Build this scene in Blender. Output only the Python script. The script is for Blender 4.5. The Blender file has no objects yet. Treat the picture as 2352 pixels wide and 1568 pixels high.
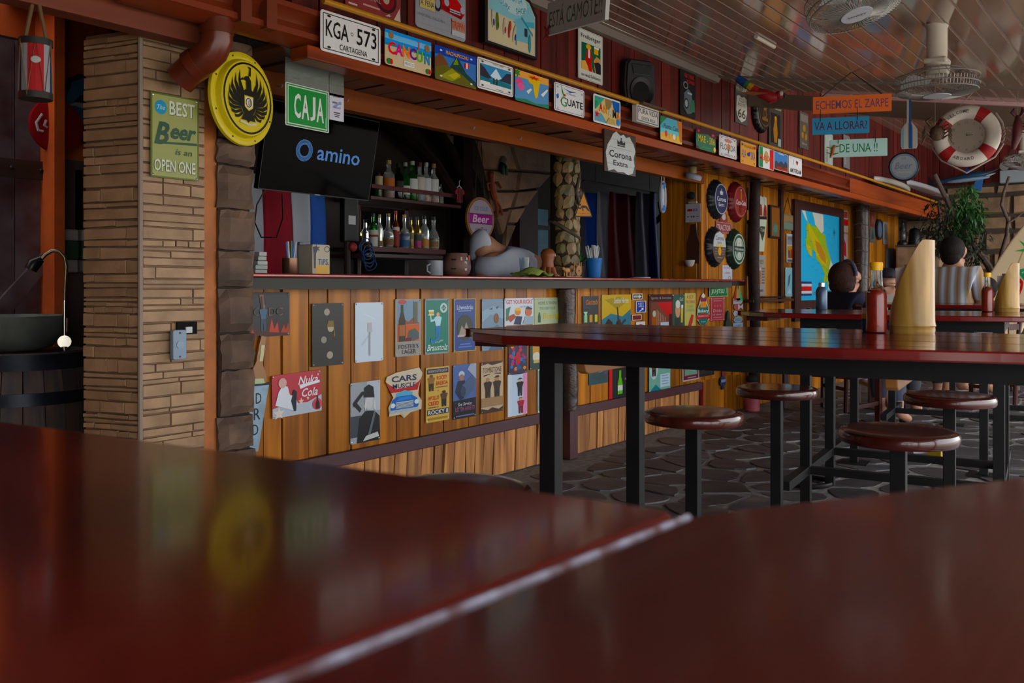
import bpy, bmesh, math, random
from mathutils import Vector, Matrix
S = bpy.context.scene
C = S.collection
PI = math.pi
rnd = random.Random(7)
# ---------------------------------------------------------------- camera
F = 2080.0; CX = 1176.0; HY = 656.0; CH = 1.06
CA, SA = 0.7993, 0.6010                       # camera forward in the ground plane
cam_d = bpy.data.cameras.new('camera'); cam = bpy.data.objects.new('camera', cam_d); C.objects.link(cam)
cam_d.sensor_width = 36; cam_d.lens = 36 * F / 2352
cam_d.shift_y = -(784 - HY) / 2352
cam_d.clip_start = 0.02; cam_d.clip_end = 200
cam.location = (0, 0, CH); cam.rotation_euler = (PI / 2, 0, -math.atan2(CA, SA))
cam_d.dof.use_dof = True; cam_d.dof.focus_distance = 4.2; cam_d.dof.aperture_fstop = 8.0
S.camera = cam
# ---------------------------------------------------------------- daylight
w = bpy.data.worlds.new('world'); S.world = w; w.use_nodes = True
bg = w.node_tree.nodes['Background']
bg.inputs[0].default_value = (0.93, 0.96, 1.0, 1); bg.inputs[1].default_value = 6.0
sun_d = bpy.data.lights.new('sun', 'SUN'); sun_d.energy = 9.0; sun_d.angle = 0.01; sun_d.color = (1.0, 0.95, 0.86)
sun = bpy.data.objects.new('sun', sun_d); C.objects.link(sun); sun.rotation_euler = (math.radians(38), 0, math.radians(12))
S.view_settings.view_transform = 'Standard'; S.view_settings.look = 'None'
S.view_settings.gamma = 1; S.view_settings.use_curve_mapping = False
S.view_settings.exposure = 0.0
# ---------------------------------------------------------------- picking points from the photograph
def ray(px, py):
    a = (px - CX) / F
    return (a * SA + CA, -a * CA + SA, (HY - py) / F)
def PD(px, py, d):
    r = ray(px, py); return Vector((r[0] * d, r[1] * d, CH + r[2] * d))
def PY(px, py, Y): return PD(px, py, Y / ray(px, py)[1])
def PX(px, py, X): return PD(px, py, X / ray(px, py)[0])
def PZ(px, py, z): return PD(px, py, (z - CH) / ray(px, py)[2])
def facecam(p): return math.atan2(-p[0], p[1])   # rz that turns a thing built facing -Y towards the camera
FACE = -math.atan2(CA, SA)                    # rz that turns a thing built facing -Y to the camera
# ---------------------------------------------------------------- colours and materials
def lin(h):
    h = h.lstrip('#')
    if len(h) == 3: h = ''.join(c * 2 for c in h)
    o = []
    for i in (0, 2, 4):
        c = int(h[i:i + 2], 16) / 255
        o.append(c / 12.92 if c <= 0.04045 else ((c + 0.055) / 1.055) ** 2.4)
    return (*o, 1.0)
MATS = {}
def nd(t, k, **kw):
    n = t.nodes.new(k)
    for a, b in kw.items(): setattr(n, a, b)
    return n
def mat(name, col, rough=0.5, metal=0.0, var=0.0, bump=0.0, scale=20, stretch=(1, 1, 1), col2=None, trans=0, ior=1.45, emit=None, es=1.0, coat=0, spec=0.5, wear=None, bscale=None, alpha=1.0):
    """plain, mottled or grained surface: two colours mixed by stretched noise, a per-piece tone shift and a fine relief"""
    if name in MATS: return MATS[name]
    m = bpy.data.materials.new(name); MATS[name] = m; m.use_nodes = True
    t = m.node_tree; b = t.nodes['Principled BSDF']; L = t.links
    b.inputs['Roughness'].default_value = rough; b.inputs['Metallic'].default_value = metal
    b.inputs['Transmission Weight'].default_value = trans; b.inputs['IOR'].default_value = ior
    b.inputs['Coat Weight'].default_value = coat; b.inputs['Coat Roughness'].default_value = 0.08
    b.inputs['Specular IOR Level'].default_value = spec
    c = lin(col); b.inputs['Base Color'].default_value = c
    if emit: b.inputs['Emission Color'].default_value = lin(emit); b.inputs['Emission Strength'].default_value = es
    if col2 or var or bump:
        tc = nd(t, 'ShaderNodeTexCoord'); mp = nd(t, 'ShaderNodeMapping'); mp.inputs['Scale'].default_value = stretch
        oi = nd(t, 'ShaderNodeObjectInfo'); ad = nd(t, 'ShaderNodeVectorMath'); ad.operation = 'ADD'
        sc = nd(t, 'ShaderNodeMath'); sc.operation = 'MULTIPLY'; sc.inputs[1].default_value = 37.0
        L.new(oi.outputs['Random'], sc.inputs[0]); L.new(tc.outputs['Object'], ad.inputs[0]); L.new(sc.outputs[0], ad.inputs[1])
        L.new(ad.outputs[0], mp.inputs[0])
        n = nd(t, 'ShaderNodeTexNoise'); n.inputs['Scale'].default_value = scale; n.inputs['Detail'].default_value = 4
        L.new(mp.outputs[0], n.inputs['Vector'])
        mx = nd(t, 'ShaderNodeMix', data_type='RGBA'); mx.inputs[6].default_value = c; mx.inputs[7].default_value = lin(col2 or col)
        rp = nd(t, 'ShaderNodeMapRange'); rp.inputs[1].default_value = 0.36; rp.inputs[2].default_value = 0.64
        L.new(n.outputs[0], rp.inputs[0]); L.new(rp.outputs[0], mx.inputs[0])
        out = mx.outputs[2]
        if wear:
            n2 = nd(t, 'ShaderNodeTexNoise'); n2.inputs['Scale'].default_value = scale * 0.35; n2.inputs['Detail'].default_value = 8
            L.new(ad.outputs[0], n2.inputs['Vector'])
            r2 = nd(t, 'ShaderNodeMapRange'); r2.inputs[1].default_value = 0.58; r2.inputs[2].default_value = 0.72
            L.new(n2.outputs[0], r2.inputs[0])
            m2 = nd(t, 'ShaderNodeMix', data_type='RGBA'); L.new(r2.outputs[0], m2.inputs[0]); L.new(out, m2.inputs[6]); m2.inputs[7].default_value = lin(wear); out = m2.outputs[2]
        if var:
            hs = nd(t, 'ShaderNodeHueSaturation')
            v = nd(t, 'ShaderNodeMapRange'); v.inputs[3].default_value = 1 - var; v.inputs[4].default_value = 1 + var
            L.new(oi.outputs['Random'], v.inputs[0]); L.new(v.outputs[0], hs.inputs['Value']); L.new(out, hs.inputs['Color']); out = hs.outputs[0]
        L.new(out, b.inputs['Base Color'])
        if bump:
            bp = nd(t, 'ShaderNodeBump'); bp.inputs['Strength'].default_value = bump; bp.inputs['Distance'].default_value = 0.01
            if bscale:
                n3 = nd(t, 'ShaderNodeTexNoise'); n3.inputs['Scale'].default_value = bscale; n3.inputs['Detail'].default_value = 6
                L.new(tc.outputs['Object'], n3.inputs['Vector']); L.new(n3.outputs[0], bp.inputs['Height'])
            else: L.new(n.outputs[0], bp.inputs['Height'])
            L.new(bp.outputs[0], b.inputs['Normal'])
    return m
def wood(name, c1, c2, rough=0.35, axis='z', var=0.18, scale=14, bump=0.12, coat=0.0, wear=None, spec=.3):
    st = {'x': (0.06, 1, 1), 'y': (1, 0.06, 1), 'z': (1, 1, 0.06)}[axis]
    return mat(name, c1, rough, col2=c2, var=var, scale=scale, stretch=st, bump=bump, coat=coat, wear=wear, spec=spec)
def printed(name, rough):
    m = bpy.data.materials.new(name); m.use_nodes = True; t = m.node_tree
    a = nd(t, 'ShaderNodeVertexColor'); a.layer_name = 'Col'
    b = t.nodes['Principled BSDF']; b.inputs['Roughness'].default_value = rough; b.inputs['Specular IOR Level'].default_value = .22
    t.links.new(a.outputs[0], b.inputs['Base Color']); MATS[name] = m; return m
INK = printed('printed ink', 0.32); PAINT = printed('painted colours', 0.55)
def M(col, rough=0.5, metal=0.0, **k):
    k.setdefault('spec', .3)
    return mat('paint %s %.2f %.1f%s' % (col, rough, metal, ''.join(sorted(map(str, k.items())))[:40]), col, rough, metal, **k)
# ---------------------------------------------------------------- mesh collector
class MB:
    def __init__(s): s.v = []; s.f = []; s.c = []; s.col = None
    def add(s, vs, fs):
        o = len(s.v); s.v += [tuple(p) for p in vs]; s.f += [[i + o for i in f] for f in fs]
        if s.col is not None: s.c += [s.col] * len(vs)
        return s
    def ink(s, h):
        c = lin(h); g = .3 * c[0] + .5 * c[1] + .2 * c[2]      # printing inks are a little richer than the swatches
        s.col = tuple(max(0., g + (x - g) * 1.35) for x in c[:3]) + (1.0,); return s
    def box(s, x0, x1, y0, y1, z0, z1, m=None):
        v = [(x0, y0, z0), (x1, y0, z0), (x1, y1, z0), (x0, y1, z0), (x0, y0, z1), (x1, y0, z1), (x1, y1, z1), (x0, y1, z1)]
        if m is not None: v = [m @ Vector(p) for p in v]
        return s.add(v, [(0, 3, 2, 1), (4, 5, 6, 7), (0, 1, 5, 4), (1, 2, 6, 5), (2, 3, 7, 6), (3, 0, 4, 7)])
    def prism(s, poly, d0, d1, ax='y', m=None):
        n = len(poly)
        def q(p, d): return (p[0], d, p[1]) if ax == 'y' else ((p[0], p[1], d) if ax == 'z' else (d, p[0], p[1]))
        v = [q(p, d0) for p in poly] + [q(p, d1) for p in poly]
        if m is not None: v = [m @ Vector(p) for p in v]
        return s.add(v, [list(range(n)), list(range(2 * n - 1, n - 1, -1))] + [(i, i + n, (i + 1) % n + n, (i + 1) % n) for i in range(n)])
    def tube(s, pts, r, n=8, closed=False):
        P = [Vector(p) for p in pts]; k = len(P); rs = r if isinstance(r, (list, tuple)) else [r] * k
        up = None; v = []
        for i in range(k):
            a = P[(i - 1) % k] if (closed or i) else P[i]; b = P[(i + 1) % k] if (closed or i < k - 1) else P[i]
            t = (b - a).normalized()
            if up is None: up = t.orthogonal().normalized()
            else: up = (up - t * up.dot(t)); up = up.normalized() if up.length > 1e-6 else t.orthogonal().normalized()
            w_ = t.cross(up)
            for j in range(n):
                an = 2 * PI * j / n; v.append(P[i] + (up * math.cos(an) + w_ * math.sin(an)) * rs[i])
        f = []
        for i in range(k if closed else k - 1):
            for j in range(n):
                a = i * n + j; b = i * n + (j + 1) % n; i2 = (i + 1) % k
                f.append((a, b, i2 * n + (j + 1) % n, i2 * n + j))
        if not closed: f += [list(range(n - 1, -1, -1)), list(range((k - 1) * n, k * n))]
        return s.add(v, f)
    def lathe(s, prof, n=24, c=(0, 0, 0), m=None, sx=1, sy=1):
        v = []; k = len(prof)
        for r, z in prof:
            for j in range(n):
                a = 2 * PI * j / n; v.append(Vector((r * math.cos(a) * sx, r * math.sin(a) * sy, z)))
        f = [(i * n + j, i * n + (j + 1) % n, (i + 1) * n + (j + 1) % n, (i + 1) * n + j) for i in range(k - 1) for j in range(n)]
        f += [list(range(n - 1, -1, -1)), list(range((k - 1) * n, k * n))]
        if m is not None: v = [m @ p for p in v]
        return s.add([p + Vector(c) for p in v], f)
    def ell(s, c, r, nu=14, nv=8, m=None):
        if not isinstance(r, (tuple, list)): r = (r, r, r)
        v = []; f = []
        for i in range(nv + 1):
            th = PI * i / nv
            for j in range(nu):
                a = 2 * PI * j / nu; v.append(Vector((r[0] * math.sin(th) * math.cos(a), r[1] * math.sin(th) * math.sin(a), r[2] * math.cos(th))))
        for i in range(nv):
            for j in range(nu): f.append((i * nu + j, (i + 1) * nu + j, (i + 1) * nu + (j + 1) % nu, i * nu + (j + 1) % nu))
        if m is not None: v = [m @ p for p in v]
        return s.add([p + Vector(c) for p in v], f)
    def build(s, name, m, parent=None, smooth=False, loc=None, rz=0, fix=True, bevel=0, seg=2):
        me = bpy.data.meshes.new(name); me.from_pydata(s.v, [], s.f)
        if s.c and len(s.c) == len(s.v):
            a = me.color_attributes.new('Col', 'FLOAT_COLOR', 'POINT')
            a.data.foreach_set('color', [x for c in s.c for x in c])
        if fix:
            bm = bmesh.new(); bm.from_mesh(me)
            if smooth: bmesh.ops.remove_doubles(bm, verts=bm.verts, dist=1e-6)
            bmesh.ops.recalc_face_normals(bm, faces=bm.faces); bm.to_mesh(me); bm.free()
        if smooth:
            me.polygons.foreach_set('use_smooth', [True] * len(me.polygons)); me.set_sharp_from_angle(angle=math.radians(42))
        me.materials.append(m)
        o = bpy.data.objects.new(name, me); C.objects.link(o)
        if parent: o.parent = parent
        if loc is not None: o.location = loc
        if rz: o.rotation_euler = (0, 0, rz)
        if bevel:
            b = o.modifiers.new('bevel', 'BEVEL'); b.width = bevel; b.segments = seg; b.limit_method = 'ANGLE'
        return o
def tag(o, label, cat, group=None):
    o['label'] = label; o['category'] = cat
    if group: o['group'] = group
    return o
def thing(name, label, cat, loc=(0, 0, 0), rz=0, group=None):
    o = bpy.data.objects.new(name, None); C.objects.link(o); o.empty_display_size = 0.1
    o.location = loc; o.rotation_euler = (0, 0, rz); return tag(o, label, cat, group)
def struct(o, label=None):
    o['kind'] = 'structure'
    if label: o['label'] = label
    return o
def stuff(o): o['kind'] = 'stuff'; return o
def share(o, parent, loc=None, rz=0, name=None):
    c = o.copy(); C.objects.link(c); c.parent = parent
    if loc is not None: c.location = loc
    c.rotation_euler = (0, 0, rz)
    if name: c.name = name
    return c
def dup(root, loc, rz, label, group=None):
    r = root.copy(); C.objects.link(r); r.location = loc; r.rotation_euler = (0, 0, rz); r['label'] = label
    if group: r['group'] = group
    for ch in list(root.children):
        c = ch.copy(); C.objects.link(c); c.parent = r
        for g in ch.children:
            d = g.copy(); C.objects.link(d); d.parent = c
    return r
def rot(ax, deg): return Matrix.Rotation(math.radians(deg), 4, ax)
def tr(x, y, z): return Matrix.Translation((x, y, z))
# ---------------------------------------------------------------- lettering and flat print
_tx = {}
TMP = bpy.data.scenes.new('lettering workspace')
def glyphs(s, bold=0.0):
    k = (s, bold)
    if k not in _tx:
        cu = bpy.data.curves.new('lettering', 'FONT'); cu.body = s; cu.resolution_u = 2; cu.offset = bold
        ob = bpy.data.objects.new('lettering', cu); TMP.collection.objects.link(ob); vl = TMP.view_layers[0]; vl.update()
        me = bpy.data.meshes.new_from_object(ob.evaluated_get(vl.depsgraph))
        vs = [v.co.copy() for v in me.vertices]; fs = [list(p.vertices) for p in me.polygons]
        bpy.data.objects.remove(ob); bpy.data.curves.remove(cu); bpy.data.meshes.remove(me)
        if vs:
            x0 = min(v.x for v in vs); x1 = max(v.x for v in vs); y0 = min(v.y for v in vs); y1 = max(v.y for v in vs)
            if len(s.strip()) == 1 or s.islower() is False and not any(c in s for c in 'gjpqy,;'): pass
            vs = [((v.x - (x0 + x1) / 2) / max(x1 - x0, 1e-6), (v.y - (y0 + y1) / 2) / max(y1 - y0, 1e-6)) for v in vs]
            asp = (x1 - x0) / max(y1 - y0, 1e-6)
        else: asp = 1
        _tx[k] = (vs, fs, asp)
    return _tx[k]
def R(u0, v0, u1, v1, c): return ('p', [(u0, v0), (u1, v0), (u1, v1), (u0, v1)], c)
def E(cu, cv, ru, rv, c, n=22, a0=0): return ('p', [(cu + ru * math.cos(2 * PI * i / n + a0), cv + rv * math.sin(2 * PI * i / n + a0)) for i in range(n)], c)
def P(pts, c): return ('p', pts, c)
def T(s, u, v, h, c, w=None, sh=0, b=0.0, a=0): return ('t', s, u, v, h, c, w, sh, b, a)
def STAR(u, v, ru, rv, c, k=5, q=0.42): return ('p', [(u + ru * (1 if i % 2 == 0 else q) * math.sin(PI * i / k), v + rv * (1 if i % 2 == 0 else q) * math.cos(PI * i / k)) for i in range(2 * k)], c)
def RING(cu, cv, ru, rv, q, c, n=32):
    return ('m', [P([(cu + ru * math.cos(2 * PI * (i + e) / n) * k, cv + rv * math.sin(2 * PI * (i + e) / n) * k) for e, k in ((0, 1), (1, 1), (1, q), (0, q))], c) for i in range(n)])
def FRAME(m, t, c, mv=None, tv=None):
    mv = m if mv is None else mv; tv = t if tv is None else tv
    return ('m', [R(m, mv, 1 - m, mv + tv, c), R(m, 1 - mv - tv, 1 - m, 1 - mv, c), R(m, mv, m + t, 1 - mv, c), R(1 - m - t, mv, 1 - m, 1 - mv, c)])
def FIG(u, v, h, skin, top, low, w=None, hat=None, asp=1.0):
    """a plain generic figure, head at v+h"""
    w = w or h * 0.16
    o = [P([(u - w * .55, v), (u - w * .1, v), (u, v + h * .4), (u + w * .1, v), (u + w * .55, v), (u + w * .6, v + h * .48), (u - w * .6, v + h * .48)], low),
         P([(u - w * .55, v + h * .45), (u + w * .55, v + h * .45), (u + w * .95, v + h * .78), (u + w * .3, v + h * .84), (u - w * .3, v + h * .84), (u - w * .95, v + h * .78)], top),
         E(u, v + h * .9, w * .42, h * .085, skin, 14)]
    if hat: o += [R(u - w * .7, v + h * .955, u + w * .7, v + h * .975, hat), R(u - w * .4, v + h * .97, u + w * .4, v + h * 1.04, hat)]
    return ('m', o)
def flat(name, art, W, H, y, parent, m=None, step=0.00025):
    b = MB(); n = [0]
    def op(a):
        if a[0] == 'm':
            for q in a[1]: op2(q); n[0] += .12
            n[0] += 1
        else: op2(a); n[0] += 1
    def op2(a):
        d = y - 0.0005 - n[0] * step
        if a[0] == 'm':
            for q in a[1]: op2(q)
        elif a[0] == 'p':
            b.ink(a[2]); b.add([((p[0] - .5) * W, d, (p[1] - .5) * H) for p in a[1]], [list(range(len(a[1])))])
        else:
            _, s, u, v, h, c, w_, sh, bo, an = a
            vs, fs, asp = glyphs(s, bo)
            hh = h * H; ww = w_ * W if w_ else asp * hh
            b.ink(c); ca, sa = math.cos(math.radians(an)), math.sin(math.radians(an)); q = []
            for x, z in vs:
                X = x * ww + z * hh * sh; Z = z * hh
                q.append(((u - .5) * W + X * ca - Z * sa, d, (v - .5) * H + X * sa + Z * ca))
            b.add(q, fs)
    for a in art: op(a)
    return b.build(name, m or INK, parent, fix=False)
def rrect(W, H, r, k=3):
    o = []
    for cx, cz, a0 in ((W / 2 - r, H / 2 - r, 0), (-W / 2 + r, H / 2 - r, 90), (-W / 2 + r, -H / 2 + r, 180), (W / 2 - r, -H / 2 + r, 270)):
        for i in range(k + 1):
            a = math.radians(a0 + 90 * i / k); o.append((cx + r * math.cos(a), cz + r * math.sin(a)))
    return o
SCREW = None
def sign(name, label, cat, box, Y, base, art, rr=0.006, th=0.004, rz=0, group=None, rough=0.35, screws=False, tilt=0, m=None, edge=None):
    """a flat sign hung on the plane Y; box = x0, x1, top and bottom of its near edge in the photograph"""
    x0, x1, yt, yb = box
    a = PY(x0, yt, Y); b = PY(x0, yb, Y); c = PY(x1, 600, Y)
    W = c.x - a.x; H = a.z - b.z
    return panel(name, label, cat, ((a.x + c.x) / 2, Y, (a.z + b.z) / 2), W, H, base, art, rr, th, rz, group, rough, screws, tilt, m)
def panel(name, label, cat, loc, W, H, base, art, rr=0.006, th=0.004, rz=0, group=None, rough=0.35, screws=False, tilt=0, m=None, outline=None):
    b = MB()
    o = b.prism(outline and [((u - .5) * W, (v - .5) * H) for u, v in outline] or rrect(W, H, min(rr, W * .2)), -th, 0).build(name, m or M(base, rough), None, loc=loc)
    o.rotation_euler = (0, math.radians(tilt), rz); tag(o, label, cat, group)
    if art: flat('print', art, W, H, -th, o)
    if screws:
        global SCREW
        for sx in (-1, 1):
            for sz in (-1, 1):
                p = (sx * (W / 2 - .008), -th, sz * (H / 2 - .008))
                if SCREW is None: SCREW = MB().ell((0, 0, 0), (.0045, .003, .0045), 8, 4).build('screw', M('c8c8c8', .3, .9), o, loc=p)
                else: share(SCREW, o, p)
    return o
# ================================================================ STRUCTURE
YB = 3.10      # bar front
YF = 2.65      # front of the eave beam
YW = 2.80      # boarded wall above the eave
golden = wood('varnished golden wood', '#a8680f', '#744108', 0.3, 'z', 0.25, 16, 0.1, spec=.22)
palewood = wood('pale raw slat wood', '#b27c44', '#7f4e28', 0.5, 'z', 0.25, 24, 0.1)
maroonw = wood('dark red stained boards', '#661d17', '#3f100c', 0.42, 'z', 0.25, 14, 0.2)
beamw = wood('orange brown varnished beam', '#9c4212', '#6a280a', 0.35, 'x', 0.08, 9, 0.1, spec=.2)
rustbeam = wood('rust painted beam', '#84432a', '#6d3320', 0.5, 'x', 0.05, 6, 0.15)
darkw = wood('dark stained wood', '#3a2015', '#22120c', 0.4, 'x', 0.2, 12, 0.15)
maroonp = mat('maroon paint', '#3f1a1f', 0.45, var=0.05, bump=0.05, scale=30)
redtop = wood('red varnished table wood', '#6e0f10', '#480a0a', 0.16, 'y', 0.06, 6, 0.03, coat=0.4)
redbar = mat('red counter edge', '#8a2a1c', 0.25, col2='#6a1d14', scale=14, coat=0.4)
olive = mat('olive grey fascia board', '#2c2b20', 0.6, col2='#24241c', scale=9, stretch=(.2, 1, 1), bump=0.1)
# ---- floor of flagstones
base = MB().box(-12, 30, -1.9, 7, -0.2, -0.003).build('floor', mat('cement between flagstones', '#787370', 0.8, col2='#5f5b58', scale=25, bump=0.4), fix=False)
struct(base)
struct(MB().box(-25, 40, -30, -1.9, -.2, -.02).build('ground_street', mat('sunlit concrete street', '#a49d92', .8, col2='#958e84', scale=2), fix=False))
stone_m = mat('dark flagstone', '#413e41', 0.5, col2='#302e32', var=0.3, scale=9, bump=0.5, wear='5d574f')
def cells(x0, x1, y0, y1, sz, seed):
    r = random.Random(seed); g = {}
    nx = int((x1 - x0) / sz); ny = int((y1 - y0) / sz)
    for i in range(-1, nx + 1):
        for j in range(-1, ny + 1): g[i, j] = (x0 + (i + .5 + r.uniform(-.42, .42)) * sz, y0 + (j + .5 + r.uniform(-.42, .42)) * sz * 1.0)
    out = []
    for i in range(nx):
        for j in range(ny):
            c = g[i, j]; poly = [(c[0] - sz * 1.6, c[1] - sz * 1.6), (c[0] + sz * 1.6, c[1] - sz * 1.6), (c[0] + sz * 1.6, c[1] + sz * 1.6), (c[0] - sz * 1.6, c[1] + sz * 1.6)]
            for a in range(-2, 3):
                for b_ in range(-2, 3):
                    q = g.get((i + a, j + b_))
                    if not q or (a == 0 and b_ == 0): continue
                    mx, my = (c[0] + q[0]) / 2, (c[1] + q[1]) / 2; nx_, ny_ = q[0] - c[0], q[1] - c[1]
                    new = []
                    for k in range(len(poly)):
                        p, s_ = poly[k], poly[(k + 1) % len(poly)]
                        dp = (p[0] - mx) * nx_ + (p[1] - my) * ny_; ds = (s_[0] - mx) * nx_ + (s_[1] - my) * ny_
                        if dp <= 0: new.append(p)
                        if dp * ds < 0:
                            f = dp / (dp - ds); new.append((p[0] + (s_[0] - p[0]) * f, p[1] + (s_[1] - p[1]) * f))
                    poly = new
                    if len(poly) < 3: break
                if len(poly) < 3: break
            if len(poly) >= 3: out.append((c, poly))
    return out
def stone_mesh(b, c, poly, gap, r, top):
    ins = []
    for p in poly:
        d = math.hypot(p[0] - c[0], p[1] - c[1]); k = max(0.3, (d - gap * r.uniform(.6, 1.8)) / d); ins.append((c[0] + (p[0] - c[0]) * k, c[1] + (p[1] - c[1]) * k))
    # rounded corners
    q = []
    for k in range(len(ins)):
        a, p, e = ins[k - 1], ins[k], ins[(k + 1) % len(ins)]
        q += [(p[0] + (a[0] - p[0]) * .25, p[1] + (a[1] - p[1]) * .25), (p[0] + (e[0] - p[0]) * .25, p[1] + (e[1] - p[1]) * .25)]
    n = len(q); zt = top + r.uniform(-.003, .005)
    v = [(p[0], p[1], -.02) for p in q] + [(c[0] + (p[0] - c[0]) * .965, c[1] + (p[1] - c[1]) * .965, zt) for p in q]
    b.add(v, [list(range(n, 2 * n))] + [(i, (i + 1) % n, (i + 1) % n + n, i + n) for i in range(n)])
cl = cells(2.2, 13.1, -0.9, 3.05, 0.27, 3)
def vis(c):
    a = c[0] * SA - c[1] * CA; d = c[0] * CA + c[1] * SA
    px = CX + F * a / d; py = HY + F * CH / d
    return 1180 < px < 2380 and 900 < py < 1175
cl.sort(key=lambda q: (not vis(q[0]), q[0][0] * CA + q[0][1] * SA))
r5 = random.Random(5); far_b = MB()
for k, (c, poly) in enumerate(cl):
    if k < 290: b = MB(); stone_mesh(b, c, poly, .016, r5, .002); b.build('flagstone', stone_m, base, fix=False)
    else: stone_mesh(far_b, c, poly, .016, r5, .002)
stuff(far_b.build('flagstones', stone_m, base, fix=False))
# ---- bar front: boards above, raw slats below
bar = MB().box(2.0, 7.52, 3.125, 3.22, 0, 1.09).build('wall_bar_front', mat('bar backing', '#1d120b', 0.8), fix=False); struct(bar)
def boards(parent, x0, x1, z0, z1, y0, y1, m, wmin, wmax, r, gap=.004, jit=.006, name='plank', lean=0):
    x = x0
    while x < x1 - .02:
        w_ = min(r.uniform(wmin, wmax), x1 - x)
        a, b_, c, d = [r.uniform(-jit, jit) for _ in range(4)]
        dy = r.uniform(0, .007)
        px = [(x + gap / 2 + a * .5, z0), (x + w_ - gap / 2 + b_ * .5, z0), (x + w_ - gap / 2 + c * .5 + lean, z1), (x + gap / 2 + d * .5 + lean, z1)]
        cx = x + w_ / 2; cz = (z0 + z1) / 2
        MB().prism([(p[0] - cx, p[1] - cz) for p in px], -(y1 - y0), 0).build(name, m, parent, loc=(cx, y1 + dy, cz), fix=False)
        x += w_
rb = random.Random(11)
boards(bar, 2.16, 7.5, .305, 1.06, 3.10, 3.122, golden, .09, .18, rb, .006, .012)
boards(bar, 6.605, 7.5, .005, .31, 3.10, 3.122, golden, .11, .18, rb, .006, .008)
boards(bar, 2.16, 6.55, .005, .27, 3.095, 3.118, palewood, .06, .11, rb, .008, .02, 'slat', .012)
MB().box(2.16, 6.6, 3.075, 3.10, .245, .305).build('bottom_rail', maroonp, bar, bevel=.004)
MB().box(6.575, 6.6, 3.07, 3.10, 0, .30).build('end_strip', M('7c1f1c', .5), bar)
# ---- worktop
ct = thing('bar_counter', 'long red-edged bar counter with olive fascia under the plates', 'counter', (4.6, 3.05, 1.05))
MB().box(-2.395, 2.45, -.13, .45, .043, .060).build('worktop', redbar, ct, bevel=.006)
MB().box(-2.395, 2.25, -.10, -.075, -.005, .042).build('fascia', olive, ct)
# ---- eave: bottom board, gutter, yellow pipe, soffit
eave = MB().box(2.25, 13.1, YF + .0, YF + .10, 1.913, 1.965).build('beam_eave', beamw, fix=False, bevel=.006); struct(eave)
prof = [(.06, 1.965), (.03, 1.985), (.012, 1.99), (.012, 2.012), (.035, 2.02), (.045, 2.045), (.03, 2.075), (.008, 2.085), (.008, 2.105), (.1, 2.105), (.1, 1.965)]
g = MB(); g.prism([(YF + p[0], p[1]) for p in prof], 1.55, 9.0, 'x').build('gutter', mat('brown gutter', '#7a2f12', 0.35, col2='#581f0b', scale=4, stretch=(.3, 1, 1), spec=.3), eave, smooth=True)
MB().box(9.0, 13.1, YF + .005, YF + .1, 1.966, 2.11).build('beam_board', beamw, eave, bevel=.005)
for X in (1.95, 2.06): g = MB().box(X, X + .045, YF - .006, YF + .1, 1.982, 2.112).build('gutter_joint', M('6e3018', .35), eave)
yp = MB().tube([(2.3, YF - .03, 2.135), (9.2, YF - .03, 2.14), (13.0, YF + .0, 2.14)], .0125, 10).build('pipe_run', M('b07a10', .3), None, True); tag(yp, 'long yellow conduit pipe running along the top of the eave', 'pipe')
MB().box(2.1, 13.1, YF + .1, YB + .1, 1.985, 2.0).build('soffit_deck', darkw, eave, fix=False)
rs = random.Random(2)
x = 2.2
soff = wood('dark soffit boards', '#4a2c1c', '#2e1a10', 0.3, 'y', 0.3, 12, 0.15, coat=.2)
while x < 13:
    w_ = rs.uniform(.10, .16)
    MB().box(-w_ / 2 + .006, w_ / 2 - .006, -.23, .2, -.012, .012).build('soffit_board', soff, eave, loc=(x + w_ / 2, 2.98, 1.97 + rs.uniform(-.004, .004)), fix=False); x += w_
ib = struct(MB().box(2.18, 6.62, YB - .02, YB + .04, 1.862, 1.96).build('beam_inner', wood('amber inner beam', '#944a12', '#6c330b', .4, 'x', .05, 8, .1, spec=.15), fix=False, bevel=.004))
for q in (640, 792, 1082, 1190, 1452):
    p = PY(q, 300, YB - .02); MB().tube([(p.x, YB - .021, 1.9), (p.x, YB - .04, 1.896), (p.x, YB - .046, 1.905)], .004, 6).build('hook', M('d0d0d0', .3, .8), ib)
# ---- boarded wall above
wu = struct(MB().box(1.6, 13.2, YW + .03, YW + .1, 1.98, 3.0).build('wall_upper', mat('shadow gap', '#120707', .9), fix=False))
boards(wu, 2.3, 13.15, 2.0, 2.95, YW, YW + .028, maroonw, .12, .2, random.Random(4), .008, .004)
for X in (3.9,): pass
# ---- sloping ceiling of PVC strips
def zc(Y): return 2.594 - 0.173 * (YW - Y)
ce = MB(); ce.prism([(YW + .05, zc(YW + .05) + .002), (-1.4, zc(-1.4) + .002), (-1.4, zc(-1.4) + .05), (YW + .05, zc(YW + .05) + .05)], -2.8, 6.75, 'x')
ceil_m = mat('glossy beige ceiling strip', '#94796a', 0.12, var=0.04, coat=0.3)
ce = struct(ce.build('ceiling', mat('ceiling gap', '#d0c8be', 0.5), fix=False))
Y = YW
sl0 = None
while Y > -1.3:
    for (xa, xb) in ((-2.8, 6.17), (6.2, 6.72)):
        b = MB(); y1 = Y - .094
        b.prism([(-.003, -.003), (-.089, zc(y1) - zc(Y) - .003), (-.092, zc(y1) - zc(Y) + .004), (0, .004)], xa, xb, 'x')
        b.build('strip', ceil_m, ce, loc=(0, Y, zc(Y) - .002), fix=False)
    Y -= .1
cn = MB().prism([(YW, zc(YW) - .055), (YW - .03, zc(YW) - .05), (YW - .05, zc(YW) - .012), (YW, zc(YW) - .0)], 1.2, 6.2, 'x').build('trim_cornice', mat('grey brown cornice', '#6d6057', .45), fix=False); struct(cn)
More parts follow.
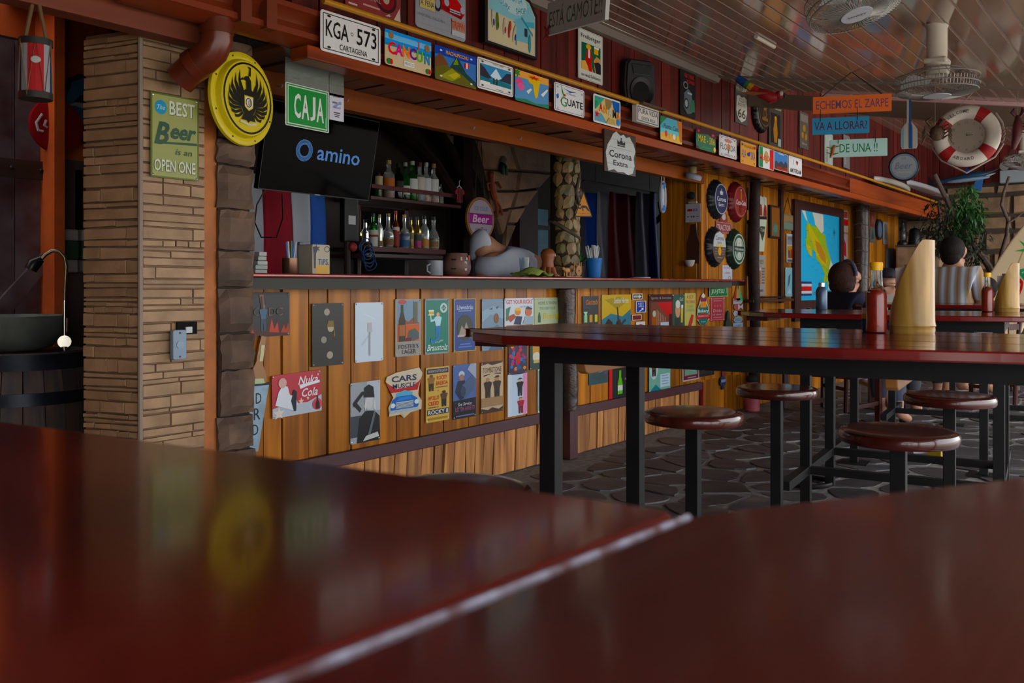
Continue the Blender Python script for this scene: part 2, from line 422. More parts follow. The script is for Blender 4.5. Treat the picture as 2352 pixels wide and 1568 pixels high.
rg = MB(); rg.prism([(YW, zc(YW) - .012), (-.3, zc(-.3) - .012), (-.3, zc(-.3) - .0), (YW, zc(YW))], 6.155, 6.215, 'x'); struct(rg.build('trim_ceiling_joint', M('7c7067', .3), fix=False))
fa = MB(); fa.prism([(YW, zc(YW) - .02), (-.4, zc(-.4) - .02), (-.4, zc(-.4) - .2), (YW, zc(YW) - .12)], 6.78, 6.84, 'x'); struct(fa.build('trim_fascia', mat('beige brown fascia', '#6f5d50', .4), fix=False))
ld = MB(); ld.prism([(YW - .6, zc(YW - .6) - .005), (-.4, zc(-.4) - .005), (-.4, zc(-.4) - .03), (YW - .6, zc(YW - .6) - .03)], 6.745, 6.785, 'x'); struct(ld.build('trim_edge_strip', mat('pale pink edge profile', '#d8b0b4', .25), fix=False))
c2 = struct(MB().box(6.84, 13.3, -1.5, YW + .05, 2.88, 2.93).build('ceiling_far', mat('ceiling gap', '#d0c8be', 0.5), fix=False))
Y = YW
while Y > -.9:
    MB().box(0, 6.4, -.094, 0, -.008, .002).build('strip', ceil_m, c2, loc=(6.86, Y, 2.878), fix=False); Y -= .11
# ---- end of the wood wall, right of the bar
wr = struct(MB().box(6.62, 13.2, 3.13, 3.22, 0, 2.0).build('wall_side', mat('shadow gap 2', '#140b06', .9), fix=False))
boards(wr, 6.62, 7.5, 1.112, 1.98, YB, YB + .028, golden, .12, .2, random.Random(21), .005, .004)
boards(wr, 7.52, 12.6, .0, 1.98, YB, YB + .028, golden, .11, .2, random.Random(22), .006, .006)
jb = struct(MB().box(6.60, 6.625, 3.13, 3.46, 1.11, 1.98).build('wall_return', mat('shadow gap 3', '#140b06', .9), fix=False))
for k in range(3): MB().box(-.012, 0, k * .105 + .003, k * .105 + .102, 1.112, 1.975).build('plank', golden, jb, loc=(6.60, 3.13, 0), fix=False)
tag(MB().tube([(7.50, 3.03, 0), (7.51, 3.02, .7), (7.49, 3.03, 1.3), (7.51, 3.02, 1.97)], [.05, .045, .05, .045], 10).build('post_log', mat('dark bark', '#2e1d18', .7, col2='#1d120f', scale=18, bump=.8, spec=.2), None, True), 'dark crooked log post beside the wall of bottle caps', 'post')
# ---- far end wall: stones below, boards above
wf = struct(MB().box(13.2, 13.35, -2.5, 3.3, 0, 3.0).build('wall_far', mat('far wall mortar', '#463a31', .9, col2='#352b25', scale=8, bump=.3), fix=False))
fst = mat('tan wall stone', '#8f7458', .7, col2='#6e573f', var=.3, scale=6, bump=.5)
rf = random.Random(9); z = 0.0
while z < 2.35:
    h = rf.uniform(.18, .27); y = -1.6 + rf.uniform(-.3, 0)
    while y < 3.2:
        w_ = rf.uniform(.25, .62)
        if z > .55 and y < 3.15:
            b = MB(); c = .02; hh = min(h, 2.38 - z)
            q = [(y + .012 + rf.uniform(0, c), z + .012 + rf.uniform(0, c)), (y + w_ - .012 - rf.uniform(0, c), z + .012 + rf.uniform(0, c)), (y + w_ - .012 - rf.uniform(0, c), z + hh - .012 - rf.uniform(0, c)), (y + .012 + rf.uniform(0, c), z + hh - .012 - rf.uniform(0, c))]
            cy, cz_ = y + w_ / 2, z + hh / 2; q = [(a - cy, e - cz_) for a, e in q]
            v = [(0, *p) for p in q] + [(-.045, p[0] * .93, p[1] * .86) for p in q]
            b.add(v, [(4, 5, 6, 7)] + [(i, (i + 1) % 4, (i + 1) % 4 + 4, i + 4) for i in range(4)]).build('stone', fst, wf, loc=(13.2, cy, cz_), fix=False)
        y += w_
    z += h
y = -1.6
while y < 3.1:
    MB().box(-.03, 0, .004, .176, 2.4, 2.87).build('plank', maroonw, wf, loc=(13.2, y, 0), fix=False); y += .18
# ---- pillar with thin stone cladding
pil = struct(MB().prism([(1.738, 2.915), (1.984, 2.915), (1.984, 3.2), (1.672, 3.163)], 0, 1.95, 'z').build('pillar', mat('pillar mortar', '#765a43', .9, col2='#644c39', scale=20), fix=False))
ven = mat('tan cladding stone', '#a0805e', .6, col2='#86684a', var=.12, scale=10, bump=.35, bscale=50)
def cladding(p0, d, L, seed, parent):
    r = random.Random(seed); z = 0.38; n = Vector((d[1], -d[0], 0)); D = Vector((d[0], d[1], 0)); ang = math.atan2(d[1], d[0])
    while z < 1.93:
        h = r.choice([.016, .018, .024, .03, .034, .045, .05]); x = 0; split = r.random() < .25
        while x < L - .002:
            w_ = min(r.choice([.05, .08, .11, .15, .2, .24]) * (1.0 if h > .02 else 1.3), L - x)
            if L - x - w_ < .02: w_ = L - x
            e = .0022; j = lambda: r.uniform(-.0025, .0025)
            q = [(-w_ / 2 + e, -h / 2 + e + j()), (w_ / 2 - e, -h / 2 + e + j()), (w_ / 2 - e, h / 2 - e + j()), (-w_ / 2 + e, h / 2 - e + j())]
            dp = .007 + r.uniform(0, .004)
            v = [(p[0], 0, p[1]) for p in q] + [(p[0] * .985, -dp, p[1] * .9) for p in q]
            o = MB().add(v, [(4, 5, 6, 7)] + [(i, (i + 1) % 4, (i + 1) % 4 + 4, i + 4) for i in range(4)]).build('stone', ven, parent, fix=False, loc=p0 + D * (x + w_ / 2) + Vector((0, 0, z + h / 2)), rz=ang)
            x += w_
        z += h
cladding(Vector((1.735, 2.914, 0)), (1, 0), .25, 31, pil)
dl = Vector((.066, -.248)).normalized(); cladding(Vector((1.668, 3.162, 0)), (dl[0], dl[1]), .253, 32, pil)
MB().tube([(1.73, 2.908, .5), (1.73, 2.908, 1.95)], .0085, 8).build('corner_bead', M('8a7a6c', .6), pil, True)
tag(MB().box(1.99, 2.05, 2.925, 3.2, 0, 1.95).build('post', mat('orange painted post', '#a8601f', .6, col2='#8f4d18', scale=9, bump=.3), bevel=.006), 'narrow orange painted post between pale pillar and rough stones', 'post')
# ---- rough stone column
sc = struct(MB().box(2.055, 2.2, 2.93, 3.15, 0, 2.0).build('column_stone', mat('column core', '#2b211b', .9), fix=False))
rough = mat('rough brown stone', '#6a5240', .8, col2='#4a3a31', var=.25, scale=7, bump=.9, wear='8a7866')
r6 = random.Random(6)
ys = [1160, 1035, 955, 850, 765, 660, 575, 480, 380, 320, 210, 120, 20]
for k in range(len(ys) - 1):
    z0 = PY(540, ys[k], 2.9).z; z1 = PY(540, ys[k + 1], 2.9).z; z0 = max(z0, .3)
    b = MB(); x0, x1 = 2.048 + r6.uniform(-.012, .012), 2.208 + r6.uniform(-.008, .008); n = 5; vs = []; fs = []
    for i in range(n + 1):
        for j in range(n + 1):
            u, v = i / n, j / n; ed = min(u, 1 - u, v, 1 - v)
            vs.append((x0 + (x1 - x0) * u + r6.uniform(-.004, .004), -.004 - min(ed * 5, 1) * .022 - r6.uniform(0, .009), z0 + .004 + (z1 - z0 - .008) * v + r6.uniform(-.003, .003)))
    for i in range(n):
        for j in range(n): a = i * (n + 1) + j; fs.append((a, a + n + 1, a + n + 2, a + 1))
    q = len(vs); rim = [i * (n + 1) for i in range(n)] + [n * (n + 1) + j for j in range(n)] + [i * (n + 1) + n for i in range(n, 0, -1)] + [j for j in range(n, 0, -1)]
    vs += [(vs[i][0], .08, vs[i][2]) for i in rim]
    fs += [(rim[i], q + i, q + (i + 1) % len(rim), rim[(i + 1) % len(rim)]) for i in range(len(rim))]
    b.add(vs, fs).build('stone', rough, sc, loc=(0, 2.92, 0), fix=True)
# ---- beam and downpipe at the left
lb = struct(MB().box(-.5, 2.0, 2.80, 2.88, 1.912, 2.12).build('beam_left', rustbeam, fix=False, bevel=.004))
dp = thing('downpipe', 'brown downpipe elbow bending beside the yellow disc sign', 'pipe', (1.885, 2.72, 1.98))
pm = mat('brown drain pipe', '#6e2c14', .28, col2='#57200f', scale=6)
MB().tube([(.02, 0, .03), (.02, 0, -.07), (.015, .015, -.1), (0, .04, -.125), (-.025, .09, -.165), (-.045, .125, -.2)], .054, 18).build('elbow', pm, dp, True)
MB().tube([(.02, 0, -.0), (.02, 0, -.045)], .058, 18).build('collar', pm, dp, True)
MB().tube([(-.012, .06, -.14), (-.026, .085, -.158)], .058, 18).build('collar', pm, dp, True)
# ---- recess at the left: orange wall with the dark doors
pl_ = struct(MB().box(PY(125, 500, 4.98).x, PY(149, 500, 4.98).x, 4.98, 5.2, 0, 2.6).build('pilaster', mat('orange plaster', '#c85a18', .7, col2='#b04a12', scale=5, bump=.15), fix=False))
wl = struct(MB().box(-2.75, 3.05, 5.2, 5.35, 0, 4.2).build('wall_left', mat('orange plaster', '#c85a18', .7, col2='#b04a12', scale=5, bump=.15), fix=False))  # extended out of view to keep sky out of the table reflections
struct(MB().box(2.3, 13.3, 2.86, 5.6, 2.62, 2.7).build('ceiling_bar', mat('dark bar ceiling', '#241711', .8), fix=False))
struct(MB().box(-2.75, 2.3, 2.86, 4.4, 2.62, 2.7).build('ceiling_recess', mat('dark bar ceiling', '#241711', .8), fix=False))  # stops short: an invented opening lets skylight into the recess
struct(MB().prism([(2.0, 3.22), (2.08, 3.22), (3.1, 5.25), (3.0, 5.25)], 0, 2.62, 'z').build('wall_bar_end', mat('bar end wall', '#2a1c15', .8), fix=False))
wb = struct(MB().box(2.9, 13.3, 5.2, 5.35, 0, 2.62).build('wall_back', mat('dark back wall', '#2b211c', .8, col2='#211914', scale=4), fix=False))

# the building goes on behind the camera; daylight comes in along the open street side
struct(MB().box(-2.75, -2.6, -1.2, 2.9, 0, 2.8).build('wall_behind', mat('plain brown wall', '#6a5544', .8), fix=False))
struct(MB().box(-1.75, 1.6, 2.86, 3.0, 2.1, 2.8).build('wall_over_recess', maroonw, fix=False))
struct(MB().box(-2.75, -2.6, 2.9, 5.4, 0, 4.2).build('light_block_recess_end', mat('plain brown wall', '#6a5544', .8), fix=False))  # unseen wall added to cut the skylight on the pillar's left face
struct(MB().box(2.3, 13.5, -1.6, 5.7, 3.0, 3.05).build('sun_block_roof', mat('roof sheet', '#5a4a40', .7), fix=False))  # unseen slab added to stop sun leaking between the ceilings
struct(MB().box(-2.8, 2.3, -1.6, 4.4, 3.0, 3.05).build('sun_block_roof_recess', mat('roof sheet', '#5a4a40', .7), fix=False))  # unseen sun block, cut short for the skylight over the recess
struct(MB().box(-2.8, 2.3, 4.3, 4.4, 2.6, 4.2).build('sun_block_wall', mat('plain brown wall', '#6a5544', .8), fix=False))  # unseen, added to keep direct sun out of the recess opening
# ================================================================ TABLES AND STOOLS
PHI = math.atan2(.1150, .9933)
def NT(n, t, z=0): return Vector((n * math.cos(PHI) + t * math.sin(PHI), n * math.sin(PHI) - t * math.cos(PHI), z))
ZT = .932
black = mat('black painted steel', '#0e0e0f', .5, col2='#131314', scale=8, spec=.22)
tan = wood('raw tan brace wood', '#a8763f', '#8a5c2c', .5, 'x', .05, 9, .08)
def table(name, label, dn, dt, tl, tr_, group):
    """long plank table on a black steel frame; local x runs along n, local y along -t"""
    o = thing(name, label, 'table', NT(2.39 + dn, -.5 + dt), PHI, group)
    def lc(n, t): return (n - 2.39, -t - .5)
    def fr(t): return 1.985 + .05 * math.cos((t + .6) * 3.3) * -1 + (max(0, -1.2 - t) ** 2) * 3.0
    ts = [-1.49 + i * (1.49 + tr_ + .15) / 14 for i in range(15)]
    cuts = [None, 2.27, 2.545, None]
    for k in range(3):
        te = [-1.49, -1.455, -1.44][k]
        lo = [(fr(t) if k == 0 else cuts[k] + .0015, max(t, te)) for t in ts]
        hi = [(cuts[k + 1] - .0015 if k < 2 else 2.78 + .03 * math.cos((t + .7) * 4), max(t, te)) for t in reversed(ts)]
        poly = [lc(*p) for p in lo + hi]
        q = []
        for p in poly:
            if not q or abs(p[0] - q[-1][0]) + abs(p[1] - q[-1][1]) > .004: q.append(p)
        MB().prism(q, ZT - .024, ZT, 'z').build('plank', redtop, o, bevel=.004)
    for t in (tl, tr_):
        for n in (2.1, 2.67): x, y = lc(n, t); MB().box(x - .023, x + .023, y - .023, y + .023, .002, ZT - .026).build('leg', black, o, bevel=.002)
        x, y = lc(2.39, t); MB().box(-.7, .7, y - .02, y + .02, .165, .205).build('cross_rail', black, o)
        MB().box(-.29, .28, y - .022, y + .022, .862, ZT - .025).build('end_apron', black, o)
    y0, y1 = -tr_ - .5, -tl - .5
    for n in (2.1, 2.67):
        x = n - 2.39
        MB().box(x - .024, x + .024, y0, y1, .860, ZT - .025).build('apron', black, o)
        MB().box(x - .018, x + .018, y0 + .02, y1 - .02, .168, .203).build('rail', black, o)
    for t in (tl + .035, -.295):
        y = -t - .5; pr = [(-.19, .905), (-.19, .85), (-.18, .828), (-.16, .82), (.2, .82), (.2, .905)]
        MB().prism(pr, y - .014, y + .014).build('brace', tan, o, bevel=.003)
    MB().box(-.16, .35, .83, .93, .884, ZT - .025).build('batten', maroonp, o)
    MB().box(-.15, .35, .823, .829, .884, ZT - .025).build('batten_edge', tan, o)
    return o
tg = 'long plank tables across the bar'
table('plank_table', 'long red plank table carrying the nearer sauce bottle and bamboo holder', 0, 0, -1.11, .35, tg)
table('plank_table', 'second red plank table behind, with smaller-looking sauce bottle on it', 2.33, .14, -1.11, -.30, tg)
table('plank_table', 'third red plank table in front of the striped-shirt boy', 4.75, .2, -1.11, -.1, tg)
# the table the camera rests over: two tops butted together
def poly_table(name, label, pts, legs, seam=None):
    c = NT(.2, -.4) if seam is None else NT(.3, .3)
    o = thing(name, label, 'table', (c.x, c.y, 0), 0)
    q = [(NT(n, t) - c) for t, n in pts]
    MB().prism([(p.x, p.y) for p in q], ZT - .03, ZT, 'z').build('table_top', nearred, o, bevel=.005, seg=3)
    for t, n in legs:
        p = NT(n, t) - c; MB().box(p.x - .025, p.x + .025, p.y - .025, p.y + .025, .0, ZT - .031).build('leg', black, o)
    return o
nearred = mat('worn red varnish', '#5a1511', .17, col2='#3f0d0b', scale=3.2, stretch=(1, 1, 1), coat=.5, bump=.02, bscale=6, wear='4a1611')
o = poly_table('plank_table', 'blurred red table top filling the front, its seam running away', [(-1.6, .496), (-1.6, -.4), (-.322, -.4), (-.223, .2), (-.1795, .465), (-.1775, .485), (-.187, .494), (-.22, .497), (-.5, .497)], [(-1.5, .4), (-1.5, -.3), (-.4, .4), (-.4, -.3)])
sm = [(-.3185, -.4), (-.2195, .2), (-.1755, .468), (-.172, .489)]
seam = MB().tube([NT(n, t, ZT - .0035) - o.location for t, n in sm], .0036, 6).build('worn_edge', mat('worn pale edge', '#9494a6', .6, col2='#5c3a3a', scale=60), o)
poly_table('plank_table', 'angled red table end joined at the worn pale seam', [(-.315, -.4), (-.216, .2), (-.1725, .465), (-.1685, .488), (-.158, .507), (.5, 1.37), (1.15, .8), (.75, -.4)], [(.4, 1.0), (.9, .75), (.6, -.25), (-.05, -.25)], 1)
# stools
seatm = wood('brown red seat wood', '#44140d', '#300d09', .2, 'x', .06, 7, .05, coat=.5)
def stool(label, n, t):
    o = thing('round_stool', label, 'stool', NT(n, t), PHI, 'round stools at the plank tables')
    if not stool.m:
        r = .168
        se = MB().lathe([(r - .03, .590), (r - .004, .593), (r, .600), (r + .001, .618), (r - .003, .627), (r - .012, .631), (r - .03, .632), (.02, .631)], 40).build('seat', seatm, o, True)
        po = MB().box(-.022, .022, -.022, .022, .006, .588).build('post', black, o, bevel=.002)
        ba = MB().box(-.08, .08, -.08, .08, 0, .006).build('base_plate', black, o)
        pl = MB().box(-.07, .07, -.07, .07, .584, .590).build('top_plate', black, o)
        stool.m = [se, po, ba, pl]
    else:
        for p in stool.m: share(p, o)
    return o
stool.m = None
stool('round red-brown stool closest, with scratched steel post', 2.92, -.37)
stool('round stool in front of the lower wall slats', 2.99, -1.03)
stool('round stool mirroring the blue map on its seat', 3.88, -.97)
stool('round stool with white specks on its seat', 3.96, -.315)
stool('round stool half hidden behind the front table edge', 1.60, -1.08)
stool('round stool tucked past the second plank table, by the wooden chairs', 5.72, -.97)
stool('round stool past the second plank table, near the open side', 5.70, -.28)
p = PZ(1852, 1103, .02)
tag(MB().tube([(.125 * math.cos(a * PI / 14), .125 * math.sin(a * PI / 14), 0) for a in range(28)], .012, 8, True).build('metal_hoop', black, None, True, loc=(p.x, p.y, .014)), 'dark metal ring lying on the flagstones under the tables', 'hoop')
# ---- things on the tables
glass = mat('clear bottle glass', '#f2f4f2', .05, trans=1.0, ior=1.3)
sauce = mat('red hot sauce', '#a82c12', .35, col2='#8a1f0c', scale=40)
yell = M('e2a90c', .4)
def sauce_bottle(label, px, py, k=1.0):
    p = PZ(px, py, ZT); o = thing('sauce_bottle', label, 'bottle', (p.x, p.y, ZT), 0, 'sauce bottles on the tables')
    MB().lathe([(.005, .003), (.025, .003), (.0262, .01), (.0262, .1), (.0245, .108), (.02, .117), (.012, .1175)], 28).build('sauce', sauce, o, True)
    MB().lathe([(.022, 0), (.0268, .004), (.0268, .1), (.0255, .108), (.0215, .118), (.0165, .13), (.0152, .15), (.0148, .172), (.013, .172), (.0135, .13), (.019, .118), (.0262, .1095)], 28).build('glass', glass, o, True)
    MB().lathe([(.0165, .170), (.0168, .188), (.0155, .192), (.003, .1925)], 24).build('cap', yell, o, True)
    return o
sauce_bottle('near hot sauce bottle with yellow cap beside the large bamboo holder', 2013, 764)
sauce_bottle('farther hot sauce bottle with yellow cap beside the smaller-looking bamboo holder', 2268, 716)
bam = mat('pale bamboo', '#a8843c', .4, col2='#85601f', scale=10, stretch=(4, 4, .35), bump=.1, wear='6b4a1e')
def bamboo(label, px, py, s):
    p = PZ(px, py, ZT); o = thing('bamboo_holder', label, 'napkin holder', (p.x, p.y, ZT), facecam(p), 'bamboo napkin holders on the tables')
    v = []; n = 40; rows = [0, .012, .02, .026, .036, .06]
    def top(x, y): return max(.04, max(-1, .156 + 2.0 * x) - .924 * y)
    R0 = .058
    for (z, rr) in [(0, .97), (.008, 1.0), (.016, .985), (.02, 1.03), (.026, 1.0), (.034, .985)]:
        for j in range(n): a = 2 * PI * j / n; v.append((R0 * rr * math.cos(a), R0 * rr * math.sin(a), z))
    for k in range(1, 5):
        for j in range(n):
            a = 2 * PI * j / n; x, y = R0 * .975 * math.cos(a), R0 * .975 * math.sin(a); zt = min(.25 + .03 * max(0, .03 - abs(x - .035)), top(x, y)); v.append((x, y, .036 + (zt - .036) * k / 4))
    for k in range(4, 0, -1):
        for j in range(n):
            a = 2 * PI * j / n; x, y = R0 * .975 * math.cos(a), R0 * .975 * math.sin(a); zt = min(.25 + .03 * max(0, .03 - abs(x - .035)), top(x, y)); v.append((x * .87, y * .87, .03 + (zt - .03) * k / 4))
    m = len(v) // n; f = [(i * n + j, i * n + (j + 1) % n, (i + 1) * n + (j + 1) % n, (i + 1) * n + j) for i in range(m - 1) for j in range(n)]
    f += [list(range(n))]
    b = MB(); b.add([(x * s, y * s, z * s) for x, y, z in v], f); b.build('tube', bam, o, True)
    for k in range(3):
        mm = tr(-.02 + k * .011, .004 + k * .012, 0) @ rot('Y', -2 + 3 * k)
        MB().box(-.017, .017, -.0045, .0045, .035, .178 + .009 * k, mm).build('napkin', M('d9dade', .8), o, bevel=.003)
    return o
bamboo('large slant-cut bamboo napkin holder in front of the boy', 2095, 764, 1.0)
bamboo('smaller-looking slant-cut bamboo napkin holder near the surfboard', 2313, 716, .95)
def bottle(name, label, loc, prof, gm, capm, caph, labels=(), fill=None, n=18, group=None, rz=0):
    o = thing(name, label, 'bottle', loc, rz, group)
    MB().lathe(prof, n).build('body', gm, o, True)
    r, z = prof[-1]
    if capm: MB().lathe([(r * 1.15, z - .002), (r * 1.15, z + caph), (r * .9, z + caph + .002)], n).build('cap', capm, o, True)
    for (z0, z1, rr, c) in labels: MB().lathe([(rr, z0), (rr, z1)], n).build('label', M(c, .6), o, True)
    if fill: MB().lathe(fill[0], n).build('liquid', fill[1], o, True)
    return o
p = PZ(2042, 763, ZT) + Vector((.03, .06, 0))
bottle('seasoning_bottle', 'small blue and white labelled bottle half hidden between sauce and bamboo', (p.x, p.y, ZT), [(.018, 0), (.02, .004), (.02, .07), (.012, .085), (.012, .1)], M('2b4a86', .3), M('dedede', .4), .012, [(.015, .035, .0205, '2f55a0'), (.036, .05, .0205, 'd9a520'), (.05, .066, .0205, 'e8e8e8')])
p = PZ(1887, 711, ZT)
bottle('water_bottle', 'slim dark steel water bottle beside the woman in navy', (p.x, p.y, ZT), [(.028, 0), (.03, .004), (.03, .1), (.022, .118), (.014, .125)], mat('grey blue steel', '#46566a', .35, .4), M('b8bcc0', .3, .8), .018)
# ================================================================ SIGNS ON THE EAVE
ge = 'number plates along the eave'
Yp = YF - .004
W_, K_ = 'd8d8da', '151515'
def plate(label, box, base, art, rr=.012, **k): return sign('license_plate', label, 'plate', box, Yp, base, art, rr, .003, group=ge, **k)
def holes(c='3a3a3a'): return ('m', [E(.13, .88, .03, .03, c, 8), E(.87, .88, .03, .03, c, 8), E(.13, .12, .03, .03, c, 8), E(.87, .12, .03, .03, c, 8)])
plate('white plate with large black KGA 573 and CARTAGENA lettering', (735, 873, 20, 115), 'd6d6d8', [FRAME(.035, .012, K_, .06, .022), T('KGA', .265, .585, .42, K_, .37, b=.012), T('573', .755, .585, .42, K_, .34, b=.012), E(.505, .6, .022, .045, '555', 12), E(.505, .6, .014, .028, 'd6d6d8', 12), T('CARTAGENA', .53, .2, .14, K_, .46), holes('22201f')])
plate('beach plate with coloured CANCUN letters and flamingos', (883, 989, 65, 146), 'c9b48e', [R(.0, .62, 1, 1, '3d8fd0'), R(0, .74, 1, .9, '7fb6e0'), R(0, .55, 1, .63, '1f7f9c'), T('C', .14, .5, .36, 'd0351c', .16, b=.03), T('A', .29, .5, .34, 'c02a86', .16, b=.03), T('N', .44, .5, .34, 'e07a10', .15, b=.03), T('C', .59, .5, .34, '6a2b86', .15, b=.03), T('U', .74, .48, .34, '6aa51e', .14, b=.03), T('N', .9, .46, .32, '2f86c0', .12, b=.03), ('m', [P([(.69, .66), (.71, .85), (.68, .9), (.73, .9), (.725, .66)], 'd8574a')]), E(.12, .85, .05, .1, '8a6f52'), E(.9, .78, .055, .11, '8a6f52'), R(.39, .09, .61, .23, 'e4e4e0'), T('MEXICO', .5, .16, .08, '2b3a70', .19), E(.08, .1, .05, .08, '2f7a3c'), E(.12, .1, .03, .08, 'b52a2a'), E(.92, .1, .05, .08, '2f7a3c'), E(.95, .1, .03, .08, 'b52a2a')])
plate('mountain plate lettered MACHUPICCHU with green terraces', (998, 1092, 102, 180), '2f6fb8', [R(0, .75, 1, 1, '24479c'), P([(0, .1), (0, .62), (.12, .8), (.22, .68), (.3, .55), (.3, .1)], '6b4630'), P([(.3, .35), (.5, .8), (.58, .74), (.75, .4), (1, .2), (1, 0), (.2, 0)], '1f3a3a'), P([(0, 0), (0, .35), (.25, .5), (.6, .36), (1, .06), (1, 0)], '5d5a1c'), P([(.1, .1), (.4, .44), (.62, .25), (.4, .05)], '8a8a24'), P([(.3, .2), (.5, .35), (.6, .3), (.45, .12)], 'b0a83a'), P([(.42, .55), (.5, .79), (.56, .6)], '6f8a2c'), T('MACHUPICCHU', .52, .87, .11, 'e0a030', .55, b=.02), R(.71, .55, .81, .72, 'c33'), R(.745, .55, .775, .72, 'eee'), holes('c9c9d8')])
plate('white edged plate picturing snowy peaks over a blue lake', (1095, 1178, 129, 201), 'dcdcdc', [FRAME(.03, .01, '222', .05, .015), R(.07, .24, .93, .82, '4f86b0'), P([(.07, .45), (.07, .8), (.2, .7), (.38, .42), (.07, .3)], '2e2a38'), P([(.93, .4), (.93, .75), (.8, .72), (.6, .42)], '2b2f3d'), P([(.35, .5), (.5, .78), (.66, .5), (.5, .4)], 'cfe0ee'), P([(.07, .24), (.07, .42), (.4, .36), (.55, .42), (.93, .36), (.93, .24)], '1d6f7c'), FIG(.44, .24, .22, '222', '333', '222'), FIG(.52, .24, .22, '222', '4a3a2a', '222'), T('CUSCO - PERU', .55, .9, .05, K_, .3), R(.07, .18, .33, .27, 'e8e8e8'), T('----------', .6, .1, .02, '333', .2), holes()])
plate('blue plate with a yellow peninsula map, flamingos and gulls', (1182, 1259, 158, 229), '4f8fc4', [R(0, .78, 1, 1, 'd9a66a'), P([(.35, .9), (.75, .9), (.7, .6), (.66, .3), (.6, .22), (.56, .35), (.52, .65), (.4, .7)], 'd2b53a'), E(.12, .62, .1, .13, 'd0608c'), E(.16, .48, .1, .12, 'd8709c'), P([(.32, .38), (.45, .52), (.48, .48), (.38, .3)], 'd8dee2'), P([(.75, .4), (.95, .65), (.97, .6), (.82, .34)], 'e2e6ea'), P([(0, .06), (.3, .12), (.6, .05), (1, .14), (1, 0), (0, 0)], '3a7a5c'), STAR(.55, .88, .22, .08, 'b8452a', 7), STAR(.06, .9, .1, .16, '3f7a3a', 6)])
plate('white plate lettered GUATE with a green quetzal bird', (1272, 1341, 187, 252), 'd8dade', [FRAME(.025, .01, '3a3f66', .04, .015), T('UATE', .68, .4, .26, '1c1c22', .52, b=.02), T('G', .3, .38, .34, '2f7a3a', .2), P([(.22, .95), (.3, .66), (.36, .6), (.3, .55), (.24, .72)], '2f8a3c'), E(.33, .62, .03, .04, 'b52a2a'), P([(.3, .86), (.5, .82), (.75, .84), (.55, .78), (.5, .74), (.46, .79)], '3a5fa0'), T('CENTROAMERICA', .53, .7, .04, '3a3f66', .32), P([(.06, .55), (.12, .62), (.14, .48), (.08, .42)], '3a6fc0'), T('10', .1, .85, .08, '222'), T('10', .9, .82, .08, '222'), T('21', .1, .1, .08, '222'), T('21', .9, .1, .08, '222')])
plate('bright plate with PANAMA in coloured letters over foliage', (1362, 1424, 214, 279), 'd9dce0', [R(.04, .06, .96, .94, 'c9b98a'), P([(.04, .94), (.4, .94), (.1, .5), (.04, .5)], '4f9a8c'), P([(.4, .94), (.7, .94), (.6, .6), (.45, .55)], '8a7a5a'), P([(.66, .94), (.96, .94), (.96, .55), (.75, .6)], '2f5fa8'), P([(.04, .06), (.5, .06), (.3, .35), (.04, .4)], '6f9ab0'), STAR(.12, .3, .09, .14, 'c23a2a'), T('P', .1, .62, .3, '2f8a5c', .1, b=.02), T('A', .26, .58, .3, 'c23a3a', .12, b=.02), T('N', .42, .54, .3, 'd8902a', .12, b=.02), T('A', .59, .5, .3, 'c8c8c8', .13, b=.02), T('M', .76, .47, .3, '2a2a2a', .13, b=.02), T('A', .91, .45, .3, 'd8782a', .11, b=.02), E(.9, .2, .07, .12, '4f86c0'), P([(.45, .06), (.55, .3), (.75, .25), (.8, .06)], 'b8a070')])
pv = sign('wall_block', 'thick grey block lettered PURA VIDA COSTA RICA under the speaker', 'sign', (1452, 1503, 240, 279), Yp - .01, 'cfcbc2', [FRAME(.03, .03, '5d6672', .06, .06), T('PURA VIDA', .51, .68, .3, '2b3350', .86), T('COSTA RICA', .52, .27, .2, '2b3350', .62)], .004, .03)
plate('turquoise beach plate with script Punta Cana and drinks', (1516, 1565, 265, 319), '4fa8c0', [R(0, .3, 1, .5, '7cc4cc'), P([(0, 0), (0, .32), (.5, .26), (1, .34), (1, 0)], 'd8b070'), T('Punta Cana', .52, .62, .2, '223', .75, sh=.3), P([(.78, 1), (1, 1), (1, .1), (.9, .1)], 'b8763a'), P([(0, 1), (.3, 1), (.05, .7), (0, .6)], '3a7a4a'), E(.25, .3, .06, .14, 'd0552a'), E(.45, .25, .06, .14, 'e0a83a'), E(.62, .24, .07, .12, 'e8e0d0'), E(.78, .22, .06, .12, 'd8c03a')])
plate('green plate with yellow lettering MAE - 506', (1598, 1643, 291, 340), '1f6a4a', [P([(0, .7), (0, 1), (1, 1), (1, .62), (.6, .8)], '3a1a1c'), P([(0, 0), (0, .2), (.2, 0)], '4a1c1c'), STAR(.12, .86, .1, .1, 'b0405a', 6), STAR(.85, .82, .1, .1, 'c05070', 6), T('MAE - 506', .52, .52, .34, 'c9b52a', .84, b=.01), R(.3, .12, .72, .17, '3a8a5c'), E(.93, .16, .06, .12, 'd8c83a')])
plate('white plate lettered FLORIDA with an orange in the middle', (1651, 1691, 308, 356), 'd4d6da', [FRAME(.03, .012, '555', .05, .018), T('FLORIDA', .5, .48, .3, '35403a', .86), E(.5, .8, .22, .09, 'b8857a'), E(.52, .52, .07, .16, 'd07f4a'), R(.49, .2, .54, .42, '4a8a5a'), T('SUNSHINE STATE', .5, .12, .06, '555', .5), holes()])
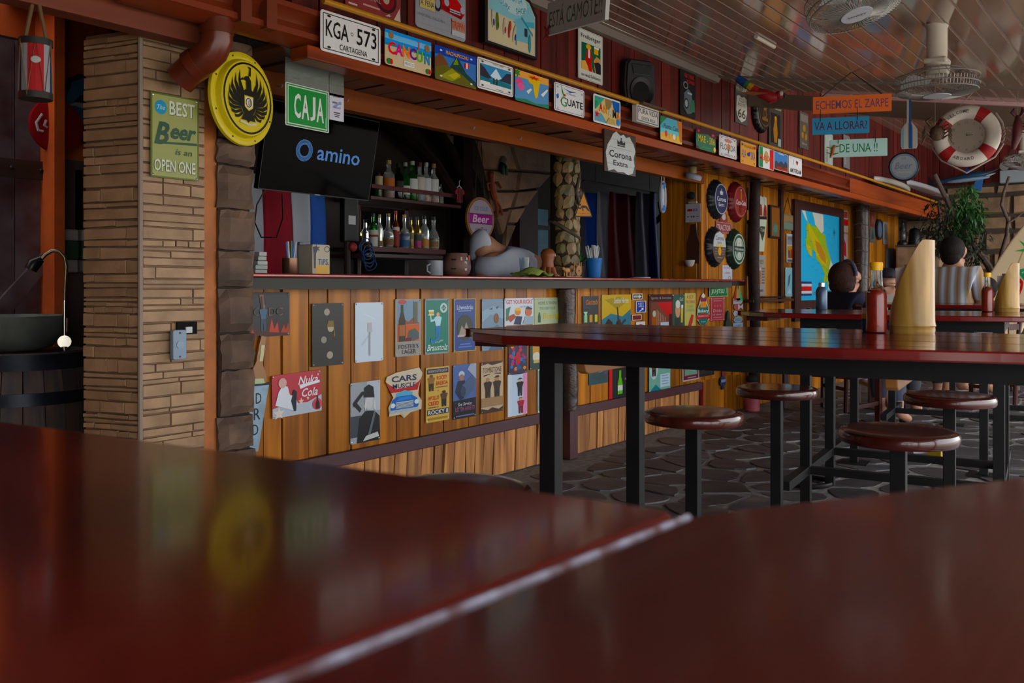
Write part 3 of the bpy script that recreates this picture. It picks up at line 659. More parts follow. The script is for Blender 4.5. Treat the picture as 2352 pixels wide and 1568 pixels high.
plate('orange yellow plate lettered ALASKA with a blue moose', (1700, 1736, 323, 374), 'd8962a', [T('ALA', .2, .48, .36, '2b3f80', .28), T('SKA', .79, .46, .36, '2b3f80', .28), E(.5, .48, .1, .09, '2b3f80'), E(.57, .57, .04, .06, '2b3f80'), T('ALASKA', .52, .83, .14, '8a5a1c', .6), R(.82, .8, .95, .92, 'a33a2a'), R(.06, .82, .16, .92, '2b3f80'), holes('6a4a1a')])
plate('green white red plate lettered MEXICO', (1742, 1776, 334, 383), 'd6d6d6', [R(0, 0, .27, 1, '2f7a4a'), R(.73, 0, 1, 1, 'b8302f'), E(.5, .55, .16, .3, 'a89a6a'), T('MeXICO', .46, .5, .26, 'c8502f', .8, b=.02), FRAME(.0, .02, 'ccc', 0, .025)])
plate('dark photo plate of a city under a deep blue sky', (1777, 1809, 346, 388), '2f74b8', [P([(0, 0), (0, .4), (.2, .5), (.3, .38), (.5, .55), (.7, .42), (.8, .6), (1, .45), (1, 0)], '3a3a44'), P([(0, 0), (.3, .25), (.6, .16), (1, .3), (1, 0)], '8a3a2a'), T('CITY ROOFS', .5, .93, .0, 'd0d4e0', .0) if False else R(.3, .9, .7, .94, 'c8d0e0'), FRAME(0, .03, 'bbb', 0, .03)])
plate('white plate reading I heart AMSTERDAM at the row end', (1811, 1841, 356, 398), 'cfd0d2', [T('I', .33, .68, .28, '333', b=.01), P([(.52, .74), (.57, .82), (.62, .76), (.67, .82), (.72, .74), (.62, .54)], '8a3a3a'), T('AMSTERDAM', .5, .22, .24, '333', .84, b=.015), holes('999')])
# ---------------------------------------------------------------- boarded wall above the eave
Yu = YW - .004
gu = 'posters on the dark red boards'
sign('poster', 'worn red tin poster cut off by the top of the picture', 'poster', (792, 919, -95, 12), Yu, '8a2f33', [R(.05, .06, .2, .1, 'c9b9b0'), E(.72, .42, .2, .3, '3a1a1c'), E(.72, .42, .15, .23, '7a2a2e'), E(.72, .42, .06, .1, 'b0a090'), T('ORIGINAL', .42, .33, .1, 'b89a92', .4), R(.3, .13, .6, .17, 'c09a92'), P([(.86, .02), (.97, .32), (.99, .02)], 'c8b8b0'), P([(.7, .05), (.78, .12), (.8, .06)], 'c8b8b0')], rough=.6)
sign('poster', 'grey map poster with a red convertible and cream tag', 'poster', (953, 1068, -84, 60), Yu, '9a9fa8', [('m', [R(.02 + i * .12, .02, .023 + i * .12, .98, '83888f') for i in range(8)] + [R(.02, .08 + i * .12, .98, .084 + i * .12, '83888f') for i in range(8)]), P([(.15, .95), (.15, .62), (.36, .5), (.45, .42), (.6, .4), (.9, .36), (.97, .46), (.9, .6), (.6, .86), (.45, .95)], 'b02636'), P([(.5, .44), (.9, .36), (.92, .42), (.52, .5)], '7a1622'), E(.42, .5, .08, .14, '22252b'), E(.42, .5, .05, .09, '9aa0a6'), E(.2, .7, .05, .1, '22252b'), E(.6, .56, .05, .06, 'a8b0bc'), E(.93, .52, .05, .06, 'a8b0bc'), R(.66, .42, .88, .48, 'b9bdc4'), R(.66, .44, .88, .455, '333'), R(.07, .33, .36, .53, 'c8b98a'), T('TEXAS', .21, .5, .03, '333', .14), T('A. PENA', .215, .42, .09, '26231e', .26), T('PACIFIC OCEAN', .3, .22, .04, '77808c', .5), R(.7, .14, .97, .32, 'b08a78'), T('TRIPPIN', .83, .23, .12, 'a0322c', .26), R(.7, .05, .97, .14, 'b8bcc4')], .02)
al = sign('shop_sign', 'framed surf shop picture with small surfboards and blue hut', 'sign', (1103, 1224, -44, 98), Yu - .01, '1a1613', None, .004, .03, rough=.5)
sx = al.dimensions.x; sz = al.dimensions.z
me = al.data; nm = MB(); ol = [(0, 0), (1, 0), (1, .74), (.86, .97), (.2, 1.2), (0, 1.2)]
nm.prism([((u - .5) * sx, (v - .5) * sz) for u, v in ol], -.03, 0); al.data = nm.build('surf_frame', M('17120f', .5), None).data
for ob in list(bpy.data.objects):
    if ob.name.startswith('surf_frame'): bpy.data.objects.remove(ob)
flat('print', [P([(.05, .04), (.95, .04), (.95, .72), (.83, .92), (.2, 1.14), (.05, 1.14)], 'b8b4a8'), P([(.07, .06), (.93, .06), (.93, .71), (.82, .9), (.2, 1.12), (.07, 1.12)], 'c8bfa4'), P([(.07, .55), (.93, .5), (.93, .71), (.82, .9), (.2, 1.12), (.07, 1.12)], '8fbcc8'), P([(.5, .5), (.93, .62), (.93, .52), (.6, .46)], '5fa8c0'), P([(.55, .2), (.55, .55), (.68, .62), (.86, .42), (.86, .22)], '7fb0c0'), R(.73, .32, .79, .46, '2a3a44'), P([(.68, .64), (.9, .4), (.9, .36), (.66, .6)], '4f8a9c'), E(.52, .82, .26, .2, 'b8d0d4'), T('ALOHA', .52, .9, .14, '5a9ab0', .34), T('SURF', .36, .72, .09, '3f86a0', .17, a=-22), T('SHOP', .66, .72, .1, '3f86a0', .2, a=14), R(.09, .98, .3, 1.1, 'a8c8cc'), T('Endless Waves', .18, .9, .04, '4a7a8c', .2), T('Since 1965', .18, .84, .04, '4a7a8c', .16), R(.56, .12, .58, .22, '6f9aa8'), E(.83, .22, .025, .16, '4f8a9c', 14)], sx, sz, -.03, al)
for k, (u, v, c, c2_) in enumerate([(.13, .42, 'c8c4b4', '2b3a7a'), (.21, .4, '5a7a3a', '466a2c'), (.34, .36, 'c8bfae', 'a02a2a'), (.44, .34, 'b03a34', 'd0c8c0'), (.53, .3, 'c4bca8', '2b3a7a')]):
    b = MB().ell(((u - .5) * sx, -.034, (v - .5) * sz), (.011, .006, .045), 12, 8, rot('Y', k * 4 - 4)); b.build('surfboard', M(c, .35), al, True)
    MB().ell(((u - .5) * sx, -.040, (v - .5) * sz - .02), (.006, .003, .018), 8, 6, rot('Y', k * 4 - 4)).build('board_stripe', M(c2_, .35), al, True)
sign('poster', 'white edged beer poster with green picture of a drinker', 'poster', (1327, 1383, 62, 178), Yu, 'd0d2cc', [FRAME(.02, .012, '8a8f88', .012, .008), T('Freiberger', .5, .86, .11, '1a1a1a', .8, b=.01), R(.12, .2, .9, .74, '1f5a44'), P([(.12, .2), (.12, .36), (.45, .42), (.6, .2)], 'd8b070'), P([(.26, .4), (.35, .66), (.5, .66), (.55, .46), (.5, .3), (.36, .3)], 'b02a2a'), R(.38, .46, .46, .66, 'ddd'), E(.4, .68, .11, .05, 'd8b02a'), P([(.36, .3), (.42, .2), (.56, .2), (.52, .32)], 'b03030'), R(.62, .58, .8, .7, 'd8a83a'), R(.62, .69, .82, .73, 'e8e8e0'), P([(.6, .44), (.72, .54), (.9, .5), (.9, .2), (.66, .2)], 'c89a6a'), P([(.62, .4), (.8, .44), (.9, .4), (.9, .2), (.7, .2)], '1a1f2a'), T('so was Schönes', .5, .1, .07, '1a1a1a', .78)], .008)
sign('poster', 'black motorcycle poster with two lines of red lettering', 'poster', (1561, 1596, 157, 262), Yu, '17181a', [T('RAT FINK', .6, .9, .09, 'b83a3e', .62, b=.02), T('POWER', .68, .78, .08, 'b83a3e', .5, b=.02), RING(.35, .68, .16, .08, .7, '8a9096'), P([(.2, .2), (.25, .5), (.5, .62), (.7, .55), (.85, .3), (.75, .1), (.45, .05)], '5f6a72'), E(.38, .28, .16, .12, '2a2e33'), E(.38, .28, .1, .08, '9aa2a8'), P([(.6, .12), (.95, .14), (.9, .42), (.7, .36)], '46705a'), R(.45, .5, .75, .54, 'a8b0b6')], .006)
sign('poster', 'old white shield sign reading HISTORIC OLD ROUTE US 66', 'poster', (1688, 1716, 184, 280), Yu, '4a4642', [R(.06, .72, .94, .9, '5a554f'), T('HISTORIC', .5, .84, .11, 'c8c6be', .86), P([(.1, .64), (.3, .68), (.5, .64), (.7, .68), (.9, .64), (.94, .3), (.8, .12), (.5, .04), (.2, .12), (.06, .3)], 'c4c2ba'), T('OLD', .5, .58, .1, '2a2826', .42), T('ROUTE', .5, .46, .08, '2a2826', .6), T('66', .5, .25, .22, '2a2826', .62, b=.01)], .004, rough=.6)
sign('poster', 'dark brown poster with a golden figure and pale heading', 'poster', (1765, 1795, 226, 338), Yu, '2e2a26', [R(.04, .78, .96, .98, '3a352f'), T('Gold Saloon', .5, .88, .1, 'a8b0a0', .86, sh=.2), R(.14, .12, .86, .74, '17130f'), P([(.4, .14), (.32, .4), (.44, .62), (.58, .6), (.66, .36), (.6, .14)], '8a6234'), E(.5, .64, .09, .05, 'a87a44'), R(.68, .08, .9, .24, '8a9a8c')], .004, rough=.6)
sign('poster', 'small dim grey poster with three gold glasses', 'poster', (1836, 1856, 254, 338), Yu, '4a4038', [R(.08, .74, .92, .94, '6a6660'), E(.5, .56, .16, .1, '8a6a2a'), E(.3, .36, .14, .09, '8a6a2a'), E(.7, .34, .14, .09, '8a6a2a'), T('Saloon', .5, .14, .07, '9a948a', .6)], .004, rough=.7)
for k, (x0, x1, a, b_, c, lb_) in enumerate([(1893, 1911, 303, 378, '8f9a94', 'weathered pale green board standing on the eave'), (1936, 1950, 308, 384, '6a6460', 'narrow grey board hung beside the pale green one')]):
    sign('wall_board', lb_, 'board', (x0, x1, a, b_), Yu, c, [R(.1, .1, .4, .5, '7a7f78'), R(.5, .4, .8, .9, 'a0a8a0')], .003, .008, rough=.7)
# black crown-cap sign on the upper boards
def cap_sign(label, cx, cy, wpx, hpx, Y, rimc, face, art, depth=.045, group=None, flutes=21):
    c = PY(cx, cy, Y); rr = PY(cx, cy - hpx / 2, Y).z - c.z
    o = thing('bottle_cap_sign', label, 'sign', (c.x, Y, c.z), 0, group)
    n = flutes * 4; v = []
    rings = [(1.0, 0, 1), (.985, -.012, 1), (.93, -.026, .6), (.86, -.038, .2), (.8, -depth, 0), (.76, -depth, 0)]
    for (k, y, fl) in rings:
        for j in range(n):
            a = 2 * PI * j / n; q = rr * k * (1 + .035 * fl * math.cos(flutes * a)); v.append((q * math.cos(a), y, q * math.sin(a)))
    m = len(rings); f = [(i * n + j, i * n + (j + 1) % n, (i + 1) * n + (j + 1) % n, (i + 1) * n + j) for i in range(m - 1) for j in range(n)] + [list(range(n))]
    MB().add(v, f).build('crimped_rim', M(rimc, .3), o, True)
    MB().lathe([(rr * .8, 0), (rr * .79, .003), (.001, .004)], 40, m=tr(0, -depth + .002, 0) @ rot('X', 90)).build('face', M(face, .3), o, True)
    flat('print', art, 2 * rr * .78, 2 * rr * .78, -depth - .0025, o)
    return o
CROWN = lambda u, v, s, c: ('m', [P([(u - s, v), (u + s, v), (u + s * 1.1, v + s * .8), (u + s * .5, v + s * .5), (u, v + s * 1.1), (u - s * .5, v + s * .5), (u - s * 1.1, v + s * .8)], c), R(u - s, v - s * .35, u + s, v - s * .1, c), E(u, v + s * 1.25, s * .2, s * .2, c, 8)])
gc = 'round bottle cap signs'
cap_sign('black bottle cap sign with a gold crest high on dark boards', 1745, 259, 44, 92, Yu, '151210', '1c1713', [RING(.5, .5, .46, .46, .93, '6a4a2a'), CROWN(.5, .62, .12, '8a6234'), E(.5, .45, .16, .14, '6a4a2a'), E(.5, .45, .11, .1, '2a1d14'), R(.25, .22, .75, .32, '6a4a2a'), E(.38, .7, .06, .08, '8a6234'), E(.62, .7, .06, .08, '8a6234')], .04, gc)
# speaker on its bracket
p0 = PY(1452, 262, 2.60)
sp = thing('loudspeaker', 'black loudspeaker on a small bracket above the PURA VIDA block', 'speaker', PY(1466, 250, 2.72), math.radians(-24))
body = [(-.105, 0), (.105, 0), (.12, .14), (.11, .27), (.085, .30), (-.085, .30), (-.11, .27), (-.12, .14)]
MB().prism(body, -.02, .13).build('cabinet', mat('speaker plastic', '#141414', .6, bump=.2, scale=150), sp, bevel=.012)
MB().prism([(p[0] * .9, p[1] * .93 + .01) for p in body], -.032, -.02).build('baffle', mat('speaker front', '#1d1e20', .55), sp, bevel=.004)
MB().lathe([(.088, 0), (.088, .008), (.075, .006), (.04, -.01), (.001, -.004)], 28, m=tr(0, -.032, .1) @ rot('X', 90)).build('woofer', M('101012', .4), sp, True)
MB().prism([(-.06, .2), (.06, .2), (.075, .265), (-.075, .265)], -.038, -.03).build('horn', M('26282c', .4), sp, bevel=.004)
MB().box(-.012, .012, -.036, -.03, .0, .018).build('badge', M('b0552a', .5), sp)
tag(MB().prism([(-.16, -.1), (.13, -.1), (.13, .12), (-.16, .12)], -.012, 0, 'z').build('shelf_bracket', wood('shelf brown', '#5c4433', '#453124', .5, 'x'), loc=(sp.location.x - .03, 2.68, sp.location.z - .002)), 'small brown shelf holding the loudspeaker on the eave', 'shelf')
# ---------------------------------------------------------------- pillar sign, doorbell, disc sign
b_ = PY(400, 310, 2.895)
sign('tin_sign', 'green vintage tin sign The BEST Beer is an OPEN ONE', 'sign', (345, 455, 210, 405), 2.894, '8f9450', [FRAME(.0, .03, '55602f', 0, .018), E(.2, .835, .12, .085, '3f86a4', 24), T('The', .2, .835, .055, 'b8ccc8', .17, sh=.3), T('BEST', .65, .84, .17, '3f4a32', .54, b=.02), T('BEST', .64, .845, .17, 'c2c6b4', .54, b=.02), T('B', .25, .53, .27, '2f4a3a', .26, sh=.25, b=.03), T('eer', .66, .545, .14, '2f4a3a', .52, sh=.25, b=.03), P([(.08, .4), (.3, .43), (.95, .46), (.96, .43), (.4, .41)], '2f4a3a'), T('is an', .68, .325, .07, '2f4a3a', .34, sh=.25), T('OPEN ONE', .5, .14, .145, '3f4a32', .86, b=.02), T('OPEN ONE', .49, .145, .145, 'c2c6b4', .86, b=.02)], .012, screws=True)
db = thing('switch_box', 'pale grey switch plate hanging loose from a hole in pillar', 'switch', PY(406, 791, 2.892))
MB().prism(rrect(.054, .105, .008), -.02, 0).build('plate', M('7c8ea0', .45), db, bevel=.003)
MB().lathe([(.014, 0), (.014, .003), (.001, .003)], 20, m=tr(0, -.02, 0) @ rot('X', 90)).build('button', M('8495a6', .4), db)
for s in (-1, 1): MB().ell((0, -.021, s * .042), (.004, .002, .004), 8, 4).build('screw', M('4a3a30', .4), db)
MB().box(.0, .08, -.004, .004, .035, .08).build('recess', M('0b0807', .9), db)  # near-black block painting in the darkness of the hole
MB().box(.03, .055, -.012, -.004, .04, .062).build('connector', M('b4b8ba', .5), db)
# large yellow disc sign
dc = PY(553, 228, 2.87); dr = 107.0 / F * (2.87 / ray(553, 228)[1])
ds = thing('disc_sign', 'large round yellow sign with a black spread eagle', 'sign', (dc.x, 2.87, dc.z), math.radians(13))
ym = M('c8b412', .35)
MB().lathe([(dr, 0), (dr, .004), (dr * .99, .012), (dr * .93, .016), (dr * .84, .012), (dr * .81, .03), (dr * .79, .034), (.001, .034)], 56, m=rot('X', 90)).build('disc', ym, ds, True)
for k in range(8):
    a = PI / 8 + k * PI / 4; MB().ell((dr * .92 * math.cos(a), -.016, dr * .92 * math.sin(a)), (.004, .002, .004), 8, 4).build('rivet', M('2a2410', .4), ds)
art = [RING(.5, .5, .48, .48, .945, '141208', 48)]
FE = [[(.07, .52), (.10, .62), (.155, .72), (.165, .87), (.20, .72), (.17, .60), (.12, .50)], [(.12, .50), (.17, .60), (.235, .70), (.245, .81), (.275, .68), (.23, .56), (.14, .46)], [(.14, .46), (.23, .55), (.30, .64), (.31, .74), (.34, .60), (.28, .50), (.15, .43)], [(.15, .43), (.27, .49), (.35, .56), (.365, .64), (.38, .52), (.30, .43), (.15, .40)], [(.15, .40), (.29, .42), (.37, .46), (.395, .53), (.39, .42), (.30, .37), (.15, .37)], [(.15, .37), (.28, .36), (.36, .38), (.39, .42), (.37, .34), (.28, .31), (.14, .34)], [(.14, .34), (.25, .30), (.32, .31), (.35, .34), (.32, .27), (.24, .26), (.12, .31)], [(.12, .31), (.2, .25), (.26, .25), (.28, .27), (.25, .21), (.18, .22), (.1, .28)]]
for s in (-1, 1): art.append(('m', [P([(.5 + s * x, y) for x, y in f_], '141208') for f_ in FE]))
art += [P([(.38, .58), (.34, .5), (.34, .4), (.4, .3), (.47, .2), (.5, .17), (.53, .2), (.6, .3), (.66, .4), (.66, .5), (.62, .58), (.56, .62), (.55, .74), (.5, .8), (.44, .79), (.39, .74), (.45, .73), (.46, .62)], '141208'), P([(.38, .765), (.31, .71), (.4, .735)], '141208'), P([(.5, .8), (.52, .9), (.47, .93), (.545, .92), (.54, .8)], '141208'), P([(.36, .2), (.64, .2), (.6, .28), (.4, .28)], '141208'), P([(.33, .16), (.5, .13), (.67, .16), (.66, .19), (.5, .16), (.34, .19)], 'c4bfa8'), P([(.41, .53), (.59, .53), (.585, .38), (.5, .33), (.415, .38)], 'c8b412'), P([(.425, .515), (.575, .515), (.57, .39), (.5, .35), (.43, .39)], 'd2cfc0'), RING(.495, .44, .06, .065, .8, '141208', 20), T('CR', .51, .44, .07, '141208', .06)]
flat('print', art, 2 * dr * .79, 2 * dr * .79, -.0345, ds)
# hanging CAJA sign and the small notice behind it
Yc = 2.86
a = PY(652, 188, Yc); c = PY(757, 215, Yc); H = a.z - PY(652, 287, Yc).z
caja = panel('caja_sign', 'hanging green sign with white CAJA lettering over the television', 'sign', ((a.x + c.x) / 2, Yc, a.z - H / 2), c.x - a.x, H, 'c8ccc8', [R(.02, .02, .98, .98, '1b7a3e'), FRAME(.045, .018, 'c4cac4', .05, .025), R(.065, .075, .935, .925, '1b7a3e'), T('C', .26, .5, .58, 'd0d4d0', .15, b=.02), T('A', .44, .5, .58, 'd0d4d0', .17, b=.02), T('J', .61, .5, .58, 'd0d4d0', .12, b=.02), T('A', .78, .5, .58, 'd0d4d0', .17, b=.02), R(.9, .1, .95, .35, '7aa88a')], .006, .003, math.radians(3))
a = PY(756, 213, Yc + .03); c = PY(789, 223, Yc + .03); H = a.z - PY(756, 274, Yc + .03).z
notice = panel('paper_notice', 'small white payment notice hanging beside the CAJA sign', 'notice', ((a.x + c.x) / 2, Yc + .03, a.z - H / 2), c.x - a.x, H, 'c4c4d0', [R(.25, .88, .75, .9, '444'), T('sinpe', .5, .66, .13, '222', .62, b=.02), P([(.2, .5), (.7, .75), (.85, .72), (.4, .48)], '8a94b8'), T('móvil', .5, .5, .09, '5a6aa0', .5), R(.28, .27, .72, .31, '333'), R(.32, .2, .68, .23, '333'), R(.35, .13, .65, .16, '333')], .002, .002)

acr = mat('clear acrylic sheet', '#b8c4bc', .12, trans=.75, ior=1.2)
for o_, w_ in ((caja, caja.dimensions.x), (notice, notice.dimensions.x)):
    h = 1.958 - o_.location.z
    z0 = o_.dimensions.z / 2
    MB().box(-w_ / 2, w_ / 2, -.002, -.0005, z0 - .01, h + .002).build('clear_hanger', acr, o_)
# ================================================================ POSTERS ON THE BAR FRONT
Yq = YB - .002
gb = 'tin posters on the bar front'
def bp(label, box, base, art, **k): return sign('tin_poster', label, 'poster', box, Yq, base, art, k.pop('rr', .006), .003, group=gb, screws=k.pop('screws', True), **k)
bp('black rock poster with flames and an outlined guitarist at the stone column', (568, 664, 671, 775), '1c1c1e', [P([(0, 0), (.05, .3), (.12, .15), (.2, .25), (.3, .1), (.45, .2), (.52, .45), (.6, .2), (.7, .4), (.75, .18), (.9, .34), (1, .2), (1, 0)], '3a1a12'), P([(.5, .1), (.56, .42), (.62, .15), (.7, .32), (.74, .08)], '9a3f22'), P([(.78, .08), (.86, .26), (.9, .14), (.97, .3), (.99, .06)], '8a3a20'), P([(.03, 0), (.1, .2), (.18, .02)], '8a3a20'), FIG(.36, .12, .62, '5c6a74', '3f5468', '2f3d4a', .1), P([(.3, .62), (.26, .94), (.36, .95), (.38, .62)], '7a4a1a'), P([(.29, .62), (.28, .9), (.33, .91), (.35, .62)], '141416'), T('AC', .12, .56, .18, '4a3a30', .26), T('DC', .65, .56, .18, '6a5040', .34), T('DC', .65, .56, .15, '1c1c1e', .27)])
bp('dark tall poster with four dim pale faces', (716, 788, 697, 843), '22211d', [E(.46, .86, .09, .055, '8a8478'), E(.58, .6, .1, .06, '9c9484'), E(.36, .42, .09, .055, '7f7a70'), E(.55, .17, .1, .06, '8f897c'), P([(.44, .6), (.5, .72), (.66, .72), (.72, .48), (.66, .44), (.68, .62), (.48, .62)], '6a5a34')])
bp('plain white tall poster with a worn lower edge', (815, 879, 695, 833), 'b4c4d0', [P([(.2, .3), (.6, .55), (.62, .52), (.24, .27)], 'a8b8c4'), P([(.3, .8), (.7, .7), (.72, .72), (.32, .83)], 'bccad6'), R(.47, .1, .53, .5, '8a8f96'), R(.42, .5, .58, .66, 'a8aab0')])
bp("grey lager poster with a bottle in a desert scene", (907, 966, 687, 820), '8a8680', [R(.07, .26, .93, .97, '6f8494'), R(.07, .26, .93, .55, 'a85a30'), P([(.07, .55), (.3, .66), (.5, .6), (.7, .68), (.93, .56)], '7a4a3a'), P([(.12, .26), (.12, .62), (.2, .78), (.2, .9), (.3, .9), (.3, .78), (.38, .62), (.38, .26)], '2f2a1a'), R(.14, .36, .36, .55, '8a5a3a'), E(.26, .95, .16, .04, '9a4a4a'), P([(.45, .3), (.5, .44), (.75, .48), (.9, .4), (.9, .3), (.7, .26)], '44504e'), R(.7, .6, .85, .95, '55584a'), R(.4, .26, .6, .32, '5c1c22'), T("FOSTER'S", .5, .17, .075, '26282a', .78), T('LAGER', .52, .08, .075, '26282a', .54)])
bp('green poster of a running waiter carrying beer glasses', (975, 1031, 686, 815), '77818a', [R(.05, .03, .95, .97, '1d6a5c'), E(.76, .83, .15, .09, 'a8bcb8'), P([(.66, .83), (.76, .89), (.86, .83), (.76, .77)], '1f4a44'), T('GK', .76, .83, .045, 'b8ccc8', .12), FIG(.52, .3, .46, 'c09a80', 'a8c4cc', '2b6aa0', .16), P([(.4, .6), (.22, .58), (.2, .7), (.24, .7), (.26, .62), (.4, .64)], 'a8c4cc'), R(.12, .7, .36, .72, 'c8c4b0'), R(.14, .72, .34, .78, 'b0a03a'), R(.13, .77, .35, .8, 'd0d4cc'), P([(.5, .3), (.3, .24), (.24, .3), (.2, .22), (.3, .2), (.6, .28)], '2b6aa0'), T('... es gibt', .5, .22, .045, 'b8ccc0', .45, sh=.3, a=8), T('Braustolz', .5, .12, .11, 'c4d4cc', .82, sh=.3, b=.01)])
bp('dark blue gold-edged poster over a dark forest scene', (1041, 1092, 686, 809), '1f3a7a', [FRAME(0, .03, 'a89a4a', 0, .012), T('Löwenbräu', .5, .84, .09, 'b0bcd0', .72, b=.01), R(.2, .76, .78, .775, '8a9ac0'), E(.5, .45, .36, .24, '2a3424'), P([(.2, .3), (.35, .5), (.45, .42), (.55, .56), (.7, .36), (.8, .3)], '8a8078'), R(.16, .28, .84, .32, 'a89aa0'), R(.2, .08, .8, .1, '5a78b8'), R(.26, .13, .74, .15, '5a78b8')])
bp('cloudy blue poster with a small brown shape in the sky', (1106, 1155, 687, 806), '6a8296', [P([(0, .55), (.4, .7), (1, .6), (1, .8), (.5, .86), (0, .76)], '8296a4'), P([(.3, .8), (.5, .84), (.46, .79)], '3c4a56'), P([(.62, .84), (.8, .86), (.7, .8)], '3c4a56'), E(.66, .62, .12, .1, '6a4a34'), P([(0, .3), (.4, .4), (.7, .5), (1, .38), (1, .2), (0, .2)], '56707f'), P([(.3, 0), (.5, .12), (.8, .05), (1, .1), (1, 0)], '44586c')])
bp('white poster of two drivers lettered GET YOUR KICKS', (1158, 1224, 685, 772), 'b8c0c8', [T('GET YOUR KICKS', .5, .9, .11, 'a82a2e', .9, b=.015), T('on Route 66', .74, .77, .06, '5a6a8a', .4, sh=.3), P([(.04, .72), (.2, .78), (.1, .4), (.04, .4)], '3a6a5a'), E(.45, .62, .1, .08, 'b07a4a'), P([(.33, .66), (.4, .74), (.52, .74), (.58, .66)], 'c8a03a'), P([(.3, .3), (.4, .52), (.6, .5), (.55, .28)], '1f2a44'), P([(.05, .5), (.3, .58), (.4, .5), (.2, .36)], '8a4a34'), E(.82, .62, .12, .12, 'a8664a'), P([(.7, .7), (.8, .77), (.95, .72), (.94, .68)], '2f3a4a'), P([(.6, .3), (.7, .5), (.98, .5), (.98, .25)], '8a9aa8'), R(.04, .05, .96, .28, '7a5a4a')])
bp('pale green poster lettered HOME IS WHERE YOU KEEP YOUR BEER', (1224, 1288, 684, 772), '98a480', [T('HOME IS WHERE', .5, .86, .08, '2f4a44', .66), T('YOU KEEP YOUR', .5, .72, .07, '2f6a6a', .56), T('Beer', .56, .52, .16, 'a89a2a', .42, sh=.25, b=.01), P([(.16, .35), (.16, .5), (.19, .62), (.22, .62), (.25, .5), (.25, .35)], '2f4a34'), R(.8, .42, .9, .56, 'b0a03a'), FRAME(.03, .01, '6a7a5a', .03, .01)])
bp('red poster with white script, bottle and white stars', (624, 737, 861, 960), 'a82a36', [P([(0, 0), (0, .22), (.3, .3), (.7, .26), (1, .4), (1, 0)], 'a8aeb8'), T('Nuka', .74, .8, .2, 'd0d2d8', .4, sh=.3, b=.01), P([(.54, .7), (.7, .72), (.96, .76), (.97, .7), (.7, .65), (.56, .6)], 'd0d2d8'), T('Cola', .76, .5, .2, 'd0d2d8', .34, sh=.3, b=.01), STAR(.57, .3, .06, .1, 'c8b8a8'), STAR(.71, .36, .035, .055, 'c8b8a8'), STAR(.12, .1, .12, .16, 'c8c0b8'), STAR(.93, .9, .025, .04, 'c8b8a8'), E(.9, .18, .1, .14, 'b0525c'), P([(.86, .06), (.86, .2), (.89, .28), (.89, .38), (.92, .38), (.92, .28), (.95, .2), (.95, .06)], '2a1416'), P([(.05, .3), (.12, .6), (.2, .75), (.3, .7), (.34, .5), (.45, .45), (.5, .25), (.4, .12), (.25, .2)], 'c8ccd4'), E(.2, .8, .08, .12, 'b89a94'), P([(.36, .35), (.42, .62), (.48, .55), (.46, .1), (.41, .1)], '1a1f28')], tilt=-1.5)
bp('black and white poster of a guitarist raising a hat', (804, 872, 880, 1021), '8a9098', [R(.55, .5, 1, 1, 'a8aeb6'), R(0, .1, .35, .45, '3a3f46'), P([(.2, 0), (.28, .4), (.5, .52), (.8, .5), (.98, .4), (1, 0)], '17191c'), E(.62, .66, .15, .12, 'b4b6b8'), P([(.42, .74), (.45, .9), (.6, .95), (.76, .9), (.8, .72)], '141518'), P([(.06, .66), (.1, .6), (.4, .78), (.56, .78), (.5, .84), (.36, .84)], '1c1f23'), P([(.06, .66), (.3, .5), (.36, .56), (.18, .68)], '1c1f23'), P([(.56, .1), (.78, .5), (.84, .48), (.64, .08)], '5a5f66'), P([(.44, .6), (.5, .5), (.52, .72)], 'c0c2c0'), P([(.8, .7), (.84, .5), (.74, .56)], 'c0c2c0'), P([(.4, .02), (.5, .1), (.9, .14), (.95, .06)], 'b0b2b0')])
# shaped muscle car sign
a = PY(882, 855, Yq); b2 = PY(882, 965, Yq); c = PY(970, 600, Yq); Wd = c.x - a.x; Hd = a.z - b2.z
panel('shaped_sign', 'cut-out sign lettered CARS MUSCLE over a blue pickup', 'sign', ((a.x + c.x) / 2, Yq, (a.z + b2.z) / 2), Wd, Hd, 'b8ac94', [P([(.02, .8), (.1, .74), (.3, .62), (.7, .64), (.9, .74), (.98, .82), (.9, .68), (.85, .55), (.15, .55), (.1, .68)], '9a2a2e'), T('CARS', .5, .83, .13, '1f2a4a', .66, b=.03), T('MUSCLE', .5, .68, .1, '1f2a4a', .6, b=.02), P([(.28, .52), (.5, .58), (.72, .52), (.7, .4), (.3, .4)], '5f9ab0'), P([(.14, .2), (.18, .38), (.3, .46), (.7, .46), (.84, .38), (.88, .22), (.8, .14), (.2, .12)], '1f5a9a'), P([(.3, .36), (.7, .38), (.66, .44), (.34, .43)], '2f74b8'), R(.28, .2, .74, .34, 'a8b4bc'), ('m', [R(.28, .205 + k * .025, .74, .215 + k * .025, '3a4450') for k in range(5)]), E(.2, .28, .06, .05, 'c0ccd0'), E(.82, .3, .06, .05, 'c0ccd0'), R(.12, .12, .88, .18, '9aa6ac'), P([(.4, .1), (.6, .1), (.5, 0)], 'b8ac94')], th=.004, outline=[(.03, .8), (.06, .9), (.3, .97), (.9, 1.03), (.99, .9), (.9, .62), (.86, .45), (.97, .3), (.96, .12), (.66, .08), (.5, -.02), (.4, .07), (.12, .06), (.1, .25), (.22, .45), (.14, .6)])
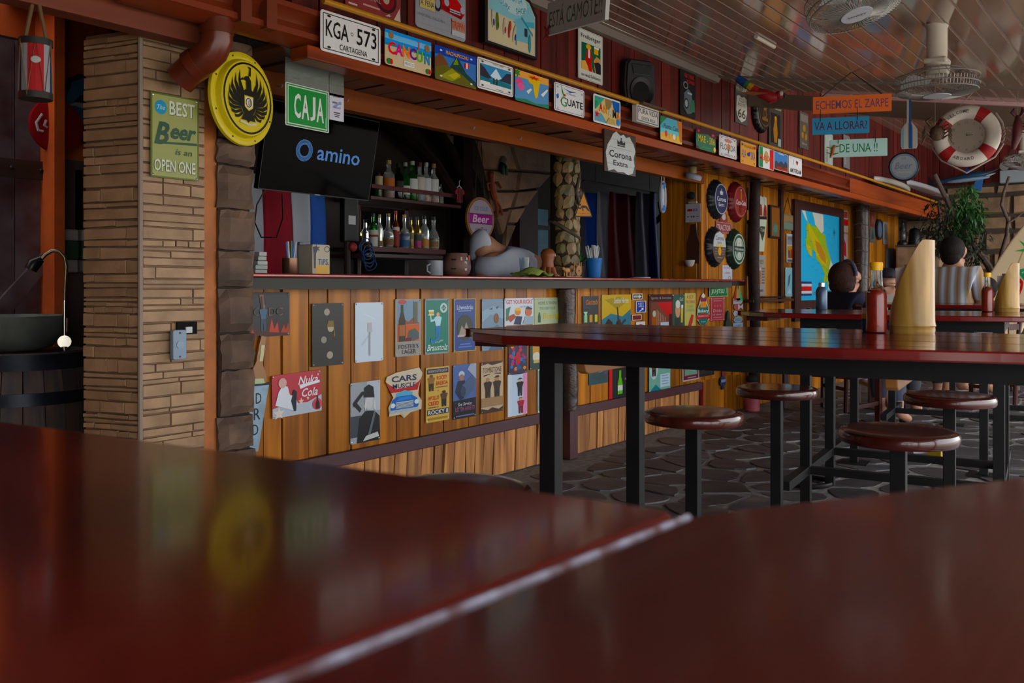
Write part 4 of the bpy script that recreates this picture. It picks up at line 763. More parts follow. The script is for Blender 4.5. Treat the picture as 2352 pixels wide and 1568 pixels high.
bp('yellow boxing poster with red names and two boxers', (977, 1031, 845, 972), 'b8963a', [R(.04, .88, .96, .97, '1f2840'), T('THE REMATCH OF THE CENTURY', .5, .925, .045, 'b8b4a8', .84), T('ROCKY', .68, .8, .075, 'a83228', .44, b=.015), T('BALBOA', .68, .7, .075, 'a83228', .5, b=.015), T('APOLLO', .32, .44, .075, 'a83228', .46, b=.015), T('CREED', .32, .34, .075, 'a83228', .44, b=.015), FIG(.22, .57, .3, '5c4028', '7a5a38', '2a1f18', .17), FIG(.76, .26, .3, '2f2218', '4a3424', '201814', .17), T('vs', .5, .565, .02, '3a2c1a', .06), R(.4, .62, .92, .635, '5a4a2a'), R(.08, .26, .52, .275, '5a4a2a'), R(.05, .13, .95, .23, '1f2840'), T('ROCKY II', .5, .18, .075, 'c8c4b8', .84, b=.02), R(.1, .04, .9, .08, '8a7030')])
bp('blue poster of a sailor loading a shell', (1040, 1092, 839, 964), '3f5a94', [P([(0, 0), (0, .34), (1, .36), (1, 0)], '17181f'), E(.36, .82, .13, .06, 'a8b4c4'), E(.36, .76, .11, .06, '8a6a5a'), P([(.08, .5), (.2, .7), (.5, .7), (.6, .4), (.3, .34)], '1a2438'), P([(.34, .46), (.4, .62), (.82, .78), (.96, .66), (.88, .5), (.5, .36)], '46566e'), E(.42, .5, .12, .1, '2f3c50'), P([(.6, .9), (.75, 1), (1, 1), (1, .7), (.85, .78)], '8f96a8'), T('See Service', .5, .265, .06, 'c4c8d0', .6, sh=.3), T("LET 'EM HAVE IT!", .5, .175, .08, '8a5a74', .84, b=.01), R(.1, .04, .9, .06, '6a7088')])
bp('sepia western poster with crossed pistols and two men', (1104, 1154, 833, 951), 'b09a7c', [P([(0, .94), (.3, .97), (.5, .93), (1, .97), (1, 1), (0, 1)], '3a2420'), T('TOMBSTONE', .5, .84, .1, '332620', .86), P([(.1, .72), (.4, .755), (.4, .77), (.1, .745)], '2a211c'), P([(.9, .74), (.6, .76), (.6, .775), (.9, .765)], '2a211c'), FIG(.3, .22, .48, '9a7a5c', '2a211c', '2a211c', .2), FIG(.72, .22, .48, '9a7a5c', '332822', '2a211c', .2, '332620'), P([(0, 0), (0, .1), (.3, .06), (.5, .1), (.8, .05), (1, .1), (1, 0)], '3a2a22'), R(0, .12, 1, .3, '8a7258')])
bp('dark splashy colourful poster above the bowler hat one', (1167, 1209, 775, 862), '2a2340', [('m', [E(random.Random(k).uniform(.1, .9), random.Random(k + 50).uniform(.1, .9), .09, .05, ['8a2440', 'b03a44', '2f6a9a', '7a3a7a', 'c07a3a', '2a4a7a'][k % 6], 9) for k in range(34)]), P([(.35, .3), (.4, .6), (.6, .62), (.65, .3)], '9a2a3a')])
bp('pale pink and blue poster with two stacked figures in hats', (1165, 1210, 861, 958), 'a8bcd0', [R(.78, 0, 1, 1, 'c08aa4'), R(.0, 0, .2, 1, 'b8c0c8'), FIG(.62, .46, .42, 'b8a49a', '17181c', '17181c', .2, '17181c'), FIG(.66, .04, .38, 'b08a7a', '8a3440', '5a2a34', .2, '9a5a44')])
bp('dark green poster with two beer bottles', (1216, 1292, 775, 850), '1c3a34', [R(.08, .3, .3, .95, 'a8802a'), R(.4, .3, .62, .95, 'b0882a'), E(.19, .4, .11, .14, 'b8bcae'), E(.51, .4, .11, .14, 'b8a49a'), R(.1, .2, .28, .3, 'a89a6a'), R(.42, .2, .6, .3, 'b06a4a'), R(.66, .5, .95, 1, '2f7a6a'), ('m', [R(.66, .2 + k * .07, .95, .225 + k * .07, 'a8b4ac') for k in range(3)])])
bp('teal poster with white lettering BIG half behind the table leg', (1234, 1290, 848, 948), '1f5a6a', [FRAME(0, .03, 'b8b8a8', 0, .02), T('BIG', .4, .88, .14, 'c8ccc4', .5, b=.02), P([(.06, .7), (.6, .8), (.9, .6), (.5, .5)], 'a87a2a'), P([(.3, .3), (.4, .6), (.5, .35)], '6a2a24'), P([(.05, .2), (.5, .34), (.9, .2), (.5, .14)], 'b08a30'), T('CRAFT', .45, .08, .08, 'b08a30', .6)])
bp('chalkboard style poster lettered Cocktails with drawn glasses', (1337, 1374, 680, 775), '26282a', [T('Cocktails', .58, .85, .12, 'a87a34', .74, sh=.3), T('hot', .3, .86, .1, '9a3a34', .25, sh=.3), ('m', [R(.1 + .32 * i, .36 + .0 * j - .28 * j, .28 + .32 * i, .54 - .28 * j, ['8ab08a', 'a8844a', 'a8a04a', '7ab08a', '6a3a6a', '7a3a4a'][i + 3 * j]) for i in range(3) for j in range(2)]), P([(.06, .62), (.3, .62), (.2, .5)], '9ac09a')], screws=False)
bp('teal and gold poster of a propeller plane and a woman', (1381, 1448, 677, 792), '1f6478', [P([(0, 1), (0, .5), (.3, .62), (.7, .55), (1, .7), (1, 1)], 'a8903c'), P([(.1, .9), (.5, .7), (.9, .86), (.6, .96)], '8a7a34'), T('Sentinel Heroes', .66, .88, .12, 'c4ccc8', .5, sh=.2), P([(.1, .1), (.1, .4), (.22, .52), (.36, .44), (.36, .2)], '2a201e'), E(.26, .3, .07, .1, 'c0b4b0'), P([(.38, .1), (.5, .46), (.62, .5), (.74, .2)], '4a2f22'), E(.56, .36, .08, .1, '241c1c'), P([(.5, .75), (.54, .74), (.6, .36), (.56, .35)], '30303a'), P([(.58, .36), (.8, .5), (.82, .46), (.6, .32)], '30303a'), P([(.42, .14), (.56, .34), (.6, .32), (.5, .12)], '2a5a9a')])
def mini(label, box, base, art): return sign('small_sign', label, 'sign', box, Yq, base, art, .004, .003, group='small road signs on the bar front')
mini('tiny white edged black arrow road sign', (1452, 1475, 674, 688), 'b8b6a8', [R(.07, .14, .93, .86, '2a2a28'), P([(.14, .35), (.65, .35), (.65, .2), (.9, .5), (.65, .8), (.65, .65), (.14, .65)], 'c0beb0'), T('ONE WAY', .4, .5, .2, '2a2a28', .46)])
mini('small blue sign reading REST AREA with an arrow', (1460, 1483, 691, 718), 'b8bcc0', [R(.07, .06, .93, .94, '1f2f7a'), T('REST', .5, .76, .18, 'b8c0d0', .56), T('AREA', .5, .54, .18, 'b8c0d0', .56), P([(.3, .14), (.56, .3), (.5, .38), (.74, .4), (.7, .18), (.62, .24), (.36, .08)], 'b8c0d0')])
mini('tiny white edged dark red road sign', (1451, 1473, 723, 736), 'b0aaa0', [R(.07, .12, .93, .88, '5a1a18'), T('STATION', .5, .5, .4, '7a3a30', .7)])
mini('tiny white road sign with a red badge at the table edge', (1460, 1481, 739, 768), 'b4b4b0', [E(.5, .6, .3, .2, '8a3a34'), T('STOP', .5, .2, .15, '444', .6)])
bp('dark red poster of wine bottles and a cork board', (1490, 1545, 676, 770), '4a1c1e', [R(0, .84, 1, 1, '2f1012'), T('Spirits & Swizzles', .5, .9, .08, '8a8a84', .84), R(.06, .1, .94, .8, '5c3a30'), P([(.3, .8), (.94, .8), (.94, .3)], '9a2a24'), ('m', [R(.3 + k * .07, .14, .33 + k * .07, .62 - k * .04, '8a7060') for k in range(6)]), P([(.1, .1), (.1, .4), (.16, .6), (.26, .6), (.3, .4), (.3, .1)], '7a4a24'), E(.2, .52, .07, .08, '9a9a90'), R(.46, .08, .8, .3, '9aa6b8'), R(.82, .12, .94, .5, '2a1416')])
bp('dark green poster of an old man raising a beer glass', (1545, 1571, 676, 770), '1f4a3c', [E(.42, .62, .22, .2, 'a8846a'), E(.42, .76, .2, .1, 'b8b8b4'), P([(.1, .1), (.15, .44), (.7, .42), (.85, .1)], '26302f'), P([(.68, .3), (.7, .66), (.88, .66), (.84, .3)], 'b89a3a'), R(.7, .66, .88, .74, 'c8c8c0'), T('Gut!', .72, .88, .09, 'b8c0b0', .3)])
bp('yellow paper poster with red and olive lettering and a cocktail', (1572, 1597, 673, 765), 'a8a04c', [T('KEEP', .5, .9, .08, '9a4a2a', .6), T('THE CHANGE', .5, .78, .08, '8a2a24', .84), T('I SAID', .5, .67, .07, '7a8a4a', .6), T('A COCKTAIL', .5, .57, .07, '5a8a7a', .8), P([(.2, .08), (.4, .3), (.6, .46), (.8, .44), (.7, .26), (.4, .06)], '9a3a34')], screws=False)
a = PY(1597, 672, Yq); b2 = PY(1597, 747, Yq); c = PY(1631, 600, Yq)
panel('shaped_sign', 'cupcake shaped sign with Bakery lettering and red ribbon', 'sign', ((a.x + c.x) / 2, Yq, (a.z + b2.z) / 2), c.x - a.x, a.z - b2.z, 'b8b09a', [E(.5, .34, .38, .36, '1f5a5a'), E(.5, .78, .2, .12, '6a2a44'), E(.5, .9, .1, .07, 'c8bca8'), P([(.3, .54), (.32, .72), (.68, .72), (.7, .54)], 'b8802a'), T('Bakery', .5, .42, .13, 'c8ccb8', .7, b=.02), P([(.0, .16), (.06, .3), (.5, .36), (.94, .3), (1, .16), (.5, .22)], '9a2a2c'), T('ORGANIC CAKES', .5, .275, .06, 'c8a8a0', .7), T('fresh', .5, .1, .05, 'a8b8a8', .3)], th=.004, outline=[(.0, .18), (.08, .3), (.12, .5), (.25, .68), (.35, .88), (.5, 1.0), (.65, .88), (.75, .68), (.88, .5), (.94, .3), (1, .18), (.85, .14), (.7, .02), (.5, -.03), (.3, .02), (.15, .14)])
bp('red poster with white border ornament and lettering', (1631, 1663, 683, 738), '8f2430', [FRAME(.05, .02, 'b8969a', .05, .014), R(.2, .84, .8, .87, 'b07a80'), T('Drinks', .5, .44, .12, 'b8969a', .6, sh=.2), ('m', [E(.3 + .2 * k, .64, .06, .04, 'a85a62', 8) for k in range(3)]), T('BAR  AVENUE  2', .5, .27, .06, 'b8a0a0', .7), R(.16, .14, .84, .17, 'b07a80')])
sign('street_sign', 'green street sign with white JIU-JITSU lettering under the counter end', 'sign', (1629, 1671, 655, 681), Yq - .012, 'a8b0a4', [R(.02, .03, .98, .97, '1f5c34'), T('JIU-JITSU', .44, .42, .5, 'b8c4b4', .7), R(.9, .3, .95, .8, '5a8a64')], .004, .003)
b = MB(); c = PY(1670, 738, Yq - .004)
tag(MB().prism([(-.05, -.06), (.05, -.06), (.055, -.01), (.03, .02), (.02, .07), (0, .09), (-.02, .07), (-.03, .02), (-.055, -.01)], -.012, 0).build('bird_plaque', M('20302c', .4), loc=c), 'small dark green bell shaped plaque beside the arrow stack', 'plaque')
# stack of little beach arrows
ga = 'little painted beach pointers at the counter end'
for k, (y0, y1, base, tx, ol, lb_) in enumerate([(655, 692, '8a7434', '', [(0, 0), (.28, .1), (.5, 0), (.72, .1), (1, 0), (.62, 1), (.5, .7), (.4, 1)], 'painted red, gold and green tail topping the pointer stack'), (685, 698, '8f938c', 'PARKING', [(0, 0), (.8, 0), (1, .5), (.8, 1), (0, 1)], 'grey arrow pointing away, second in the pointer stack'), (697, 713, '8a3a44', '', [(0, .5), (.2, .95), (.6, .85), (.75, .6), (1, .95), (1, .05), (.75, .4), (.6, .15), (.2, .05)], 'red and grey little fish in the pointer stack'), (713, 727, '8fa0b4', 'BEACH', [(0, .5), (.15, 1), (.2, .85), (1, .85), (.94, .5), (1, .15), (.2, .15), (.15, 0)], 'pale blue arrow lettered BEACH in the pointer stack'), (727, 742, '6a8a9c', 'PARADISE', [(.0, .5), (.2, .9), (.5, 1), (.8, .9), (1, .5), (.8, .1), (.5, 0), (.2, .1)], 'oval blue grey pointer below the BEACH arrow'), (742, 756, '7a94b4', 'SURF', [(0, 0), (1, 0), (1, 1), (0, 1)], 'lowest blue board in the pointer stack')]):
    a = PY(1683, y0, Yq - .002); b2 = PY(1683, y1, Yq - .002); c = PY(1705, 600, Yq - .002)
    art = [T(tx, .5, .5, .36, '2f3a5a', .66)] if tx else ([P([(.0, 0), (.28, .1), (.4, .95)], '8a2a34'), P([(.72, .1), (1, 0), (.62, .95)], '3a8a6a')] if k == 0 else [P([(.5, .15), (.6, .15), (.75, .4), (1, .05), (1, .95), (.75, .6), (.6, .85), (.5, .85)], '9a94a0')])
    panel('painted_pointer', lb_, 'pointer', ((a.x + c.x) / 2, Yq - .002, (a.z + b2.z) / 2), c.x - a.x, a.z - b2.z, base, art, th=.005, outline=ol, group=ga)
# lower row beyond the log post
bp('teal picture of a table setting, hung low past the log', (1352, 1395, 818, 885), '1f4650', [P([(.1, .2), (.3, .5), (.6, .45), (.9, .7), (.9, .1)], '34403f'), R(.5, .4, .7, .9, '7a8cac'), R(.8, .3, .95, .8, '4a4a64')], screws=False)
bp('black poster with a red strip and a green bottle', (1398, 1462, 838, 917), '17181c', [R(0, 0, .11, 1, 'a8201f'), P([(.3, .1), (.3, .4), (.35, .6), (.35, .8), (.42, .8), (.42, .6), (.47, .4), (.47, .1)], '5f9a2c'), R(.3, .2, .47, .36, 'b8c0b8'), P([(.6, .7), (.9, .95), (.95, .95), (.7, .68)], '6a6460'), R(.55, .5, .95, .56, '7a6a60'), R(.75, .1, .95, .13, '7a6a60')], screws=False)
bp('pale green poster of a figure above lines of writing', (1490, 1539, 822, 902), '5a8a74', [R(.0, .0, 1, 1, '6f9488'), E(.22, .66, .18, .3, 'a8b4b8'), FIG(.22, .45, .42, '6a4a34', '4a3a30', '2a2420', .16), R(.46, .68, 1, 1, 'a8283a'), ('m', [R(.52, .74 + k * .07, .94, .77 + k * .07, 'c89a9c') for k in range(3)]), R(.5, .1, .96, .48, 'a8b8c4'), ('m', [R(.58, .18 + k * .08, .88, .2 + k * .08, '5a7a8a') for k in range(4)]), P([(0, 0), (.3, .2), (.5, .06), (.6, 0)], '2a6a74')])
bp('white framed poster with a dark red field', (1567, 1605, 812, 877), 'a8a49a', [R(.05, .05, .95, .95, '5a1f34'), R(.12, .2, .88, .9, '6a8a74'), P([(.3, .4), (.5, .8), (.7, .75), (.75, .3)], '8a9ab0'), R(.3, .1, .8, .13, 'a88a94')], screws=False)
bp('black framed picture next to the white framed one', (1606, 1640, 806, 866), '141416', [R(.08, .1, .92, .92, '2a2624'), P([(.2, .2), (.5, .7), (.6, .3)], '6a6258'), R(.85, .3, .95, .7, '8a5a2a')], screws=False)
c = PY(1659, 880, Yq - .003)
ws = thing('winged_sign', 'dark blue winged petrol style sign hung low', 'sign', c)
MB().prism([(-.06, .01), (-.045, .05), (-.02, .055), (-.02, .1), (.02, .1), (.02, .055), (.045, .05), (.06, .01), (.04, -.02), (.015, -.015), (.02, -.05), (-.02, -.05), (-.015, -.015), (-.04, -.02)], -.008, 0).build('emblem', M('1f2c50', .4), ws)
MB().box(-.03, .03, -.011, -.009, .06, .1).build('name_band', M('7a2430', .4), ws)
MB().box(-.045, .045, -.011, -.009, .01, .032).build('pale_band', M('7a8aa8', .4), ws)
# beer bucket opener at the stone column
c = PY(594, 940, Yq - .004)
ob = thing('bottle_opener_sign', 'metal sign of a brown bottle in a grey bucket by the stone column', 'sign', c)
MB().prism([(-.06, -.17), (-.01, -.17), (.045, .1), (-.06, .1)], -.01, 0).build('bucket', mat('galvanised grey', '#7b93a4', .4, .3, col2='#6a8290', scale=20), ob)
MB().prism([(-.065, .1), (.055, .1), (.055, .108), (-.065, .108)], -.016, 0).build('bucket_rim', M('1a1c20', .5), ob)
MB().prism([(-.05, .1), (.03, .1), (.03, .14), (.01, .19), (.025, .27), (.03, .3), (.006, .305), (-.005, .27), (-.02, .2), (-.05, .15)], -.012, -.002).build('bottle', mat('brown enamel', '#8a5a22', .3), ob)
MB().prism([(-.006, .2), (.012, .2), (.022, .265), (.004, .268)], -.0135, -.012).build('neck_label', M('b8b48a', .5), ob)
MB().prism([(-.045, .105), (.022, .105), (.015, .128), (-.03, .13)], -.0135, -.012).build('shoulder_label', M('a8b48a', .5), ob)
b = MB()
flat('lettering', [T('D', .46, .62, .11, '1a1f26', .14), T('R', .42, .46, .12, '1a1f26', .16), T('D', .38, .3, .11, '1a1f26', .14)], .2, .4, -.0105, ob)
# the log post that stands in front of the bar
c0 = PY(1316, 1050, 3.03)
lg = thing('log_post', 'glossy dark log post on a square maroon foot before the bar', 'post', (c0.x, 3.05, 0))
MB().box(-.045, .045, -.03, .03, 0, .30).build('foot', maroonp, lg, bevel=.006)
bk = mat('varnished bark', '#2c1a15', .4, col2='#402b20', scale=22, bump=1.0, coat=.15)
MB().tube([(0, 0, .3), (.002, .0, .45), (-.008, .0, .62), (-.03, .01, .75), (-.02, .01, .9), (-.028, .01, 1.04)], [.046, .05, .048, .05, .055, .06], 14).build('log', bk, lg, True)
# ================================================================ BEHIND THE BAR
ZC = 1.11
def wx(px, Y): return PY(px, 600, Y).x
def ppm(px, Y): return F / (Y / ray(px, 600)[1])
# television
tw, th_ = .83, .475
tc_ = PY(741, 352, 3.9)
tv = thing('television', 'tilted flat television showing a blue ring logo', 'television', (tc_.x, 3.9, tc_.z)); tv.rotation_euler = (math.radians(11), 0, math.radians(2))
MB().prism(rrect(tw, th_, .006), 0, .035).build('casing', M('0d0d0f', .4), tv)
scr = MB().prism(rrect(tw - .012, th_ - .012, .004), -.002, 0).build('screen', mat('dark glossy screen', '#010102', .07, spec=.025), tv)
flat('screen_logo', [('m', [RING(.335, .5, .072 * k, .125 * k, .94 if k > .7 else .9, '2f74b8', 40) for k in (1.0, .9, .8, .7, .6)]), T('amino', .65, .5, .17, '2f74b8', .4, b=.012)], tw, th_, -.0028, scr, mat('lit logo', '#2060a0', .4, emit='#2f74b8', es=.35))
MB().box(-.02, .02, -.0035, -.002, -th_ / 2 + .001, -th_ / 2 + .006).build('badge', M('8a8a90', .3), tv)
MB().tube([(0, .03, .05), (0, .25, .2), (0, .3, 2.6 - tc_.z - .06)], .02, 8).build('bracket', M('101012', .4), tv)
ti = tv.matrix_basis.inverted()
MB().tube([ti @ q_ for q_ in (PY(612, 430, 3.95), PY(590, 470, 3.96), PY(585, 510, 4.0), PY(600, 545, 4.05), PY(635, 545, 4.05), PY(650, 500, 4.0), PY(648, 445, 3.95))], .004, 6).build('cable', M('0a0a0a', .5), tv, True)
# flags
def flag(label, stripes, Y, yt, yb, seed):
    o = thing('flag', label, 'flag', (0, Y, 0)); r = random.Random(seed)
    for (x0, x1, c) in stripes:
        X0, X1 = wx(x0, Y), wx(x1, Y); z1 = PY(x0, yt, Y).z; z0 = PY(x0, yb, Y).z; n = 8; b = MB()
        v = []
        for j in range(9):
            z = z0 + (z1 - z0) * j / 8
            for i in range(n + 1):
                X = X0 + (X1 - X0) * i / n; v.append((X + .012 * math.sin(z * 5 + seed), .02 * math.sin(X * 22 + z * 2), z))
        f = [(j * (n + 1) + i, j * (n + 1) + i + 1, (j + 1) * (n + 1) + i + 1, (j + 1) * (n + 1) + i) for j in range(8) for i in range(n)]
        b.add(v, f); ob = b.build('stripe', M(c, .85), o, True); so = ob.modifiers.new('thick', 'SOLIDIFY'); so.thickness = .003
    MB().tube([(wx(stripes[0][0], Y), 0, z1 - .004), (wx(stripes[-1][1], Y), 0, z1 - .004)], .01, 8).build('pole', M('3a2a1c', .6), o)
    for x in (stripes[0][1], stripes[-1][0]): MB().tube([(wx(x, Y), 0, z1), (wx(x, Y), 0, 2.62)], .003, 5).build('cord', M('3a2a1c', .6), o)
    return o
flag('vertical red white and blue flag hung below the television', [(560, 606, 'a0a4ac'), (606, 672, '8a1022'), (672, 708, 'a4a8b0'), (708, 750, '2050a0')], 5.08, 395, 645, 1)
flag('tall blue white and dark red flag in the second bar opening', [(1340, 1368, '1f4ab0'), (1368, 1398, 'a4a6b4'), (1398, 1461, '80142a'), (1461, 1492, '9496a8'), (1492, 1511, '1c3f9c')], 4.6, 440, 645, 2)
# shelves with mirror
mir = thing('back_mirror', 'small bright mirror behind the lower bottles', 'mirror', (wx(893, 5.15), 5.19, 1.4))
MB().box(-.3, .24, -.008, 0, -.28, .28).build('glass', mat('mirror glass', '#e8ecec', .02, 1.0), mir)
MB().box(-.33, -.3, -.03, .0, -.3, .3).build('frame_side', darkw, mir); MB().box(.24, .27, -.03, 0, -.3, .3).build('frame_side', darkw, mir)
shm = wood('red brown shelf', '#46201a', '#2e1410', .4, 'x', .05, 9, .1)
for nm, z, x0, x1, lb_ in (('upper', 1.715, 845, 1052, 'upper bottle shelf with a dark red guard rail'), ('lower', 1.345, 840, 1015, 'lower bottle shelf in front of the mirror')):
    X0, X1 = wx(x0, 4.8), wx(x1, 4.8); s_ = thing('bottle_shelf', lb_, 'shelf', ((X0 + X1) / 2, 4.95, z)); hw = (X1 - X0) / 2
    MB().box(-hw, hw, -.18, .2, -.025, 0).build('board', shm, s_, bevel=.003)
    MB().box(-hw, hw, -.19, -.175, .055 if nm == 'upper' else -.035, .085 if nm == 'upper' else .0).build('rail', M('4a1216', .5), s_)
    if nm == 'lower': MB().box(-hw, hw, -.16, .2, -.075, -.05).build('under_board', shm, s_)
gl = {k: mat('bottle glass ' + k, c, .06, trans=.85, ior=1.35) for k, c in {'green': '#2f8a34', 'clear': '#e4ece8', 'amber': '#9a4a10', 'dark': '#1a2416', 'gold': '#c8a860'}.items()}
def spirit(label, px, yt, yb, k, glassk, capc, labs, liq=None, Y=4.85, wpx=24, sh=0):
    z = 1.7155 if k == 0 else 1.3455; s = ppm(px, Y); h = (yb - yt) / s; r = wpx / s / 2
    c = .1 * h
    if sh == 0: pr = [(r * .9, 0), (r, .008), (r, h * .55), (r * .9, h * .62), (r * .42, h * .72), (r * .36, h * .76), (r * .36, h * .9)]
    elif sh == 1: pr = [(r * .9, 0), (r, .008), (r, h * .62), (r * .5, h * .7), (r * .38, h * .74), (r * .36, h * .88)]
    else: pr = [(r * .8, 0), (r, h * .1), (r * 1.02, h * .35), (r * .8, h * .5), (r * .36, h * .6), (r * .3, h * .88)]
    ll = [(h * a, h * b, r * 1.012, cc) for a, b, cc in labs]
    fl = ([(r * .5, .01), (r * .93, .012), (r * .93, h * liq[0]), (r * .5, h * liq[0])], M(liq[1], .3)) if liq else None
    return bottle('spirit_bottle', label, (wx(px, Y), Y, z), pr, gl[glassk], M(capc, .4), h * .09, ll, fl, 16, 'bottles on the back shelves')
U = [('bottle with cream label at the television edge', 870, 392, 450, 'green', '26301c', [(.4, .85, 'a89a6a')], None, 18, 1), ('square whisky bottle with slanted orange label', 893, 361, 452, 'clear', 'b89a5a', [(.28, .52, 'a85a1c')], (.45, '8a3f14'), 27, 1), ('dark whisky bottle with slanted black label', 915, 369, 454, 'dark', '141414', [(.3, .5, '1c1a16')], (.3, '6a2410'), 24, 1), ('tall green bottle with low white label', 931, 368, 456, 'green', 'a8aea8', [(.15, .38, 'b4b8ae')], None, 22, 0), ('green gin bottle with white label and white cap', 947, 366, 459, 'green', 'b4bab4', [(.2, .55, 'bcc0b8')], (.18, '6a9a1c'), 25, 0), ('rum bottle with dark red cap and pale label', 964, 370, 461, 'clear', '6a141c', [(.2, .62, 'b8b0a4')], None, 24, 0), ('clear rum bottle with white label and white cap', 979, 370, 463, 'clear', 'b8bcbe', [(.2, .6, 'bcc0c2')], (.14, 'b87a1c'), 23, 0), ('clear rum bottle with white label and gold cap', 996, 373, 465, 'clear', 'a8864a', [(.2, .6, 'bcbcb8')], (.14, '9a4a14'), 23, 0), ('tiny clear bottle at the end of the upper shelf', 1012, 420, 466, 'clear', '2a2a2a', [(.15, .4, '6a6a62')], None, 13, 0)]
for (l, px, yt, yb, g_, cc, lb_, lq, wp, shp) in U: spirit(l, px, yt, yb, 0, g_, cc, lb_, lq, wpx=wp, sh=shp)
Lw = [('dark green bottle with pale label below the television', 857, 492, 570, 'green', '1a2a1a', [(.02, .5, 'a8a898'), (.3, .36, '9a3a1c')], None, 21, 0), ('clear bottle with corked neck in front of the mirror', 872, 495, 571, 'clear', 'a8924a', [(.05, .2, '6a5a34')], None, 16, 0), ('bulbous clear bottle with low brown label', 892, 491, 572, 'clear', '8a6a3a', [(.08, .3, '6a4a2c')], (.3, '5a2a1c'), 25, 2), ('slim red bottle with a red cap', 909, 487, 573, 'amber', 'a01c24', [(.05, .45, '7a2420'), (.48, .56, 'b8b0a8')], None, 17, 0), ('squat clear bottle with rounded blue label', 929, 494, 574, 'clear', 'b88a4a', [(.05, .42, '24507a')], (.45, '8a3a18'), 24, 2), ('slender bottle of pale gold liquor', 944, 500, 574, 'gold', '17181a', [(.3, .5, '6a6434')], (.5, 'a89a3c'), 14, 0), ('bottle with a bright pink label', 959, 500, 575, 'gold', '2a2a22', [(.06, .24, '9a2a6a'), (.25, .45, '3a4034')], (.5, 'a89a4c'), 18, 0), ('clear bottle of orange liqueur', 975, 498, 576, 'clear', '1c1c1c', [(.1, .3, 'a8702a')], (.3, 'b87a1c'), 21, 0), ('rounded bottle with dark wax neck ending the lower shelf', 996, 499, 577, 'clear', '1a1614', [(.1, .34, '7a5a34')], (.25, '9a6a3a'), 25, 2)]
for (l, px, yt, yb, g_, cc, lb_, lq, wp, shp) in Lw: spirit(l, px, yt, yb, 1, g_, cc, lb_, lq, wpx=wp, sh=shp)
# curved dark arch, posts and the stone corner
def arch(label, pts, Y, r):
    P_ = [PY(x, y, Y) for x, y in pts]; return struct(MB().tube(P_, r, 8).build('arch_beam', mat('black brown arch', '#22110d', .8, col2='#160b08', scale=9, spec=.1), None, True), label)
arch('dark curved wooden arch over the bottle shelves', [(860, 262), (905, 290), (955, 330), (1000, 380), (1035, 435), (1050, 480)], 5.0, .055)
arch('short dark curved brace beside the arch', [(1005, 300), (1035, 345), (1060, 400), (1075, 440)], 5.0, .045)
struct(MB().box(wx(1064, 4.95), wx(1086, 4.95), 4.95, 5.1, 0, 2.6).build('post_back', mat('black brown arch', '#22110d', .45), fix=False))
gs = struct(MB().prism([(wx(x, 5.1), PY(x, y, 5.1).z) for x, y in [(960, 270), (1264, 330), (1262, 400), (1234, 434), (1190, 492), (1165, 560), (1152, 592), (1125, 500), (1105, 420), (1060, 340)]], 5.1, 5.19).build('wall_stone_corner', mat('corner mortar', '#2b221c', .9), fix=False))
rst = mat('brown corner stone', '#a07a5c', .7, col2='#7f5f48', var=.25, scale=5, bump=.6, bscale=30)
for q in [[(1168, 332), (1262, 345), (1260, 398), (1186, 392)], [(1188, 395), (1260, 401), (1233, 432), (1182, 438)], [(1182, 441), (1230, 436), (1204, 473), (1172, 478)], [(1168, 481), (1201, 476), (1180, 513), (1160, 512)], [(1157, 515), (1178, 516), (1162, 556), (1152, 582)], [(990, 298), (1056, 318), (1062, 396), (1030, 350)], [(1092, 322), (1164, 332), (1182, 392), (1112, 388)], [(1112, 391), (1184, 395), (1178, 438), (1122, 438)], [(1122, 441), (1178, 441), (1166, 478), (1130, 486)], [(1131, 489), (1163, 482), (1152, 530), (1146, 540)], [(970, 278), (1050, 296), (1056, 315), (986, 296)]]:
    pp = [(wx(x, 5.1), PY(x, y, 5.1).z) for x, y in q]; cx = sum(a for a, _ in pp) / 4; cz = sum(a for _, a in pp) / 4
    pr = [(a - cx, b - cz) for a, b in pp]
    v = [(a, 0, b) for a, b in pr] + [(a * .93, -.04, b * .9) for a, b in pr]
    MB().add(v, [(4, 5, 6, 7)] + [(i, (i + 1) % 4, (i + 1) % 4 + 4, i + 4) for i in range(4)]).build('stone', rst, gs, loc=(cx, 5.1, cz))
# doorway, its blue light painted on as flat teal colour
dw = struct(MB().box(wx(1236, 5.18), wx(1259, 5.18), 5.18, 5.2, 0, 1.82).build('door_1', mat('painted doorway light', '#1f6f86', .5, col2='#2a86a0', scale=5), fix=False))
MB().box(wx(1234, 5.17), wx(1262, 5.17), 5.165, 5.18, 1.62, 1.66).build('door_rail', M('141a1c', .6), dw)
struct(MB().box(wx(1190, 5.12), wx(1232, 5.12), 5.1, 5.19, 0, 2.0).build('wall_maroon', mat('maroon back boards', '#2e0f12', .6), fix=False))
